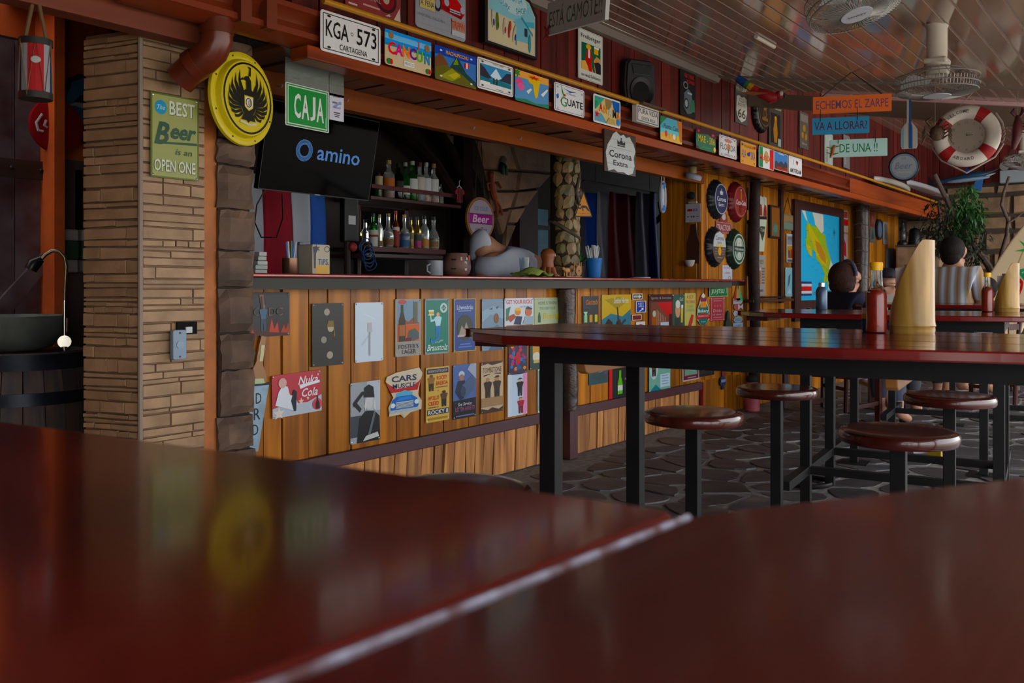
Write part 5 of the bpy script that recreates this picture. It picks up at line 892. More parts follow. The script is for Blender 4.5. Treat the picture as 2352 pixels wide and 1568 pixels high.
# round beer sign
c = PY(1100, 503, 4.75); rr = 50 / ppm(1100, 4.75); 
bs = thing('oval_sign', 'oval pink sign reading ICE COLD Beer on Tap', 'sign', (c.x, 4.75, c.z))
MB().lathe([(rr, 0), (rr, .02), (rr * .9, .022), (rr * .88, .012), (.001, .012)], 40, m=rot('X', 90)).build('board', M('8a5a2a', .5), bs, True)
flat('print', [E(.5, .5, .5, .5, '9a9098', 36), P([(.02, .38), (.98, .38), (.98, .62), (.02, .62)], '8a3a78'), R(.02, .62, .98, .635, '3a3440'), R(.02, .365, .98, .38, '3a3440'), T('ICE COLD', .5, .77, .1, '3f6a8c', .56), T('Beer', .5, .5, .2, 'c8b8c4', .66, sh=.25, b=.02), T('on Tap', .5, .22, .12, '3a2c34', .46, sh=.2)], 2 * rr * .88, 2 * rr * .88, -.0225, bs)
MB().tube([(-.06, -.01, rr * .9), (0, .0, 2.61 - c.z), (.06, -.01, rr * .9)], .004, 6).build('cord', M('3a3028', .7), bs)
# small red jersey and the puppet on the stones
c = PY(1054, 448, 4.72)
j = thing('hanging_jersey', 'tiny red and black striped jersey on a white hanger', 'jersey', c)
MB().prism([(-.035, -.06), (.035, -.06), (.035, .01), (.05, -.0), (.06, .025), (.03, .055), (-.03, .055), (-.06, .025), (-.05, 0), (-.035, .01)], -.012, 0).build('shirt', M('7a1a24', .8), j, bevel=.003)
for k in (-.022, .0, .022): MB().box(k - .005, k + .005, -.014, -.012, -.058, .045).build('stripe', M('1a1416', .8), j)
MB().tube([(-.03, -.004, .056), (0, -.004, .075), (.03, -.004, .056)], .004, 6).build('hanger', M('b0b0b0', .5), j); MB().tube([(0, -.004, .075), (0, -.004, .11), (.012, -.004, .12)], .003, 6).build('hook', M('b0b0b0', .5), j)
c = PY(1128, 440, 5.04)
pu = thing('wooden_puppet', 'small orange jointed wooden figure hung on the stones', 'puppet', c); om = wood('orange carved wood', '#8a3f1c', '#6a2c12', .45, 'z')
MB().ell((0, 0, .15), (.03, .03, .04)).build('head', om, pu, True)
MB().tube([(0, 0, .12), (.02, 0, .02), (.06, 0, -.06)], [.02, .035, .03], 8).build('torso', om, pu, True)
for q in ([(0, 0, .09), (-.07, -.01, .06), (-.06, -.02, .0)], [(.02, 0, .07), (.09, -.01, .09), (.12, -.02, .04)], [(.06, 0, -.06), (.09, 0, -.14), (.08, -.01, -.22)], [(.06, 0, -.06), (.13, 0, -.12), (.16, -.01, -.2)]): MB().tube(q, .012, 6).build('limb', om, pu, True)
c = PY(1155, 385, 5.03)
hb = thing('bottle_ornament', 'dark hanging ornament with two little green bottles', 'ornament', c)
MB().ell((.01, 0, .06), (.04, .03, .05)).build('head', M('5a5c5a', .6), hb, True); MB().ell((0, 0, 0), (.05, .03, .06)).build('body', M('15181a', .6), hb, True)
for k in (-.03, .02): MB().lathe([(.014, -.07), (.014, -.02), (.005, .0), (.005, .02)], 10, (k, -.03, 0)).build('little_bottle', M('3a6a4a', .3), hb, True)
# carved leaf column standing on the bar
c0 = wx(1296, 3.3); R0 = 34 / ppm(1296, 3.3)
lc_ = thing('carved_column', 'round column carved with leaves, sunflower and a winding vine', 'column', (c0, 3.3, ZC))
MB().lathe([(R0 * .95, 0), (R0 * .95, .865)], 24).build('core', M('2b2016', .8), lc_, True)
lf = mat('carved leaf paint', '#7a5a30', .5, col2='#565028', var=.35, scale=14, bump=.3); rr_ = random.Random(8)
def leaf_at(ang, z, w_, h, spin, m):
    b = MB(); pts = [(0, -h / 2), (w_ * .42, -h * .18), (w_ * .5, h * .1), (w_ * .25, h * .38), (0, h / 2), (-w_ * .25, h * .38), (-w_ * .5, h * .1), (-w_ * .42, -h * .18)]
    def wrap(p, d):
        x = p[0] * math.cos(spin) - p[1] * math.sin(spin); q = p[0] * math.sin(spin) + p[1] * math.cos(spin)
        a = ang + x / R0; rad = R0 * .95 + d; return (rad * math.cos(a), rad * math.sin(a), z + q)
    v = [wrap(p, 0) for p in pts] + [wrap((p[0] * .85, p[1] * .85), .009) for p in pts] + [wrap((0, 0), .014)]
    n = len(pts); f = [(i, (i + 1) % n, (i + 1) % n + n, i + n) for i in range(n)] + [(i + n, (i + 1) % n + n, 2 * n) for i in range(n)]
    b.add(v, f).build('carved_leaf', m, lc_)
z = .04
while z < .84:
    a = -PI * .98 + rr_.uniform(0, .3)
    while a < .05:
        w_ = rr_.uniform(.055, .095); h = rr_.uniform(.08, .13)
        if not (math.hypot((a + .75) * R0, z - .56) < .075): leaf_at(a, z, w_, h, rr_.uniform(-.9, .9), lf)
        a += w_ / R0 * .95
    z += .075
fa_ = -.75; fz = .56
for k in range(11):
    an = 2 * PI * k / 11; leaf_at(fa_ + .062 * math.cos(an) / R0, fz + .062 * math.sin(an), .03, .05, an - PI / 2, mat('carved petal', '#9a8250', .5, col2='#7a6a3c', scale=14))
MB().ell((R0 * math.cos(fa_), R0 * math.sin(fa_), fz), (.025, .025, .036)).build('flower_centre', M('4a3228', .5), lc_, True)
vp = [(R0 * 1.06 * math.cos(a), R0 * 1.06 * math.sin(a), z) for a, z in [(-.1, .86), (-.25, .78), (-.7, .7), (-1.5, .64), (-1.7, .56), (-1.5, .49), (-1.0, .45), (-.3, .42), (.5, .4), (1.8, .38), (3.1, .36), (-2.7, .33), (-2.0, .29), (-1.3, .26), (-.6, .22), (-.15, .18), (-.05, .12)]]
MB().tube(vp, [.01] * 2 + [.014] * 15, 8).build('vine', mat('carved vine', '#4a3826', .5, col2='#382b1f', scale=20), lc_, True)
# yellow warning triangle
c = PY(1328, 470, 3.19); c.y = 3.17; w_ = 41 / ppm(1328, 3.19); h = 58 / ppm(1328, 3.19)
panel('warning_sign', 'yellow triangular warning sign with a crawling figure', 'sign', (c.x, 3.15, c.z), w_, h, '17150c', [P([(.06, .05), (.94, .05), (.5, .93)], 'c88a10'), ('m', [P([(.3, .36), (.42, .46), (.68, .44), (.84, .24), (.78, .22), (.62, .36), (.48, .36), (.5, .24), (.44, .24), (.42, .38), (.34, .3)], '1c1a18'), E(.32, .48, .06, .04, '1c1a18', 10), P([(.2, .34), (.3, .3), (.42, .4), (.38, .42), (.3, .36), (.22, .4)], '1c1a18')]), T('Drunken people crossing', .5, .14, .05, '1c1a18', .66)], th=.004, rz=facecam(c) * .8, outline=[(0, .03), (.03, 0), (.97, 0), (1, .03), (.53, 1), (.47, 1)])
# ---------------------------------------------------------------- things standing on the counter
def at(px, Y, z=ZC): return Vector((wx(px, Y), Y, z))
for k, (w_, x) in enumerate(((.05, 592), (.052, 591), (.045, 589), (.035, 587), (.033, 586))):
    tag(MB().box(-w_, w_ * .2, -.03, .03, .001, .018).build('note_pad', M(['a0a49c', '98a098', 'a4a8a0', '9ca098', 'a4a6a2'][k], .7), loc=at(600, 3.2, ZC + k * .019), rz=(k % 3 - 1) * .06, bevel=.002), ['lowest white note pad of the small stack on the counter', 'second white note pad up in the small stack', 'middle white note pad of the small stack', 'narrow note pad fourth up in the small stack', 'narrow topmost note pad of the small stack'][k], 'note pad', 'stack of note pads by the stone column')
pc = thing('pen_cup', 'brushed metal cup holding pens on the counter', 'cup', at(667, 3.2)); s = ppm(667, 3.2)
MB().lathe([(.034, 0), (.036, .004), (.036, .072), (.033, .072), (.032, .006)], 24).build('cup', mat('brushed metal cup', '#6a4a38', .3, .7), pc, True)
for k, (x, c) in enumerate(((-.018, '3a3f8a'), (-.006, 'b0b0a8'), (.004, '2f6a3a'), (.014, '1f4a9a'), (.022, 'a8a8b0'))):
    tag(MB().tube([(0, 0, .008), (x * .9, .006 * (k % 2), .142 + .004 * (k % 3))], .0042, 7).build('pen', M(c, .4), loc=at(667, 3.2) + Vector((x * .5, 0, 0))), 'pen with %s barrel standing in the metal cup' % ['violet blue', 'white', 'green', 'bright blue', 'silver'][k], 'pen', 'pens in the metal cup')
tb = thing('tip_box', 'painted tip box with palm and dark lettering tips', 'box', at(721, 3.2)); w_ = 26 / ppm(721, 3.2)
MB().prism(rrect(2 * w_, .135, .006), -.05, .05).build('box', M('a8a08c', .6), tb, bevel=.004, loc=(0, 0, .0685))
flat('print', [R(.2, .02, .95, .3, 'b8944a'), P([(.08, .2), (.18, .2), (.2, .7), (.3, .85), (.2, .95), (.02, .9), (.06, .7)], '1a1a22'), STAR(.22, .86, .24, .14, '1a1a22', 6), T('TiPS.', .62, .42, .2, '1f2a5a', .62, b=.015), RING(.82, .85, .16, .1, .8, '2a2a34', 14)], 2 * w_, .135, -.05, tb).location = (0, 0, .0685)
ph = thing('slim_speaker', 'slim grey device leaning between pen cup and tip box', 'device', at(690, 3.25)); MB().box(-.012, .012, -.01, .01, 0, .15).build('body', M('5c6070', .4), ph, bevel=.004); MB().box(-.008, .008, -.012, -.01, .02, .13).build('front', M('3a3f4a', .3), ph)
tm = thing('wall_phone', 'black wall gadget with a pale label and red bits', 'gadget', PY(803, 512, 4.2))
MB().box(-.06, .06, -.02, .03, -.12, .16).build('case', M('0e0c0c', .5), tm, bevel=.01); MB().box(-.03, .03, -.023, -.02, -.01, .045).build('label', M('9a9a9c', .6), tm)
MB().ell((.02, -.02, .2), (.03, .02, .04)).build('red_tag', M('7a1a1a', .6), tm, True); MB().ell((0, -.03, -.15), (.03, .02, .03)).build('red_knob', M('8a1f1f', .5), tm, True)
MB().tube([(-.02, 0, -.12), (-.03, -.01, -.3), (-.01, -.01, -.5)], .02, 8).build('bundle', M('2a1c18', .7), tm, True)
b = MB(); pts = []
for k in range(60): a = k * .55; pts.append((.05 * math.cos(a) + .0006 * k, .01 * math.sin(k * 1.3), .05 * math.sin(a) - .002 * k + .06))
tag(b.tube(pts, .004, 5).build('blue_cord_coil', M('14305a', .5), None, True, loc=PY(840, 585, 4.1)), 'tangled blue cord hanging beside the bottles', 'cord')
mg = thing('mug', 'pale grey mug on the counter beside the clay pot', 'mug', at(1000, 3.35)); s = ppm(1000, 3.35); r = 17.5 / s
MB().lathe([(r * .95, 0), (r, .004), (r, 37 / s), (r * .92, 37 / s), (r * .9, .008)], 24).build('cup', M('8c9296', .4), mg, True); MB().tube([(-r, 0, .02), (-r - .025, 0, .03), (-r - .025, 0, .06), (-r, 0, .07)], .005, 6).build('handle', M('8c9296', .4), mg, True)
cp = thing('clay_pot', 'round clay pot with painted white, violet and orange marks', 'pot', at(1050, 3.3)); s = ppm(1050, 3.3); r = 32 / s
MB().lathe([(r * .6, 0), (r * .9, .02), (r, .05), (r * .95, .09), (r * .75, .125), (r * .72, .132), (r * .66, .132), (r * .68, .12)], 28).build('body', mat('clay', '#6a4a3c', .6, col2='#5a3d32', scale=12), cp, True)
for (a, z, w_, h, c) in ((-1.75, .06, .016, .05, 'a8a4a0'), (-1.3, .06, .03, .04, '4a3a7a'), (-1.1, .105, .04, .03, 'a83a1c'), (-2.1, .1, .01, .02, 'a8a4a0'), (-1.6, .1, .012, .014, 'a8a4a0'), (-2.7, .07, .03, .06, '1a1618')):
    b = MB(); v = []
    for dz in (-h / 2, h / 2):
        for k in range(4): aa = a + (k - 1.5) * w_ / r / 3; rad = r * (1.015 - abs(z + dz - .05) * 1.6); v.append((rad * math.cos(aa), rad * math.sin(aa), z + dz))
    b.add(v, [(i, i + 1, i + 5, i + 4) for i in range(3)]).build('painted_mark', M(c, .6), cp)
gs_ = thing('drinking_glass', 'empty clear glass on the counter behind the cloth', 'glass', at(1205, 3.25)); s = ppm(1205, 3.25); r = 13 / s
MB().lathe([(r * .75, 0), (r * .8, .003), (r, 46 / s), (r * .93, 46 / s), (r * .74, .012)], 24).build('tumbler', mat('drinking glass', '#c8d4dc', .05, trans=.9, ior=1.4), gs_, True)
b = MB(); n = 14; v = []; r9 = random.Random(3)
for j in range(8):
    for i in range(n + 1):
        u = i / n; x = (u - .5) * .25; y = (j / 7 - .5) * .14; z = max(.004, .045 * math.sin(PI * u) ** 2 * (1 - abs(j - 3.5) / 4.5) + .012 * math.sin(u * 13 + j) + .01); v.append((x, y, z))
b.add(v, [(j * (n + 1) + i, j * (n + 1) + i + 1, (j + 1) * (n + 1) + i + 1, (j + 1) * (n + 1) + i) for j in range(7) for i in range(n)])
cl_ = b.build('cleaning_cloth', M('7a8a3a', .9), None, True, loc=at(1222, 3.14, ZC + .002)); cl_.modifiers.new('thick', 'SOLIDIFY').thickness = .004; tag(cl_, 'crumpled yellow green cloth on the counter edge', 'cloth')
oc = thing('carved_octopus', 'carved brown wooden octopus on the counter by the column', 'carving', at(1258, 3.2)); om2 = wood('carved red brown wood', '#8a4a24', '#6a3418', .35, 'z', .0, 8, .05)
MB().lathe([(.03, .02), (.042, .06), (.036, .1), (.045, .13), (.045, .155), (.03, .175), (.005, .182)], 20, sx=1.0).build('head', om2, oc, True)
for k in range(8):
    a = k * PI / 4; MB().tube([(.03 * math.cos(a), .03 * math.sin(a), .06), (.05 * math.cos(a), .045 * math.sin(a), .02), (.08 * math.cos(a), .055 * math.sin(a), .01), (.095 * math.cos(a + .2), .06 * math.sin(a + .2), .018)], [.018, .014, .01, .006], 8).build('arm', om2, oc, True)
ey = MB().ell((.022, -.04, .14), (.009, .006, .009)).build('eye', M('a8a8a0', .4), oc, True); MB().ell((.023, -.0455, .14), (.004, .003, .004)).build('pupil', M('101010', .4), ey, True)
ox = thing('wooden_oxcart', 'light wooden toy oxcart with wheels beside the octopus', 'toy', at(1312, 3.17)); lw_ = wood('light toy wood', '#b8844c', '#966838', .5, 'x', 0, 9, .05)
MB().box(-.1, .08, -.03, .03, 0, .01).build('base', lw_, ox)
for s_ in (-.026, .026): wh_ = MB().lathe([(.034, -.004), (.034, .004), (.001, .004)], 24, m=tr(.045, s_, .046) @ rot('X', 90)).build('wheel', lw_, ox); MB().lathe([(.006, -.006), (.006, .006)], 10, m=tr(.045, s_, .046) @ rot('X', 90)).build('hub', M('2a1a10', .5), wh_)
MB().box(.0, .09, -.02, .02, .05, .058).build('cart_bed', lw_, ox)
for k in range(4): MB().box(.004 + k * .026, .010 + k * .026, -.022, -.016, .056, .1).build('stake', lw_, ox)
MB().ell((-.05, 0, .048), (.032, .014, .018)).build('ox_body', lw_, ox, True); MB().ell((-.088, 0, .058), (.014, .01, .011)).build('ox_head', lw_, ox, True)
for q in ((-.068, -.008), (-.068, .008), (-.03, -.008), (-.03, .008)): MB().box(q[0] - .004, q[0] + .004, q[1] - .003, q[1] + .003, .01, .042).build('ox_leg', lw_, ox)
pl = thing('leafy_plant', 'small dark green leafy plant behind the oxcart', 'plant', at(1330, 3.24)); lm = mat('dark glossy leaf', '#4c7a40', .35, col2='#345c2c', var=.3, scale=12)
MB().lathe([(.03, 0), (.04, .08), (.035, .08)], 16).build('pot', M('3a2a20', .7), pl, True)
r3 = random.Random(12)
for k in range(40):
    a = r3.uniform(0, 2 * PI); el = r3.uniform(.1, 1.2); L = r3.uniform(.04, .09); m_ = tr(0, 0, .09) @ rot('Z', math.degrees(a)) @ rot('Y', -math.degrees(el))
    MB().add([m_ @ Vector(q) for q in ((L * .5, 0, 0), (L * .8, .016, .004), (L + .025, 0, -.006), (L * .8, -.016, .004))], [(0, 1, 2, 3)]).build('leaf', lm, pl)
bc = thing('blue_cup', 'ribbed blue plastic cup full of paper straws', 'cup', at(1364, 3.17)); s = ppm(1364, 3.17)
pr = [(.042, 0)]
for k in range(9): pr += [(.043 + k * .0012, .01 + k * .012), (.045 + k * .0012, .014 + k * .012)]
MB().lathe(pr + [(.0565, .132), (.053, .132), (.04, .006)], 28).build('cup', M('1560a4', .4), bc, True)
for k in range(24):
    a = r3.uniform(0, 2 * PI); q = r3.uniform(0, .038); lean = r3.uniform(.3, .9)
    tag(MB().tube([(q * math.cos(a) * .6, q * math.sin(a) * .6, .02), (q * math.cos(a) + lean * .07 * math.cos(a * 1.7), q * math.sin(a), .2 + r3.uniform(-.015, .02))], .0052, 6).build('paper_straw', M('a4a6a4', .8), loc=at(1364, 3.17)), 'white wrapped paper straw standing in the blue cup', 'straw', 'paper straws in the blue cup')
tag(MB().lathe([(.05, 0), (.075, .006), (.078, .012), (.07, .011), (.045, .005)], 28).build('plate', M('a8aaa8', .4), None, True, loc=at(1470, 3.2)), 'small white plate on the counter in the second opening', 'plate')
# hanging things in the second opening
c = PY(1522, 452, 3.12)
lr = thing('life_ring_ornament', 'small white and blue ring ornament hung on a rope loop', 'ornament', c)
MB().tube([(.03 * math.cos(a * PI / 12) * 1.0, 0, .105 * math.sin(a * PI / 12)) for a in range(24)], .016, 8, True).build('ring', M('8c94a0', .5), lr, True)
for z in (.085, -.085): MB().ell((0, -.004, z), (.03, .019, .026)).build('blue_band', M('2a62a4', .5), lr, True)
MB().prism([(-.012, -.07), (.012, -.07), (.016, .03), (0, .075), (-.016, .03)], -.006, .006).build('pale_boat', M('a4a8ac', .5), lr)
MB().tube([(-.03, 0, .06), (-.003, 0, .285), (.003, 0, .285), (.03, 0, .06)], .004, 6).build('rope', M('a0988a', .8), lr, True)
c = PY(1591, 411, 3.02)
wl_ = thing('round_lamp', 'white round lamp on a stub below the eave', 'lamp', c)
MB().lathe([(.058, 0), (.062, .008), (.062, .03), (.05, .04), (.02, .042)], 28, m=rot('X', 18)).build('shade', M('8f96a4', .4), wl_, True)
MB().lathe([(.012, -.004), (.012, .002)], 14, m=rot('X', 18)).build('lens', M('2a2f34', .3), wl_); MB().lathe([(.03, .04), (.03, .09)], 16).build('stub', M('8a7a5a', .5), wl_, True)
# torn wood sign hanging from the eave
Yk = YF - .006
a = PY(1384, 295, Yk); c = PY(1456, 320, Yk); b2 = PY(1384, 392, Yk)
tn = [(.12, .02), (.3, .08), (.4, .03), (.6, .05), (.75, .0), (.9, .06), (.96, .25), (.93, .45), (.99, .62), (.92, .8), (.84, .88), (.8, .95), (.68, .9), (.6, .97), (.5, .92), (.36, 1.0), (.26, .92), (.2, .8), (.1, .65), (.04, .45), (.07, .25)]
wbd = panel('plank_sign', 'rough white-painted board sign with black crown under the eave', 'sign', ((a.x + c.x) / 2, Yk, (a.z + b2.z) / 2), c.x - a.x, a.z - b2.z, '3a2c22', [P(tn, 'b4b8b8'), ('m', [R(.06, .2 + k * .2, .94, .206 + k * .2, '6a6a66') for k in range(4)]), CROWN(.52, .7, .12, '2e2a30'), T('Corona', .5, .45, .17, '2e2a30', .72, b=.015), T('Extra', .5, .24, .13, '2e2a30', .46, b=.01)], .004, .012)
# bottle caps on the wood panel
gcap = 'round bottle cap signs'
Yk2 = YB - .001
cap_sign('navy bottle cap sign with a white crown, highest of the four', 1643, 458, 42, 90, Yk2, '17181d', '20264a', [RING(.5, .5, .49, .49, .95, 'a8acb4', 36), CROWN(.5, .68, .11, 'b4b8c0'), T('Corona', .5, .5, .15, 'b4b8c0', .7, b=.015), T('Extra', .5, .32, .12, 'b4b8c0', .44, b=.01)], .05, gcap)
cap_sign('dark red bottle cap sign with white script and a bottle', 1688, 464, 42, 92, Yk2, '5a1015', '7a1c1a', [RING(.5, .5, .47, .47, .97, 'a08078', 36), P([(.44, .56), (.46, .8), (.48, .9), (.54, .9), (.56, .8), (.58, .56)], '8a5a34'), R(.48, .84, .54, .9, 'a8a8a0'), T('Coca-Cola', .5, .47, .16, 'b8b0ac', .78, sh=.25, b=.015), P([(.42, .15), (.44, .38), (.58, .38), (.6, .15)], '5a2a1c')], .05, gcap)
cap_sign('black bottle cap sign half white, half brown with lemons', 1639, 567, 42, 92, Yk2, '15161a', '4a3c34', [P([(.02, .5), (.06, .7), (.2, .9), (.5, .99), (.8, .9), (.94, .7), (.98, .5)], 'a4a8ac'), T('Corona', .5, .78, .14, '2e2a30', .6, b=.01), T('Extra', .5, .64, .08, '4a4650', .3), E(.34, .54, .1, .05, 'b8a04a'), E(.66, .54, .1, .05, 'b8a04a'), E(.5, .36, .12, .14, 'b88a1c'), ('m', [R(.14, .42 - k * .08, .3, .44 - k * .08, '8a7a70') for k in range(3)]), ('m', [R(.68, .42 - k * .08, .86, .44 - k * .08, '8a7a70') for k in range(3)]), R(.3, .14, .7, .17, '8a7a70')], .05, gcap)
cap_sign('dark green bottle cap sign with a pale ringed label', 1684, 572, 42, 92, Yk2, '14241a', '1f3a2a', [E(.5, .5, .48, .48, '9aa49c', 32), E(.5, .5, .44, .44, '26402f', 32), E(.5, .5, .36, .36, 'a0a8a0', 32), E(.5, .5, .31, .31, '5a6a60', 32), E(.5, .62, .2, .2, 'a4a8a0', 24), STAR(.5, .68, .05, .05, 'a85a2a'), R(.08, .42, .92, .58, '1c2a22'), T('Heineken', .5, .5, .1, 'a8b0a8', .7, b=.01), E(.5, .3, .16, .1, 'a0a8a0', 18)], .05, gcap)
sign('tin_sign', 'small red sign lettered TRACTOR between the bottle caps', 'sign', (1643, 1679, 507, 534), Yk2, '7a2a2e', [FRAME(.03, .02, 'a07a7a', .06, .04), T('TRACTOR', .5, .5, .5, 'b0a4a0', .84, b=.01), P([(.25, 1.02), (.3, 1.7), (.5, 1.95), (.7, 1.7), (.75, 1.02)], '6a3434'), E(.5, 1.45, .12, .3, 'a09a94')], .004)
sign('paper_notice', 'white paper notice with red lettering about vaping', 'notice', (1659, 1681, 609, 645), Yk2, 'a4a8b4', [T('PROHIBIDO', .5, .84, .1, '8a2a3a', .76), T('VAPEAR', .5, .52, .12, '8a2a3a', .56), RING(.72, .18, .12, .14, .75, '2a2a2a', 14)], .002, .002)
# on the return wall
xr = 6.60 - .013
def rsign(name, label, cat, y0, y1, z0, z1, base, art, **k):
    o = panel(name, label, cat, (xr, (y0 + y1) / 2, (z0 + z1) / 2), abs(y1 - y0), z1 - z0, base, art, .003, .003, -PI / 2); return o
yb0 = PX(1613, 500, xr).y; yb1 = PX(1575, 500, xr).y
rsign('card_notice', 'white bank card notice on the side panel', 'notice', yb0 + .015, yb1, PX(1594, 510, xr).z, PX(1594, 468, xr).z, '9c9ca4', [R(.12, .6, .46, .72, '9a2030'), T('BCR', .68, .66, .14, '2b3a7a', .3, b=.02), R(.1, .28, .24, .33, '3a4a8a'), E(.4, .3, .05, .05, 'a0302c', 10), R(.52, .25, .62, .36, '2f5a9a'), R(.72, .28, .92, .33, '4a5a6a')])
yy = PX(1593, 560, xr).y
bsil = thing('bottle_silhouette', 'tall dark bottle shaped board on the side panel', 'board', (xr - .006, yy, PX(1593, 605, xr).z)); h = PX(1593, 515, xr).z - PX(1593, 605, xr).z
MB().prism([(-.05, 0), (.05, 0), (.055, h * .5), (.03, h * .75), (.022, h), (-.022, h), (-.03, h * .75), (-.055, h * .5)], 0, .008, 'x').build('board', M('3a1f18', .5), bsil)
fn = thing('clip_fan', 'little dark clip fan mounted on the side panel', 'fan', (xr - .02, PX(1592, 450, xr).y, PX(1592, 450, xr).z)); MB().lathe([(.03, -.01), (.032, .01), (.01, .02)], 16, m=rot('Y', -90)).build('guard', M('1f2424', .5), fn, True); MB().box(-.006, .014, -.04, .03, -.06, -.045).build('clip', M('8a8a88', .5), fn)
wbw = thing('white_bowl', 'white half bowl cup fixed near the counter end', 'bowl', (xr - .03, PX(1588, 604, xr).y, PX(1588, 612, xr).z)); MB().lathe([(.02, 0), (.035, .02), (.042, .05), (.038, .05), (.02, .008)], 20).build('bowl', M('98948c', .5), wbw, True); MB().box(.02, .04, -.006, .006, .02, .04).build('bracket', M('4a4440', .5), wbw)
mw = thing('steel_tray_box', 'low steel box on the counter at the far opening end', 'box', at(1562, 3.35)); MB().box(-.14, .1, -.06, .08, 0, .035).build('case', mat('steel box', '#56524c', .35, .6), mw, bevel=.004); MB().ell((-.06, 0, .038), (.02, .014, .006)).build('blue_knob', M('1f4a8a', .5), mw, True)
# dark wall fan in the opening
wfn = thing('wall_fan', 'dark three-blade fan in the shade of the second opening', 'fan', PY(1520, 500, 4.9), FACE)
for k in range(3):
    a = math.radians(90 + 120 * k); m_ = rot('Y', -(90 + 120 * k)); MB().prism([(.02, -.02), (.1, -.075), (.2, -.06), (.22, .0), (.18, .05), (.05, .03)], -.006, .006, 'y', m_).build('blade', M('1e1e1e', .5), wfn)
MB().lathe([(.05, -.03), (.05, .03), (.02, .05)], 18, m=rot('X', 90)).build('hub', M('161616', .5), wfn, True); MB().tube([(0, .05, 0), (0, .25, 0)], .03, 8).build('mount', M('161616', .5), wfn)
# ================================================================ WALL BEYOND THE BAR
Yr = YB - .002
def rs_(name, label, cat, box, base, art, **k): return sign(name, label, cat, box, Yr, base, art, k.pop('rr', .004), k.pop('th', .004), **k)
rs_('wooden_tag', 'upper narrow tan board with rows of tiny lettering', 'board', (1716, 1729, 431, 482), '6a5636', [('m', [R(.15, .1 + k * .14, .85, .16 + k * .14, '3a2e1e') for k in range(6)])], th=.012)
rs_('wooden_tag', 'lower narrow tan board with rows of tiny lettering', 'board', (1713, 1727, 514, 568), '7a6236', [('m', [R(.15, .08 + k * .14, .85, .15 + k * .14, '3a2e1e') for k in range(6)])], th=.02)
rs_('slim_picture', 'tall dark blue picture with a grey strip beside the boards', 'picture', (1717, 1731, 505, 634), '14182a', [R(.1, .04, .6, .5, '5a5c78')], th=.015)
a = PY(1730, 494, Yr); b2 = PY(1730, 576, Yr); c = PY(1760, 600, Yr)
panel('cup_sign', 'cut-out sign of a white cup holding red bottles', 'sign', ((a.x + c.x) / 2, Yr, (a.z + b2.z) / 2), c.x - a.x, a.z - b2.z, '9aa090', [P([(.02, .9), (.98, .93), (.78, .02), (.2, .0)], '9ca294'), P([(.02, .9), (.98, .93), (.98, 1.02), (.0, .98)], '1c1614'), P([(.38, .62), (.5, .72), (.85, .72), (.8, .5), (.64, .3)], '2e2c28'), T('Cola', .66, .62, .1, '9ca294', .3, sh=.25), ('m', [P([(x - .12, 1.02), (x - .1, 1.2), (x - .04, 1.32), (x - .02, 1.5), (x + .06, 1.5), (x + .08, 1.32), (x + .12, 1.2), (x + .12, 1.02)], '6a2c24') for x in (.14, .5, .84)]), ('m', [R(x - .06, 1.34, x + .1, 1.56, 'a0a09a') for x in (.14, .5, .84)])], th=.006, outline=[(.2, 0), (.78, 0), (1, 1.0), (.98, 1.55), (.8, 1.58), (.62, 1.56), (.4, 1.62), (.3, 1.5), (.02, 1.56), (0, 1.0)])
o = rs_('picture_frame', 'narrow black frame with a dim picture next to the cup', 'frame', (1764, 1789, 470, 546), '120e0c', [R(.14, .06, .86, .94, '6a4420'), P([(.2, .1), (.3, .5), (.6, .4), (.7, .1)], '3a5248'), E(.5, .3, .2, .12, '4a6258')], th=.02)
o = rs_('hung_picture', 'small square sunset picture hung by a string', 'picture', (1794, 1824, 491, 526), '4e5c54', [R(.1, .1, .95, .45, '5c6a5c'), P([(.1, .45), (.5, .62), (.95, .5), (.95, .9), (.1, .9)], '7a6044')], th=.012)
MB().tube([(-.12, .0, .06), (0, .0, .24), (.12, .0, .06)], .003, 6).build('string', M('3a2a1a', .7), o)
rs_('small_poster', 'small white poster with dark heading and two bottles', 'poster', (1806, 1823, 536, 602), '8f9090', [R(.08, .62, .92, .92, '6a6c70'), T('LATE BEER', .5, .84, .1, '26282c', .8), R(.1, .14, .92, .58, '8a6a30'), R(.2, .16, .4, .42, '2a3050'), R(.5, .16, .72, .46, '7a2a28'), R(.1, .02, .9, .1, '3a3c44')])
rs_('small_poster', 'pale blue narrow poster below the bottle poster', 'poster', (1803, 1820, 614, 681), '6a98a4', [P([(.3, .3), (.6, .5), (.7, .8), (.4, .7)], '3a5a64'), P([(.2, .1), (.6, .3), (.8, .1)], '9ab4b8')])
rs_('craft_poster', 'grey CRAFT BEER poster with a tall glass', 'poster', (1727, 1757, 584, 680), '7c7670', [T('CRAFT BEER', .5, .83, .1, '4a4440', .72), R(.38, .28, .64, .66, '8a6040'), R(.36, .62, .66, .68, 'a09a90'), ('m', [R(.1, .3 + k * .07, .3, .34 + k * .07, '5a5450') for k in range(6)]), ('m', [R(.72, .3 + k * .07, .92, .34 + k * .07, '5a5450') for k in range(6)]), R(.2, .1, .8, .16, '4a4440')], rough=.6)
X0 = wx(1718, 3.06); X1 = wx(1812, 3.06)
lg2 = thing('wall_ledge', 'thin dark wooden ledge under the framed posters', 'shelf', ((X0 + X1) / 2, 3.06, PY(1760, 690, 3.06).z)); MB().box(-(X1 - X0) / 2, (X1 - X0) / 2, -.05, .037, -.012, .012).build('board', darkw, lg2, bevel=.003); MB().tube([(-.5, -.04, .03), (.3, -.04, .03)], .008, 6).build('bar', M('1a100c', .5), lg2)
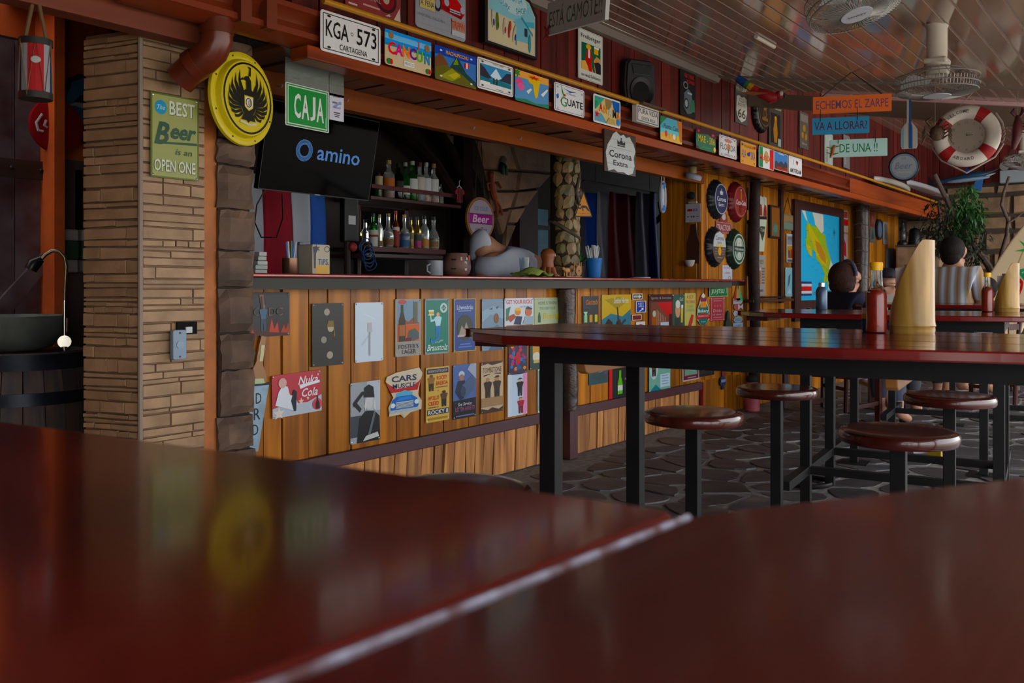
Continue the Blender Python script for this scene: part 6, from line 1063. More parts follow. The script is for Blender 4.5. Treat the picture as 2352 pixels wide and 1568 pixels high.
tag(MB().box(wx(1792, 3.08), wx(1798, 3.08), 3.07, 3.098, .9, 1.95).build('dark_batten', darkw), 'dark vertical batten between the plank posters', 'batten')
# map
a = PY(1838, 481, Yr - .02); b2 = PY(1838, 690, Yr - .02); c = PY(1929, 600, Yr - .02); Wm = c.x - a.x; Hm = a.z - b2.z
mp_ = thing('wall_map', 'large blue framed map of Costa Rica behind the woman', 'map', ((a.x + c.x) / 2, Yr, (a.z + b2.z) / 2))
MB().box(-Wm / 2, Wm / 2, -.012, 0, -Hm / 2, Hm / 2).build('board', M('2f86a8', .4), mp_)
fm = .11
for (x0, x1, z0, z1) in ((-Wm / 2 - fm * 1.6, -Wm / 2, -Hm / 2 - .2, Hm / 2 + .09), (Wm / 2, Wm / 2 + fm, -Hm / 2 - .2, Hm / 2 + .09), (-Wm / 2, Wm / 2, Hm / 2, Hm / 2 + .09), (-Wm / 2, Wm / 2, -Hm / 2 - .2, -Hm / 2)): MB().box(x0, x1, -.03, 0, z0, z1).build('frame_board', wood('map frame', '#3a1815', '#28100e', .4, 'z', .1), mp_)
def mpt(pts): return [((x - 600) / 385, 1 - (y - 345 - 70 * (x - 600) / 385) / (917 - 70 * (x - 600) / 385)) for x, y in pts]
land = mpt([(672, 468), (705, 500), (735, 515), (752, 505), (775, 540), (805, 585), (835, 590), (850, 690), (880, 800), (895, 860), (880, 930), (880, 1010), (885, 1080), (870, 1130), (850, 1060), (825, 1110), (820, 1050), (835, 1000), (815, 950), (790, 890), (750, 840), (745, 780), (720, 740), (705, 790), (715, 830), (690, 800), (660, 740), (655, 690), (655, 640), (665, 590), (655, 530)])
flat('map_print', [R(0, 0, 1, 1, '3a92b4'), P(mpt([(620, 348), (650, 354), (674, 466), (655, 440)]), 'b4b4ac'), P(mpt([(715, 368), (820, 390), (825, 560), (805, 585), (775, 540), (752, 505), (740, 490), (735, 440)]), 'b4b4ac'), P(mpt([(895, 860), (915, 900), (925, 1040), (905, 1160), (865, 1160), (885, 1080), (880, 930)]), 'b4b4ac'), P(land, '84962e'), P(mpt([(675, 480), (700, 520), (725, 560), (770, 650), (830, 760), (865, 860), (850, 930), (800, 880), (750, 800), (725, 700), (690, 600)]), 'a89a4c'), P(mpt([(740, 650), (790, 690), (840, 800), (850, 900), (800, 850), (760, 760)]), '9a7232'), P(mpt([(655, 690), (700, 720), (715, 830), (690, 800)]), 'a89a4c'), ('m', [R(.06 + .8 * ((k * 37) % 100) / 100, .2 + .7 * ((k * 61) % 100) / 100, .12 + .8 * ((k * 37) % 100) / 100, .204 + .7 * ((k * 61) % 100) / 100, '3a6a84') for k in range(26)]), STAR(.86, .8, .05, .05, '2a5a74', 4, .3), ('m', [R(.04, .05, .28, .21, '20305c'), R(.04, .075, .28, .185, 'b0b4b8'), R(.04, .105, .28, .155, '9a2a2c')]), T('COSTA', .42, .075, .035, '9a2a2c', .18, b=.01), T('RICA', .6, .075, .035, '20305c', .14, b=.01)], Wm, Hm, -.012, mp_)
for k, (x0, x1, yt, yb, base, art, lb_) in enumerate([(1934, 1947, 482, 532, '8a8480', [R(0, .3, 1, .6, '8a2026'), R(.1, .66, .9, .95, '7a3a34')], 'small red and white card highest beside the map'), (1933, 1946, 536, 596, '8a8088', [P([(.2, .2), (.4, .8), (.7, .6), (.8, .1)], '8a2a30')], 'narrow pale card with a red mark beside the map'), (1932, 1946, 604, 618, '7a2024', [R(.1, .3, .9, .7, 'a09a98')], 'tiny red card lowest beside the map')]):
    rs_('wall_card', lb_, 'card', (x0, x1, yt, yb), base, art, group='cards beside the map')
# glossy bark column with wire bands
c = wx(1979, 3.0); hc = thing('bark_column', 'glossy dark bark column wrapped with thin wires', 'column', (c, 3.0, 0)); r = 17 / ppm(1979, 3.0)
MB().tube([(0, 0, 0), (.01, 0, .5), (-.01, 0, 1.0), (.008, 0, 1.4), (0, 0, 1.96)], [r * 1.1, r, r * .95, r, r], 14).build('trunk', bk, hc, True)
for z in (1.15, 1.3, 1.45, 1.6, 1.75, 1.9): MB().tube([(r * 1.04 * math.cos(q * PI / 8), r * 1.04 * math.sin(q * PI / 8), z + .01 * math.sin(q)) for q in range(16)], .004, 5, True).build('wire', M('8a8a8a', .3, .7), hc)
# small things past the column
rs_('wall_plaque', 'small dark pink plaque past the bark column', 'plaque', (1999, 2008, 486, 520), '5a2a30', [E(.5, .5, .3, .3, '7a4a4c')])
rs_('wall_plaque', 'grey bird shaped plaque under the pink one', 'plaque', (1998, 2009, 521, 556), '4a5250', [P([(.2, .2), (.5, .8), (.8, .3)], '2a302e')])
c = PY(2018, 527, Yr - .01); om_ = thing('oval_mirror', 'oval dark framed mirror near the far corner', 'mirror', c); rr = 24 / ppm(2018, Yr)
omf = MB().lathe([(rr, 0), (rr, .02), (rr * .8, .022), (rr * .78, .012), (.001, .012)], 28, m=rot('X', 90)).build('frame', M('1c2030', .4), om_, True); MB().lathe([(rr * .78, .0), (rr * .78, .003)], 28, m=tr(0, -.013, 0) @ rot('X', 90)).build('glass', M('4a5c74', .1), omf)
rs_('thermometer_board', 'narrow white board near the far corner', 'board', (2028, 2038, 508, 560), '7c7c78', [R(.3, .2, .7, .9, '5a5a5c')])
rs_('pale_panel', 'pale blue narrow panel under the white board', 'panel', (2036, 2051, 570, 628), '7a96a4', [R(.1, .1, .4, .9, '9ab0ba')])
ls_ = thing('stone_ledge', 'tan stone ledge carrying lantern and kettle', 'ledge', PD(2085, 563, 11.3)); ls_.rotation_euler[2] = -PI / 2
MB().box(-.12, .4, -.1, 1.0, -ls_.location.z + .003, -.02).build('block', fst, ls_, bevel=.02); MB().box(-.12, .42, -.12, 1.0, -.02, 0).build('slab', mat('ledge slab', '#4a4038', .7), ls_)
q = PD(2073, 563, 11.25); ln = thing('oil_lantern', 'old black oil lantern on the stone ledge', 'lantern', (q.x, q.y, ls_.location.z)); lk = M('15120f', .4)
MB().lathe([(.06, 0), (.065, .02), (.05, .05), (.03, .06)], 16).build('tank', lk, ln, True); MB().lathe([(.03, .06), (.045, .1), (.04, .15), (.03, .17)], 16).build('globe', mat('smoky globe', '#6a665c', .1, trans=.7), ln, True); MB().lathe([(.035, .17), (.04, .2), (.02, .24), (.02, .27)], 14).build('chimney', lk, ln, True)
MB().tube([(-.06, 0, .02), (-.065, 0, .15), (-.03, 0, .24), (0, 0, .3), (.03, 0, .24), (.065, 0, .15), (.06, 0, .02)], .006, 6).build('frame_wire', lk, ln, True)
q = PD(2101, 563, 11.25); kt = thing('black_kettle', 'black enamel coffee pot beside the lantern', 'kettle', (q.x, q.y, ls_.location.z)); MB().lathe([(.08, 0), (.082, .01), (.065, .18), (.05, .2), (.01, .215), (.012, .235)], 22).build('pot', M('0e0e0f', .35), kt, True); MB().tube([(.06, -.03, .17), (.11, -.05, .15), (.11, -.05, .06), (.075, -.03, .04)], .008, 6).build('handle', M('0e0e0f', .35), kt, True)
# ================================================================ FAR END
c = PD(2076, 384, 9.6)
bk2 = thing('beer_clock', 'round dark rimmed Beer sign hung before the red boards', 'sign', c, facecam(c)); rr = 33 * 9.6 / F
MB().tube([(0, -.02, rr), (0, -.02, 2.868 - c.z)], .004, 6).build('cord', M('2a2420', .6), bk2)
MB().lathe([(rr, 0), (rr, .05), (rr * .94, .055), (rr * .9, .04), (.001, .04)], 40, m=rot('X', 90)).build('rim', M('17191f', .4), bk2, True)
flat('print', [E(.5, .5, .5, .5, '5c6674', 40), E(.5, .5, .43, .43, '7c8084', 40), T('Beer', .5, .54, .26, '5a626c', .6, sh=.25, b=.01), T('ICE', .5, .82, .07, '4a5058', .14), T('always cold', .5, .28, .1, '9a9ea0', .5, sh=.25)], 2 * rr * .9, 2 * rr * .9, -.0565, bk2)
c = PX(2212, 412, 12.9)
ml = thing('mounted_marlin', 'mounted blue and white marlin above the stone wall', 'fish', (12.9, c.y, c.z), -PI / 2); ml.rotation_euler = (0, math.radians(-4), -PI / 2)
MB().tube([(-.36, 0, .0), (-.2, 0, .01), (0, 0, .02), (.18, 0, .03), (.26, 0, .035), (.36, 0, .06), (.42, 0, .085)], [.015, .03, .05, .055, .035, .012, .003], 12).build('body', mat('marlin blue', '#1c3f5c', .35, col2='#0f1c28', scale=5), ml, True)
MB().ell((.06, -.012, -.012), (.26, .05, .028)).build('belly', M('7a9ab0', .4), ml, True)
MB().prism([(-.34, 0), (-.44, .13), (-.4, .0), (-.44, -.11), (-.34, -.01)], -.008, .008).build('tail', M('10141a', .5), ml); MB().prism([(.16, .06), (.05, .15), (0, .06)], -.006, .006).build('dorsal_fin', M('1a2a6a', .5), ml); MB().prism([(.16, -.01), (.1, -.14), (.2, -.18), (.24, 0)], -.008, .008).build('pectoral_fin', M('2a62a0', .5), ml); MB().tube([(.25, 0, .01), (.34, 0, .02), (.38, 0, .03)], [.02, .01, .003], 8).build('lower_jaw', M('a8b0b4', .4), ml, True)
el = thing('emergency_light', 'white twin emergency light box at the edge of the stones', 'lamp', PX(2330, 403, 13.05), -PI / 2)
MB().box(-.16, .2, -.06, .05, -.09, .07).build('box', M('8a969c', .5), el, bevel=.01)
for x in (-.1, .14): MB().lathe([(.04, 0), (.055, .03), (.058, .05), (.02, .052)], 18, m=tr(x, -.03, .12) @ rot('X', 90)).build('head', M('7a7a76', .4), el, True)
# driftwood, plants, surfboards
dr_ = mat('driftwood', '#4a382c', .7, col2='#3a2c24', scale=18, bump=.4)
def branch(name, label, pts, d, r, twigs=()):
    o = thing(name, label, 'branch'); P_ = [PD(x, y, d + k * .02) for k, (x, y) in enumerate(pts)]
    n = len(P_); MB().tube(P_, [r * (.5 + .5 * k / (n - 1)) for k in range(n)], 8).build('limb', dr_, o, True)
    for tw_ in twigs: MB().tube([PD(x, y, d) for x, y in tw_], [r * .45, r * .35, r * .2][:len(tw_)], 6).build('twig', dr_, o, True)
    return o
branch('driftwood_branch', 'long crooked driftwood branch leaning across the stone wall', [(2146, 400), (2165, 440), (2190, 490), (2215, 535), (2245, 575), (2270, 610), (2285, 650), (2310, 695), (2322, 760), (2330, 850), (2332, 905)], 9.0, .045, [[(2190, 490), (2180, 470), (2172, 452)], [(2245, 575), (2225, 590), (2205, 600)]])
branch('driftwood_branch', 'thin crooked branch by the surfboard', [(2318, 405), (2306, 440), (2300, 470), (2315, 505), (2312, 540), (2300, 580), (2292, 620), (2290, 660), (2300, 700), (2316, 800), (2328, 905)], 8.9, .026, [[(2315, 512), (2335, 500), (2352, 486)]])
def fern(label, px, py, d, n, L, seed, cols, tall=1.6):
    q = PD(px, py, d); o = thing('hanging_fern', label, 'plant', q); r = random.Random(seed); fmat = mat('fern ' + cols[0], cols[0], .6, col2=cols[1], scale=9)
    b = MB()
    for k in range(n):
        while True:
            c = Vector((r.uniform(-1, 1), r.uniform(-1, 1), r.uniform(-1, 1)))
            if c.length < 1: break
        c = Vector((c.x * L * .55, c.y * L * .55, c.z * L * tall * .55)); a = r.uniform(0, 360); m_ = tr(*c) @ rot('Z', a) @ rot('Y', r.uniform(-10, 70)); l = r.uniform(.06, .13); w_ = r.uniform(.006, .014)
        b.add([m_ @ Vector(p) for p in ((0, 0, 0), (l * .5, w_, .006), (l, 0, -.012), (l * .5, -w_, .006))], [(0, 1, 2, 3)])
    stuff(b.build('leaves', fmat, o, fix=False))
    MB().tube([(0, .02, -L * tall * .5), (.01, .0, 0), (-.01, .02, L * tall * .4)], [.03, .02, .01], 7).build('stem', dr_, o, True)
    return o
fern('bright green fern on the driftwood near the beam end', 2222, 480, 9.0, 520, .3, 1, ('#2a6a26', '#1f4c1c'))
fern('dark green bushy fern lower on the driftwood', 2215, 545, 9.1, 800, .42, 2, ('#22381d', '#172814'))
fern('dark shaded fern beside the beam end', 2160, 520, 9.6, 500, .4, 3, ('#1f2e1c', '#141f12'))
def surf(label, p, L, wd, mtx, base, art=None, group=None):
    o = thing('surfboard', label, 'surfboard', p); o.matrix_world = Matrix.Translation(p) @ mtx
    n = 24; pts = []
    for k in range(n + 1): u = k / n; pts.append((wd / 2 * math.sin(PI * u ** .85) ** .6, (u - .5) * L))
    out = pts + [(-x, z) for x, z in reversed(pts[1:-1])]
    MB().prism(out, -.028, .028).build('board', M(base, .3), o, bevel=.02, seg=3)
    if art: flat('print', art, wd, L, -.029, o)
    return o
p = PD(2310, 640, 8.6)
surf('cream surfboard with green palm and red letters, leaning', Vector((p.x, p.y, .92)), 1.86, .46, rot('Z', math.degrees(facecam(p))) @ rot('X', -7) @ rot('Y', 20), 'b09c7c', [R(.44, .05, .46, .95, '8a7858'), STAR(.56, .78, .3, .06, '3a7a44', 6, .3), T('A', .6, .66, .05, '2a6a4a', .34, a=90, b=.03), T('D', .6, .585, .05, '8a2a24', .34, a=90, b=.03), T('N', .6, .51, .05, '8a2a24', .34, a=90, b=.03), STAR(.3, .6, .1, .025, 'a84a34', 5, .3)])
LIE = Matrix(((0, 0, 1), (1, 0, 0), (0, 1, 0))).to_4x4()
surf('white bodyboard lying on the eave below the round Beer sign', PY(2050, 424, YF + .04), 1.5, .2, LIE, 'a09c94')
surf('long pale surfboard on the eave end', PY(2134, 436, YF - .06), 2.2, .16, LIE, '8f9298')
# ================================================================ UNDER THE CEILING
cagem = mat('grey fan wire', '#8d8b88', .35, .4); fanw = mat('cream fan plastic', '#c8c0b4', .45, col2='#b8afa2', scale=8)
def fan(label, loc, mtx, ceil=None, stem=True, hubtxt=None):
    o = thing('cage_fan', label, 'fan', loc, group='white cage fans under the ceiling'); R1 = .18
    def q(b): b.v = [tuple(mtx @ Vector(p)) for p in b.v]; return b
    b = MB()
    for rr, z in ((R1, -.02), (R1, .02), (R1 * .97, -.045), (R1 * .6, .05)): b.tube([(rr * math.cos(a * PI / 20), rr * math.sin(a * PI / 20), z) for a in range(40)], .003, 5, True)
    q(b).build('cage_ring', cagem, o, True)
    b = MB()
    for k in range(72):
        a = 2 * PI * k / 72; c_, s_ = math.cos(a), math.sin(a)
        b.tube([(.05 * c_, .05 * s_, -.065), (.12 * c_, .12 * s_, -.062), (R1 * .96 * c_, R1 * .96 * s_, -.048), (R1 * c_, R1 * s_, -.0)], .0014, 3)
        if k % 3 == 0: b.tube([(R1 * c_, R1 * s_, 0), (R1 * .6 * c_, R1 * .6 * s_, .05), (.05 * c_, .05 * s_, .07)], .0016, 3)
    stuff(q(b).build('cage_wires', cagem, o))
    hb_ = q(MB().lathe([(.001, -.07), (.06, -.068), (.062, -.062), (.02, -.06)], 24)).build('hub_badge', M('a8acb4', .4), o, True)
    if hubtxt:
        vs, fs, asp = glyphs(hubtxt); b = MB(); b.add([mtx @ Vector((x * .07, -z * .016, -.0705)) for x, z in vs], fs); b.build('lettering', M('3a3c42', .5), hb_, fix=False)
    for k in range(3):
        b = MB(); m_ = rot('Z', 120 * k); b.add([m_ @ Vector(p) for p in ((.03, -.02, -.01), (.14, -.07, -.02), (.16, 0, .0), (.14, .06, .02), (.03, .02, .012))], [(0, 1, 2, 3, 4)]); q(b).build('blade', mat('fan blade', '#b0b4b4', .3, trans=.3), o)
    q(MB().lathe([(.05, .03), (.055, .045), (.055, .085), (.04, .1)], 22)).build('motor', fanw, o, True)
    if stem:
        t_ = mtx @ Vector((0, 0, .1)); h = ceil - loc[2]
        MB().lathe([(.042, t_.z - .005), (.045, t_.z + .03), (.045, h - .02), (.05, h - .012), (.05, h)], 20).build('column', fanw, o, True)
        MB().box(-.055, .055, -.05, .05, t_.z - .02, t_.z + .005).build('yoke', fanw, o, bevel=.008)
        MB().tube([(.04, 0, h - .06), (.1, 0, h - .1), (.11, 0, t_.z + .04), (.05, 0, t_.z)], .006, 6).build('cord', fanw, o, True)
    return o
p = PD(2152, 188, 4.2)
fan('cage fan pointing down on a cream stem', (p.x, p.y, p.z), rot('X', 0), zc(p.y) - .003)
p = PD(1958, 0, 3.55); r_ = ray(1958, 6); 
fan('nearest tilted cage fan cut off by the picture top', (p.x, p.y, p.z), rot('Z', math.degrees(facecam(p))) @ rot('X', -9) @ rot('Y', -14), zc(p.y) - .003, True, 'SANKEY')
p = PD(2355, 372, 8.2); fan('dim cage fan far off beside the emergency light', (p.x, p.y, p.z), rot('Z', 20) @ rot('X', 12), 2.872)
def board_text(name, label, p, W, H, rz, base, tx, tc2, tw2, thk=.016, ang=0, hh=.5):
    o = panel(name, label, 'sign', p, W, H, base, [T(tx, .5, .5, hh, tc2, tw2, b=.004)], .003, thk, rz, tilt=ang, rough=.5); return o
d = 5.7
hs = []
for (x0, x1, yt, yb, base, tx, tc2, tw2, lb_) in [(1871, 2041, 220, 259, 'e06a20', 'ECHEMOS EL ZARPE', '6a4a68', .92, 'orange hanging sign board reading ECHEMOS EL ZARPE'), (1868, 1992, 270, 308, '2488b8', 'VA A LLORAR?', '4a1f3a', .92, 'blue hanging sign board reading VA A LLORAR'), (1909, 2033, 320, 360, 'a8d0cc', 'DE UNA !!', '1f6a44', .66, 'pale mint hanging sign board reading DE UNA')]:
    p = PD((x0 + x1) / 2, (yt + yb) / 2, d); s = F / d
    o = board_text('hanging_board', lb_, p, (x1 - x0) / s, (yb - yt) / s, facecam(p) + .12, base, tx, tc2, tw2); o['group'] = 'painted boards on a chain'; hs.append(o)
p = hs[0].location; top_ = zc(p.y) - .004 - p.z; w_ = hs[0].dimensions
wd = (2041 - 1871) / (F / d)
MB().tube([(-wd * .42, -.008, .04), (0, -.008, top_), (wd * .42, -.008, .04)], .004, 6).build('chain', M('2a221e', .5, .5), hs[0])
for o, up in ((hs[1], hs[0]), (hs[2], hs[1])):
    dz = up.location.z - o.location.z
    for x in (-.12, .1): MB().tube([(x, -.02, .03), (x, -.02, dz - .03)], .002, 5).build('wire', M('3a3430', .5, .5), o)
lz = thing('gecko_ornament', 'small orange gecko climbing the mint board', 'ornament', hs[2].location + Vector((0, 0, 0)) , hs[2].rotation_euler[2])
MB().tube([(-.17, -.022, -.06), (-.155, -.022, -.03), (-.15, -.022, 0), (-.14, -.022, .02)], [.003, .009, .01, .006], 8).build('body', M('9a5a14', .5), lz, True)
for q in ((-.19, .0), (-.11, .005), (-.19, -.035), (-.12, -.04)): MB().tube([(-.153, -.022, q[1]), (q[0], -.022, q[1] + .01)], .003, 5).build('leg', M('9a5a14', .5), lz)
La, Ra = PD(1264, 46, 4.04), PD(1401, 2, 3.43); mid = (La + Ra) / 2; dv = Ra - La
cm = panel('hanging_board', 'pale grey hanging board reading ESTÁ CAMOTE with a red frog', 'sign', mid, dv.length, .14, 'b8c0bc', [T('ESTÁ CAMOTE!!', .5, .52, .62, '1f4a34', .9, b=.0)], .003, .016, math.atan2(dv.y, dv.x), rough=.5, tilt=math.degrees(math.asin(-dv.z / dv.length)))
MB().ell((-.3, -.022, -.06), (.012, .008, .022)).build('frog_body', M('8a1a20', .4), cm, True)
for q in ((-.33, -.03), (-.27, -.03), (-.335, -.09), (-.265, -.09)): MB().tube([(-.3, -.022, -.06), (q[0], -.024, q[1])], .004, 6).build('frog_leg', M('8a1a20', .4), cm, True)
for x in (-.2, .2):
    gx = mid.x + math.cos(math.atan2(dv.y, dv.x)) * x; gy = mid.y + math.sin(math.atan2(dv.y, dv.x)) * x
    MB().tube([(x, -.008, .06), (x, -.008, zc(gy) - mid.z + (.04 if x > 0 else -.04))], .003, 6).build('cord', M('3a3430', .6), cm)
# macaw
p = PD(1757, 218, 5.9); mc = thing('macaw_ornament', 'scarlet macaw ornament gliding below the ceiling', 'ornament', p, facecam(p))
rd = M('8a1a20', .5)
MB().tube([(-.06, 0, .03), (-.01, 0, .005), (.04, 0, -.02), (.075, 0, -.02)], [.02, .036, .04, .025], 12).build('body', rd, mc, True); MB().ell((.088, 0, -.005), (.03, .026, .028)).build('head', rd, mc, True); MB().ell((.1, -.018, 0), (.014, .01, .016)).build('face', M('b4b0a8', .5), mc, True); MB().tube([(.11, 0, 0), (.126, 0, -.012), (.122, 0, -.03)], [.014, .011, .003], 8).build('beak', M('1a1614', .4), mc, True)
for k, (c_, x0, x1) in enumerate((('9a2a1a', -.05, -.1), ('b08a1c', -.08, -.125), ('2f6a44', -.105, -.145), ('1a3a7a', -.125, -.175))): MB().tube([(x0, 0, -x0 * .75 - .012), (x1, 0, -x1 * .75 - .01)], [.028, .024], 8).build('tail_feather', M(c_, .5), mc, True)
MB().prism([(.02, .0), (-.09, .015), (-.16, .012), (-.07, -.01)], -.06, -.05).build('wing', M('8a4a24', .5), mc); MB().prism([(.04, .0), (.1, .035), (.16, .04), (.09, .01)], .05, .06).build('wing', M('8a6a44', .5), mc)
MB().tube([(0, 0, .02), (0, 0, zc(p.y) - p.z - .004)], .0015, 4).build('string', M('4a4440', .6), mc)
# life-ring clock
p = PD(2220, 312, 5.8); lc2 = thing('life_ring_clock', 'white and red life ring clock lettered WELCOME ABOARD', 'clock', p, facecam(p)); R2, r2 = .152, .046
wh = M('ccc4ba', .5); rdm = M('9a1a20', .5)
def arc(a0, a1, k): return [(R2 * math.cos(a0 + (a1 - a0) * i / k), 0, R2 * math.sin(a0 + (a1 - a0) * i / k)) for i in range(k + 1)]
MB().tube(arc(0, 2 * PI, 48)[:-1], r2, 16, True).build('ring', wh, lc2, True)
for a in (55, 150, 225, 318): MB().tube(arc(math.radians(a - 11), math.radians(a + 11), 6), r2 * 1.02, 16).build('red_band', rdm, lc2, True)
dl_ = MB().lathe([(R2 - r2 * .75, -.01), (R2 - r2 * .75, .01), (.001, .01)], 40, m=rot('X', 90)).build('dial', M('8a7f72', .5), lc2, True)
flat('dial_print', [('m', [T(str(k), .5 + .4 * math.sin(2 * PI * k / 12), .5 + .4 * math.cos(2 * PI * k / 12), .07, '5a5048') for k in range(1, 13)]), P([(.49, .5), (.5, .53), (.66, .52), (.66, .505)], '2e2824'), P([(.49, .49), (.51, .49), (.505, .58), (.495, .58)], '2e2824')], .22, .22, -.011, dl_)
for s_, a0, tx in ((1, 110, 'WELCOME'), (-1, 263, 'ABOARD')):
    b = MB()
    for k, ch in enumerate(tx):
        a = math.radians(a0 - s_ * (k - (len(tx) - 1) / 2) * (7.5 if s_ > 0 else 8)) if s_ > 0 else math.radians(a0 + (k - (len(tx) - 1) / 2) * 8)
        vs, fs, asp = glyphs(ch, .01); tt = a - PI / 2 if s_ > 0 else a + PI / 2
        b.add([(R2 * math.cos(a) + x * .016 * math.cos(tt) - z * .02 * math.sin(tt), -r2 - .0035 + .03 * abs(z) * 0, R2 * math.sin(a) + x * .016 * math.sin(tt) + z * .02 * math.cos(tt)) for x, z in vs], fs)
    b.build('lettering', M('4a4a48', .6), lc2, fix=False)
rp = M('a0968a', .8)
MB().tube([(R2 * 1.42 * math.cos(a), .02, R2 * 1.4 * math.sin(a)) for a in [math.radians(q) for q in (40, 20, 0, -20, -42)]] + [(0, .0, -R2 - .085)] + [(R2 * 1.36 * math.cos(a), .02, R2 * 1.36 * math.sin(a)) for a in [math.radians(q) for q in (-135, -160, -180)]], .006, 6).build('rope', rp, lc2, True)
MB().tube([(-.05, 0, R2 + .03), (.05, 0, zc(p.y) - p.z - .002)], .003, 6).build('hanging_cord', rp, lc2)
# paddle
p = PD(2088, 280, 5.75); pd = thing('hanging_paddle', 'short striped blue and white paddle hung upright', 'paddle', p, facecam(p))
bl = [(-.042, -.17), (.042, -.17), (.05, -.15), (.048, -.05), (.03, -.02), (.013, .0), (-.013, 0), (-.03, -.02), (-.048, -.05), (-.05, -.15)]
MB().prism(bl, -.006, .006).build('blade', M('a8a49c', .5), pd, bevel=.002); MB().box(-.013, .013, -.006, .006, 0, .17).build('shaft', M('a8a49c', .5), pd); MB().box(-.013, .013, -.007, .007, .17, .195).build('grip', M('6a5a3a', .6), pd)
MB().box(.0, .013, -.0075, -.006, -.01, .168).build('blue_stripe', M('1f4a80', .5), pd); MB().prism([(-.002, -.168), (.02, -.168), (.02, -.03), (.013, -.01), (-.002, -.01)], -.0076, -.006).build('blue_stripe', M('1f4a80', .5), pd); MB().prism([(-.049, -.15), (-.03, -.168), (-.028, -.03), (-.047, -.06)], -.0076, -.006).build('pale_stripe', M('6a94a4', .5), pd)
MB().tube([(0, 0, .19), (0, 0, zc(p.y) - p.z - .002)], .002, 5).build('cord', rp, pd)
# dried crab and lobster
p = PD(2148, 306, 5.7); cr = thing('dried_crab', 'dried brown crab hanging beside the life ring', 'ornament', p, facecam(p)); cbm = mat('crab shell', '#5c4632', .6, col2='#3a2c22', scale=30, bump=.4)
MB().ell((.01, 0, 0), (.045, .03, .05)).build('shell', cbm, cr, True)
for k in range(8):
    s_ = -1 if k % 2 else 1; z = .03 - .022 * (k // 2); MB().tube([(.01 + s_ * .03, 0, z), (.01 + s_ * .065, -.02, z + .02), (.01 + s_ * .085, -.01, z - .03)], [.008, .006, .003], 6).build('leg', cbm, cr, True)
for s_ in (-1, 1): MB().tube([(s_ * .02, 0, .04), (s_ * .05, -.01, .08), (s_ * .02, -.02, .1)], [.01, .013, .004], 7).build('claw', cbm, cr, True)
MB().tube([(0, 0, .04), (0, 0, zc(p.y) - p.z - .002)], .0015, 4).build('string', rp, cr)
p = PD(2338, 302, 5.6); lb2 = thing('dried_lobster', 'dark red dried lobster hung at the picture edge', 'ornament', p, facecam(p)); lbm = mat('lobster shell', '#5c1a1c', .5, col2='#3a1214', scale=25, bump=.3)
MB().tube([(.0, 0, .1), (.0, 0, .04), (-.005, 0, -.02), (-.02, 0, -.08), (-.025, 0, -.11)], [.012, .03, .03, .02, .012], 10).build('body', lbm, lb2, True); MB().prism([(-.05, -.14), (0, -.14), (-.01, -.1), (-.035, -.1)], -.005, .005).build('tail_fan', lbm, lb2)
for k in range(8):
    s_ = -1 if k % 2 else 1; MB().tube([(0, 0, .04 - .012 * (k // 2)), (s_ * .06, -.02, .05 - .012 * k), (s_ * .09, -.02, .0 - .012 * k)], .003, 5).build('leg', lbm, lb2, True)
for s_ in (-1, 1): MB().tube([(s_ * .01, 0, .09), (s_ * .03, -.01, .12), (s_ * .02, -.01, .145)], [.007, .014, .004], 7).build('claw', lbm, lb2, True)
MB().tube([(0, 0, .1), (0, 0, zc(p.y) - p.z - .002)], .0015, 4).build('string', rp, lb2)
# short pale tube under the ceiling
cy = 1.9; t_ = None
def on_ceiling(px, py):
    r = ray(px, py); d_ = (2.594 - .173 * YW - CH) / (r[2] - .173 * r[1]); return PD(px, py, d_)
a, b2 = on_ceiling(1736, 79), on_ceiling(1778, 103)
sl = thing('ceiling_tube', 'short pale tube fixed under the shiny ceiling', 'lamp', (a + b2) / 2); dv = (b2 - a)
MB().tube([-dv / 2 + Vector((0, 0, -.012)), dv / 2 + Vector((0, 0, -.012))], .012, 10).build('tube', M('c8c0b4', .3), sl, True); MB().box(-.02, .02, -.01, .01, -.014, 0.0).build('clip', M('8a8278', .4), sl)
# ================================================================ RECESS AT THE LEFT
Yd = 5.16
d2 = struct(MB().box(PY(-60, 500, Yd).x, PY(126, 500, Yd).x, Yd, 5.2, .02, PY(60, 92, Yd).z).build('door_2', mat('door core', '#150c0c', .6), fix=False))
dm = mat('dark worn door board', '#4a3034', .3, col2='#625658', scale=6, bump=.3, var=.2)
for x0, x1 in ((-58, 28), (30, 97), (99, 125)): X0, X1 = PY(x0, 500, Yd).x, PY(x1, 500, Yd).x; MB().box(X0, X1, -.025, 0, .03, PY(60, 100, Yd).z).build('door_board', dm, d2, loc=(0, Yd, 0))
X0, X1 = PY(-58, 500, Yd).x, PY(125, 500, Yd).x
sbm = wood('strap board', '#4a342c', '#382620', .5, 'x')
st_ = MB().box(X0, X1, -.05, -.025, PY(60, 412, Yd).z, PY(60, 370, Yd).z).build('strap_board', sbm, d2, loc=(0, Yd, 0))
for x in (17, 85, 120): MB().ell((PY(x, 500, Yd).x, Yd - .052, PY(60, 391, Yd).z), (.012, .008, .012), 10, 5).build('bolt', M('2a2422', .4, .5), d2, True)
z0, z1 = PY(0, 690, Yd - .05).z, PY(125, 565, Yd - .05).z
MB().prism([(X0 + .1, z0 - .15), (X1, z1 - .05), (X1, z1 + .06), (X0 + .1, z0)], -.05, -.026).build('diagonal_brace', dm, d2, loc=(0, Yd, 0))
struct(MB().box(PY(150, 500, 5.17).x, 2.85, 5.17, 5.2, 0, PY(170, 368, 5.17).z).build('wall_panel', mat('grey brown wall panel', '#5c4a44', .7, col2='#4a3c38', scale=7), fix=False))
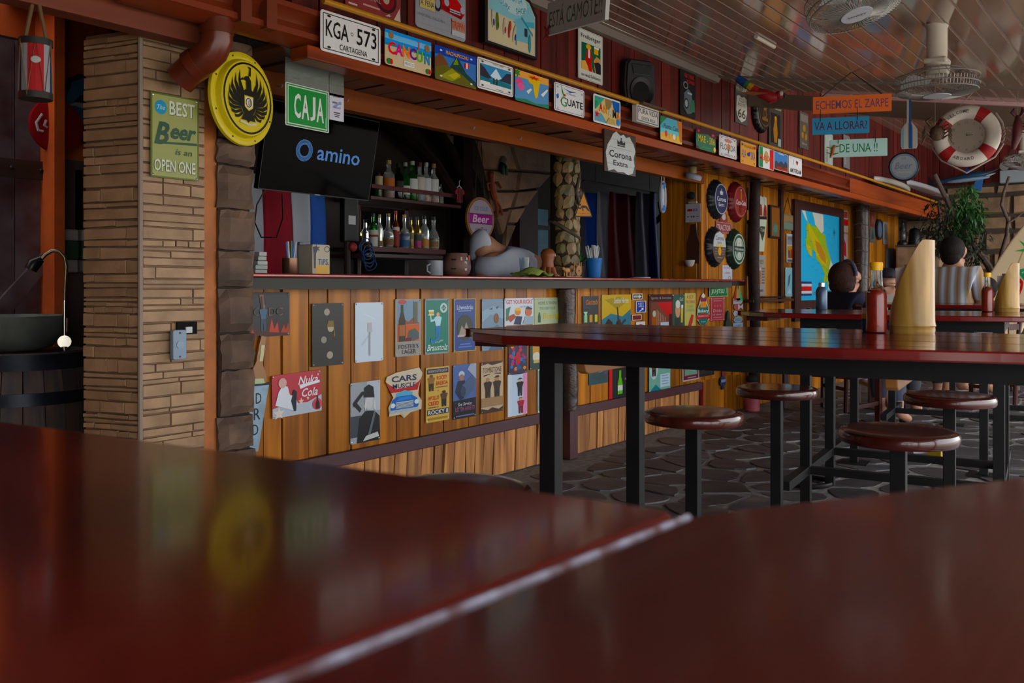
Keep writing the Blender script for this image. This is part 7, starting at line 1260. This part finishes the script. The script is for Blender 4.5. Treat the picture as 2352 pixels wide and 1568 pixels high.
tag(MB().box(PY(176, 500, 5.15).x, PY(187, 500, 5.15).x, 5.14, 5.17, PY(176, 600, 5.15).z, PY(176, 390, 5.15).z).build('narrow_mirror', mat('dark mirror', '#20242a', .1, .8), bevel=.004), 'narrow dark mirror behind the pillar edge', 'mirror')
# drum
p = PD(82, 160, 2.75); dm2 = thing('hanging_drum', 'little drum in red, white and blue hung on a rope', 'drum', p, facecam(p)); h = .085; r = .044
n = 24
for k, c_ in enumerate(['20305c', '8f8f94', 'a01c20', 'a01c20', '8f8f94', '20305c', '20305c', '8f8f94', 'a01c20', 'a01c20', '8f8f94', '20305c']):
    a0, a1 = -PI + k * PI / 6, -PI + (k + 1) * PI / 6; b = MB(); v = []
    for i in range(3): a = a0 + (a1 - a0) * i / 2; v += [(r * math.cos(a), r * math.sin(a), -h), (r * math.cos(a), r * math.sin(a), h)]
    b.add(v, [(0, 2, 3, 1), (2, 4, 5, 3)]).build('cloth_stripe', M(c_, .8), dm2, fix=False)
for z in (-h, h - .008): MB().lathe([(r * .9, z - .006), (r * 1.08, z - .006), (r * 1.08, z + .014), (r * .9, z + .014)], n).build('hoop', M('2a2624', .5), dm2, True)
MB().lathe([(r, -h + .0), (r, h)], n).build('shell', M('8f8f94', .8), dm2).scale = (.985, .985, 1)
zz = [(r * 1.06 * math.cos(2 * PI * k / 12), r * 1.06 * math.sin(2 * PI * k / 12), h if k % 2 else -h) for k in range(12)]
MB().tube(zz, .002, 5, True).build('lacing', M('7a6244', .8), dm2)
MB().ell((0, -r - .001, .022), (.014, .002, .011), 14, 6).build('crest', M('a8a8a4', .6), dm2, True)
MB().tube([(-.03, 0, h), (-.006, 0, h + .13), (.006, 0, h + .13), (.03, 0, h)], .006, 7).build('rope', M('6a5034', .9), dm2, True); MB().tube([(0, 0, h + .13), (0, .0, 1.915 - p.z + .01)], .004, 6).build('cord', M('6a5034', .9), dm2)
# red disc sign and blue wood slice
c = PY(128, 290, 5.08); rr = 62 / ppm(128, 5.08)
rd2 = thing('round_sign', 'round red sign with a white swirl behind the pillar', 'sign', c); MB().lathe([(rr, 0), (rr * .98, .02), (rr * .7, .035), (.001, .042)], 40, m=rot('X', 90)).build('disc', M('8a1218', .2), rd2, True)
for pts in ([(-.09, -.034, .05), (-.12, -.03, 0), (-.11, -.03, -.04), (-.085, -.034, -.045)], [(-.07, -.036, .02), (-.08, -.036, -.01), (-.065, -.036, -.02)]): MB().tube(pts, .008, 8).build('script_stroke', M('a8a4a4', .5), rd2, True)
ro = random.Random(5); ol = []
for k in range(40): a = 2 * PI * k / 40; q = 1 + ro.uniform(-.07, .06); ol.append((.165 * q * math.cos(a), .2 * q * math.sin(a)))
c = PY(196, 250, 5.12); bw = thing('painted_wood_slice', 'blue painted wood slice with bark rim and toucan beak', 'painting', c)
MB().prism(ol, -.04, 0).build('bark_slice', mat('slice bark', '#241812', .8, bump=.5, scale=30), bw); MB().prism([(x * .86, z * .88) for x, z in ol], -.043, -.04).build('blue_face', M('2c5c7c', .6), bw)
MB().prism([(-.14, -.01), (-.08, .02), (.05, .03), (.05, -.03), (-.08, -.0)], -.046, -.043).build('beak', M('8a8a84', .6), bw); MB().prism([(-.09, .02), (-.06, .06), (.06, .1), (.1, -.08), (.02, -.06), (.02, .02)], -.045, -.043).build('bird', M('16181c', .6), bw)
# dispensers
for k, px in enumerate((140, 190)):
    c = PY(px, 626, 5.16); o = thing('soap_dispenser', ['white and green soap dispenser on the wall over the basin', 'second soap dispenser, cut off by the pillar edge'][k], 'dispenser', c, group='soap dispensers')
    MB().box(-.055, .055, -.1, 0, .18, .245).build('lid', M('a09a94', .4), o, bevel=.01); MB().box(-.055, .055, -.098, 0, .075, .178).build('window', M('2f4a34', .3), o, bevel=.004); MB().box(-.05, .055, -.095, 0, 0, .073).build('push_bar', M('98928c', .4), o, bevel=.01)
# barrel with basin and tap
bc0 = PD(52, 800, 4.55); brl = thing('wooden_barrel', 'old barrel with iron hoops serving as washstand', 'barrel', (bc0.x, bc0.y, 0)); bm_ = mat('old stave wood', '#6a5448', .6, col2='#484442', var=.35, scale=7, stretch=(3, 3, .5), bump=.4)
for k in range(22):
    a0, a1 = 2 * PI * k / 22 + .008, 2 * PI * (k + 1) / 22 - .008; b = MB(); v = []
    zs = [0, .12, .25, .38, .5, .62, .735]
    for z in zs:
        R_ = .29 + .05 * math.sin(PI * z / .735)
        for a in (a0, a1): v.append((R_ * math.cos(a), R_ * math.sin(a), z))
        for a in (a1, a0): v.append(((R_ - .03) * math.cos(a), (R_ - .03) * math.sin(a), z))
    f = []
    for i in range(len(zs) - 1):
        for j in range(4): f.append((i * 4 + j, i * 4 + (j + 1) % 4, (i + 1) * 4 + (j + 1) % 4, (i + 1) * 4 + j))
    f += [(0, 1, 2, 3), tuple(len(zs) * 4 - 4 + i for i in range(4))]
    b.add(v, f).build('stave', bm_, brl)
for z0, z1 in ((.655, .73), (.49, .55), (.2, .26)):
    R_ = lambda z: .293 + .05 * math.sin(PI * z / .735)
    MB().lathe([(R_(z0) - .002, z0), (R_(z0) + .004, z0), (R_(z1) + .004, z1), (R_(z1) - .002, z1)], 40).build('hoop', mat('blue black iron hoop', '#20242e', .4, .5, col2='#2a303c', scale=12), brl, True)
MB().lathe([(.001, .70), (.285, .70), (.285, .738), (.001, .738)], 36).build('lid', mat('barrel lid', '#3a332e', .6, col2='#2c2723', scale=9), brl)
bs2 = thing('stone_basin', 'grey stone wash basin resting on the barrel', 'basin', (bc0.x - .08, bc0.y - .02, .738)); MB().lathe([(.12, 0), (.2, .02), (.25, .09), (.262, .175), (.24, .175), (.2, .06), (.001, .03)], 40).build('bowl', mat('grey green stone', '#646a60', .55, col2='#50564f', scale=9, bump=.25), bs2, True)
q = PD(148, 798, 4.5); tp = thing('gooseneck_tap', 'chrome gooseneck tap with a dark sprayer head', 'tap', (q.x, q.y, .738), facecam(q)); chm = mat('chrome', '#b0aca4', .15, 1.0)
MB().lathe([(.025, 0), (.026, .02), (.012, .024)], 18).build('base', chm, tp, True); MB().lathe([(.031, -.012), (.031, .012), (.001, .012)], 22, m=tr(-.0, -.01, .045) @ rot('X', 90)).build('knob', chm, tp, True)
MB().tube([(0, 0, .02), (0, 0, .25)], .011, 12).build('riser', chm, tp, True); MB().tube([(.012, 0, .09), (.014, 0, .16)], .006, 8).build('lever', chm, tp, True)
MB().tube([(0, 0, .25), (.004, 0, .34), (.008, 0, .42), (.0, 0, .465), (-.025, 0, .495), (-.055, 0, .495), (-.085, 0, .475), (-.1, 0, .455)], .0095, 10).build('spring_neck', mat('brass neck', '#7a6a50', .3, .8), tp, True)
MB().tube([(-.1, 0, .455), (-.135, 0, .43), (-.15, 0, .4)], [.018, .034, .03], 14).build('spray_head', M('1a1a1c', .3), tp, True)
# ================================================================ PEOPLE AND CHAIRS
def skin_obj(name, V, Ed, rad, m, parent, root=0, sub=2):
    me = bpy.data.meshes.new(name); me.from_pydata([tuple(v) for v in V], Ed, [])
    ob = bpy.data.objects.new(name, me); TMP.collection.objects.link(ob)
    sk = ob.modifiers.new('skin', 'SKIN'); sk.use_smooth_shade = True
    for i, r in enumerate(rad):
        sv = me.skin_vertices[0].data[i]; q = (r, r) if not isinstance(r, tuple) else r; sv.radius = tuple(x * (1.2 if x > .013 else 1.0) for x in q); sv.use_root = (i == root)
    su = ob.modifiers.new('sub', 'SUBSURF'); su.levels = sub; su.render_levels = sub
    vl = TMP.view_layers[0]; vl.update(); out = bpy.data.meshes.new_from_object(ob.evaluated_get(vl.depsgraph))
    bpy.data.objects.remove(ob); out.name = name; out.materials.clear(); out.materials.append(m)
    out.polygons.foreach_set('use_smooth', [True] * len(out.polygons))
    o = bpy.data.objects.new(name, out); C.objects.link(o); o.parent = parent; return o
class SK:
    def __init__(s): s.v = []; s.e = []; s.r = []
    def a(s, p, r, to=None):
        s.v.append(Vector(p)); s.r.append(r); i = len(s.v) - 1
        if to is not None: s.e.append((to, i))
        return i
    def chain(s, pts, to):
        for p, r in pts: to = s.a(p, r, to)
        return to
    def obj(s, name, m, parent, root=0, sub=2): return skin_obj(name, s.v, s.e, s.r, m, parent, root, sub)
def hand(s, w, d, side):
    """palm and five fingers from wrist index w, pointing along d"""
    d = Vector(d).normalized(); up = Vector((0, 0, 1)); sd = d.cross(up).normalized(); p = s.v[w]
    pa = s.a(p + d * .05, (.034, .018), w); pb = s.a(p + d * .085, (.036, .015), pa)
    for k, L in enumerate((.065, .075, .07, .055)):
        o = sd * (k - 1.5) * .019; q = p + d * .095 + o
        f1 = s.a(q + d * L * .45 - up * .006, .009, pb); f2 = s.a(q + d * L * .85 - up * .022, .0085, f1); s.a(q + d * L - up * .036, .007, f2)
    t1 = s.a(p + d * .05 - sd * side * .042 - up * .008, .011, pa); s.a(p + d * .085 - sd * side * .055 - up * .018, .009, t1)
skin_a = mat('tanned skin', '#9a6a50', .55, col2='#8a5c44', scale=20); skin_b = mat('light skin', '#a87a64', .55, col2='#98684f', scale=20)
def seated(label, loc, rz, zs, k, skin, shirt, pants, hair_fn, shirt_len=1.0, sleeve=.6):
    """person on a seat of height zs; built facing +Y, scaled by k"""
    o = thing('person', label, 'person', loc, rz)
    z = lambda h: zs + h * k
    s = SK(); w_ = k
    pe = s.a((0, 0, z(.1)), (.13 * k, .1 * k)); sp = s.a((0, .0, z(.28)), (.115 * k, .085 * k), pe); ch = s.a((0, .01, z(.44)), (.13 * k, .09 * k), sp); cu = s.a((0, .015, z(.53)), (.08 * k, .07 * k), ch)
    nk = s.a((0, .02, z(.57)), .055 * k, cu); h0 = s.a((0, .035, z(.61)), (.062 * k, .07 * k), nk); h1 = s.a((0, .035, z(.675)), (.077 * k, .09 * k), h0); h2 = s.a((0, .03, z(.735)), (.062 * k, .075 * k), h1)
    no = s.a((0, .12 * k, z(.65)), .012 * k, h1); mo = s.a((0, .1 * k, z(.61)), .018 * k, h0)
    for sd in (-1, 1):
        ea = s.a((sd * .082 * k, .02, z(.66)), (.008, .02), h1)
        sh = s.a((sd * .155 * k, .01, z(.5)), .052 * k, ch); el = s.a((sd * .2 * k, .06 * k, z(.27)), .04 * k, sh); wr = s.a((sd * .13 * k, .27 * k, z(.30)), .026 * k, el); hand(s, wr, (-sd * .2, 1, 0), sd)
        hp = s.a((sd * .085 * k, .03, z(.08)), .085 * k, pe); kn = s.a((sd * .1 * k, .4 * k, z(.06)), .058 * k, hp); an = s.a((sd * .1 * k, .41 * k, max(.09, zs - .36 * k)), .038 * k, kn); s.a((sd * .1 * k, .53 * k, max(.04, zs - .42 * k)), (.04, .025), an)
    s.obj('body', skin, o)
    t = SK(); a = t.a((0, 0, z(.06)), (.145 * k, .112 * k)); b = t.a((0, 0, z(.28)), (.132 * k, .1 * k), a); c = t.a((0, .008, z(.45)), (.14 * k, .1 * k), b); d = t.a((0, .012, z(.54)), (.085 * k, .075 * k), c)
    for sd in (-1, 1): e = t.a((sd * .16 * k, .01, z(.5)), .066 * k, c); t.a((sd * (.16 + .04 * sleeve) * k, .01 + .05 * k * sleeve, z(.5 - .22 * sleeve)), .058 * k, e)
    t.obj('shirt', shirt, o)
    t = SK(); a = t.a((0, 0, z(.1)), (.14 * k, .11 * k))
    for sd in (-1, 1): e = t.a((sd * .085 * k, .03, z(.08)), .093 * k, a); f = t.a((sd * .1 * k, .4 * k, z(.06)), .068 * k, e); t.a((sd * .1 * k, .41 * k, max(.16, zs - .3 * k)), .05 * k, f)
    t.obj('trousers', pants, o)
    for sd in (-1, 1): ey = MB().ell((sd * .032 * k, .112 * k, z(.677)), (.012 * k, .006, .008 * k), 10, 6).build('eye', M('e0dcd8', .3), o, True); MB().ell((sd * .032 * k, .118 * k, z(.677)), (.005 * k, .003, .005 * k), 8, 5).build('pupil', M('20140e', .3), ey, True)
    hair_fn(o, k, z)
    return o
hairm = mat('dark brown hair', '#38201a', .7, col2='#24130f', scale=40, stretch=(6, 6, .6), bump=.5, spec=.15); hairk = mat('black hair', '#1c1513', .7, col2='#0f0c0b', scale=40, stretch=(6, 6, .6), bump=.5, spec=.15)
def bob(o, k, z):
    hr = MB().ell((0, -.012, z(.668)), (.098 * k, .108 * k, .118 * k), 20, 14).build('hair', hairm, o, True)
    MB().ell((0, -.016, z(.605)), (.102 * k, .09 * k, .075 * k), 20, 12).build('hair_lower', hairm, o, True)
    MB().tube([(.102 * k * math.cos(a), .03, z(.675) + .118 * k * math.sin(a)) for a in [PI * i / 12 for i in range(13)]], .012, 8).build('hair_band', mat('grey patterned band', '#50556a', .7, col2='#30344a', scale=60), hr, True)
def short(o, k, z):
    MB().ell((0, -.012, z(.688)), (.09 * k, .105 * k, .1 * k), 20, 14).build('hair', hairk, o, True)
    MB().ell((0, -.04 * k, z(.635)), (.074 * k, .062 * k, .07 * k), 16, 10).build('hair_nape', hairk, o, True)
def capped(o, k, z):
    short(o, k * .98, z)
    cpp = MB().lathe([(.1 * k, 0), (.102 * k, .02), (.09 * k, .06), (.05 * k, .085), (.004, .09)], 24, (0, .02, z(.70))).build('cap', M('12141c', .7), o, True); MB().prism([(-.075 * k, .09 * k), (.075 * k, .09 * k), (.06 * k, .17 * k), (0, .19 * k), (-.06 * k, .17 * k)], z(.70), z(.70) + .012, 'z').build('visor', M('12141c', .7), cpp)
striped = mat('striped shirt', '#8f97a4', .8); t = striped.node_tree
tcn = nd(t, 'ShaderNodeTexCoord'); wv = nd(t, 'ShaderNodeTexWave'); wv.bands_direction = 'X'; wv.inputs['Scale'].default_value = 4.5; wv.inputs['Distortion'].default_value = .6
cr_ = nd(t, 'ShaderNodeValToRGB'); t.links.new(tcn.outputs['Object'], wv.inputs[0]); t.links.new(wv.outputs[1], cr_.inputs[0]); t.links.new(cr_.outputs[0], t.nodes['Principled BSDF'].inputs['Base Color'])
cr_.color_ramp.elements[0].color = lin('#7a5a3c'); cr_.color_ramp.elements[1].color = lin('#a8adb4'); e = cr_.color_ramp.elements.new(.3); e.color = lin('#8a7a64'); e = cr_.color_ramp.elements.new(.5); e.color = lin('#6f7a8a')
def away(p, turn=0): return facecam(p) + turn             # built facing +Y: already away from the camera
p = PD(2188, 656, 6.9); seated('boy with short black hair in a striped shirt, seen from behind', (p.x, p.y, 0), away(p, -.35), .65, 1.0, skin_a, striped, M('2a3040', .8), short, sleeve=.95)
boy_stool = stool('round stool under the boy in the striped shirt', 7.55, -.13); boy_stool.location = (p.x, p.y, 0)
p = PD(1938, 656, 6.7); seated('woman with bobbed brown hair and grey band in navy top', (p.x, p.y, 0), away(p, -.9), .47, .98, skin_b, M('141a2c', .8), M('3a3f50', .8), bob, sleeve=.7); wp_ = p
p2 = PD(2034, 656, 8.0); seated('man in a black cap half hidden behind the sauce bottle', (p2.x, p2.y, 0), away(p2, PI + .3), .43, 1.0, skin_b, M('8a8680', .8), M('3a3a44', .8), capped, sleeve=.7)
p3 = PD(2262, 656, 7.9); seated('dark haired child behind the farther sauce bottle', (p3.x, p3.y, 0), away(p3, 1.2), .43, .9, skin_a, M('1c1c22', .8), M('2a2a34', .8), short, sleeve=.5)
# chairs
chw = wood('dark red chair wood', '#3c1712', '#28100c', .35, 'z', .1, 9, .05)
def chair(label, loc, rz):
    o = thing('wooden_chair', label, 'chair', (loc.x, loc.y, 0), rz, 'dark wooden chairs'); 
    MB().box(-.2, .2, -.2, .2, .39, .425).build('seat', chw, o, bevel=.006)
    for x in (-.18, .18):
        MB().box(x - .02, x + .02, .16, .2, 0, .39).build('leg', chw, o, bevel=.003); MB().tube([(x, -.18, 0), (x, -.19, .42), (x, -.23, .88)], .02, 8).build('back_leg', chw, o, True)
        MB().box(x - .012, x + .012, -.17, .17, .18, .21).build('side_rail', chw, o)
    for z in (.55, .68, .81): MB().box(-.17, .17, -.222, -.2, z, z + .05).build('back_slat', chw, o)
    return o
def behind(q, d): r = Vector((q.x, q.y, 0)).normalized(); return Vector((q.x, q.y, 0)) + r * d
chair('dark wooden chair under the woman in navy', wp_, away(wp_, -.45)); chair('dark wooden chair under the man in the cap', p2, away(p2, PI + .3)); chair('dark wooden chair under the dark haired child', p3, away(p3, 1.2))
q = PD(1872, 656, 7.7); chair('empty dark wooden chair beside the wall map', q, away(q, .5))
# bartender bending behind the bar
o = thing('person', 'bartender in white cap and shirt bending behind the counter', 'person', (PD(1205, 700, 6.25).x, PD(1205, 700, 6.25).y, 0)); L0 = Vector(o.location)
W2 = lambda px, py, d: PD(px, py - (14 if py < 660 else 0), d) - L0
s = SK()
pe = s.a(W2(1212, 690, 6.25), (.13, .11)); sp = s.a(W2(1192, 640, 6.15), (.13, .11), pe); ch = s.a(W2(1160, 622, 6.0), (.14, .12), sp); nk0 = s.a(W2(1136, 596, 5.95), (.07, .07), ch); nk = s.a(W2(1128, 584, 5.92), .052, nk0); h0 = s.a(W2(1116, 578, 5.9), (.075, .075), nk); h1 = s.a(W2(1104, 580, 5.88), (.075, .08), h0); h2 = s.a(W2(1094, 586, 5.86), (.055, .06), h1); s.a(W2(1086, 584, 5.85), .014, h2)
for px, d in ((1108, 5.8), (1168, 6.2)):
    sh = s.a(W2(px + 15, 618, d), .06, ch); el = s.a(W2(px - 12, 672, d - .02), .042, sh); wr = s.a(W2(px - 30, 720, d + .02), .028, el); hand(s, wr, (-.4, .1, -.9), 1)
base_z = L0
for sx in (-.1, .1):
    pp = s.v[pe] + Vector((CA * 0 + SA * sx, -CA * sx, -.05)); hp = s.a(pp, .085, pe); kn = s.a((pp.x, pp.y, .5), .06, hp); an = s.a((pp.x, pp.y, .09), .042, kn); s.a((pp.x - .1, pp.y - .02, .04), (.045, .03), an)
s.obj('body', skin_a, o)
wsh = mat('white cotton shirt', '#a4a8b2', .85, col2='#969aa6', scale=5, bump=.2)
t2 = SK(); a = t2.a(W2(1212, 692, 6.25), (.15, .13)); b = t2.a(W2(1194, 640, 6.15), (.16, .14), a); c = t2.a(W2(1160, 622, 6.0), (.165, .145), b); t2.a(W2(1140, 602, 5.96), (.085, .08), c)
for px, d in ((1108, 5.8), (1168, 6.2)): e = t2.a(W2(px + 14, 618, d), .078, c); t2.a(W2(px - 6, 655, d - .02), .066, e)
t2.obj('shirt', wsh, o)
t2 = SK(); a = t2.a(s.v[pe], (.145, .125))
for sx in (-.1, .1): pp = s.v[pe] + Vector((SA * sx, -CA * sx, -.05)); e = t2.a(pp, .095, a); f = t2.a((pp.x, pp.y, .5), .07, e); t2.a((pp.x, pp.y, .13), .055, f)
t2.obj('trousers', M('22242c', .8), o)
t2 = SK(); a = t2.a(W2(1121, 563, 5.9), (.066, .066)); b = t2.a(W2(1108, 566, 5.88), (.082, .082), a); c = t2.a(W2(1096, 578, 5.87), (.06, .06), b); d_ = t2.a(W2(1090, 596, 5.9), (.035, .03), c); t2.a(W2(1082, 612, 5.92), (.022, .02), d_); t2.obj('head_cloth', wsh, o)
# bits on the floor
q = PZ(1713, 943, 0); cp2 = thing('coral_planter', 'coral pink planter against the wall past the bar', 'planter', (q.x - .02, q.y - .06, 0))
MB().lathe([(.05, 0), (.065, .01), (.07, .1), (.05, .13), (.045, .15), (.055, .17), (.052, .25), (.04, .25)], 10).build('pot', mat('coral paint', '#9a4048', .6, col2='#84343c', scale=12), cp2, True); MB().ell((0, 0, .27), (.05, .05, .04)).build('shrub', M('1c2018', .8), cp2, True)
q = PZ(2176, 905, 0); tp2 = thing('terracotta_pot', 'small terracotta pot past the second table', 'pot', (q.x, q.y, 0)); MB().lathe([(.055, 0), (.075, .12), (.085, .125), (.085, .15), (.07, .15), (.06, .02)], 22).build('pot', mat('terracotta', '#8a5a44', .7, col2='#7a4c3a', scale=10), tp2, True); MB().lathe([(.07, .12), (.001, .13)], 18).build('soil', M('1c1410', .9), tp2)
q = PZ(2140, 1048, 0); dp2 = thing('dust_pan', 'yellow and grey dust pan on the flagstones', 'dustpan', (q.x, q.y, .012), 1.2); MB().box(-.1, .1, -.06, .06, 0, .01).build('pan', M('b0921c', .5), dp2); MB().box(-.1, .1, .05, .06, .01, .05).build('back', M('b0921c', .5), dp2); MB().tube([(0, .06, .02), (0, .2, .03)], .012, 8).build('handle', M('5a5e66', .5), dp2)
bpy.data.scenes.remove(TMP)
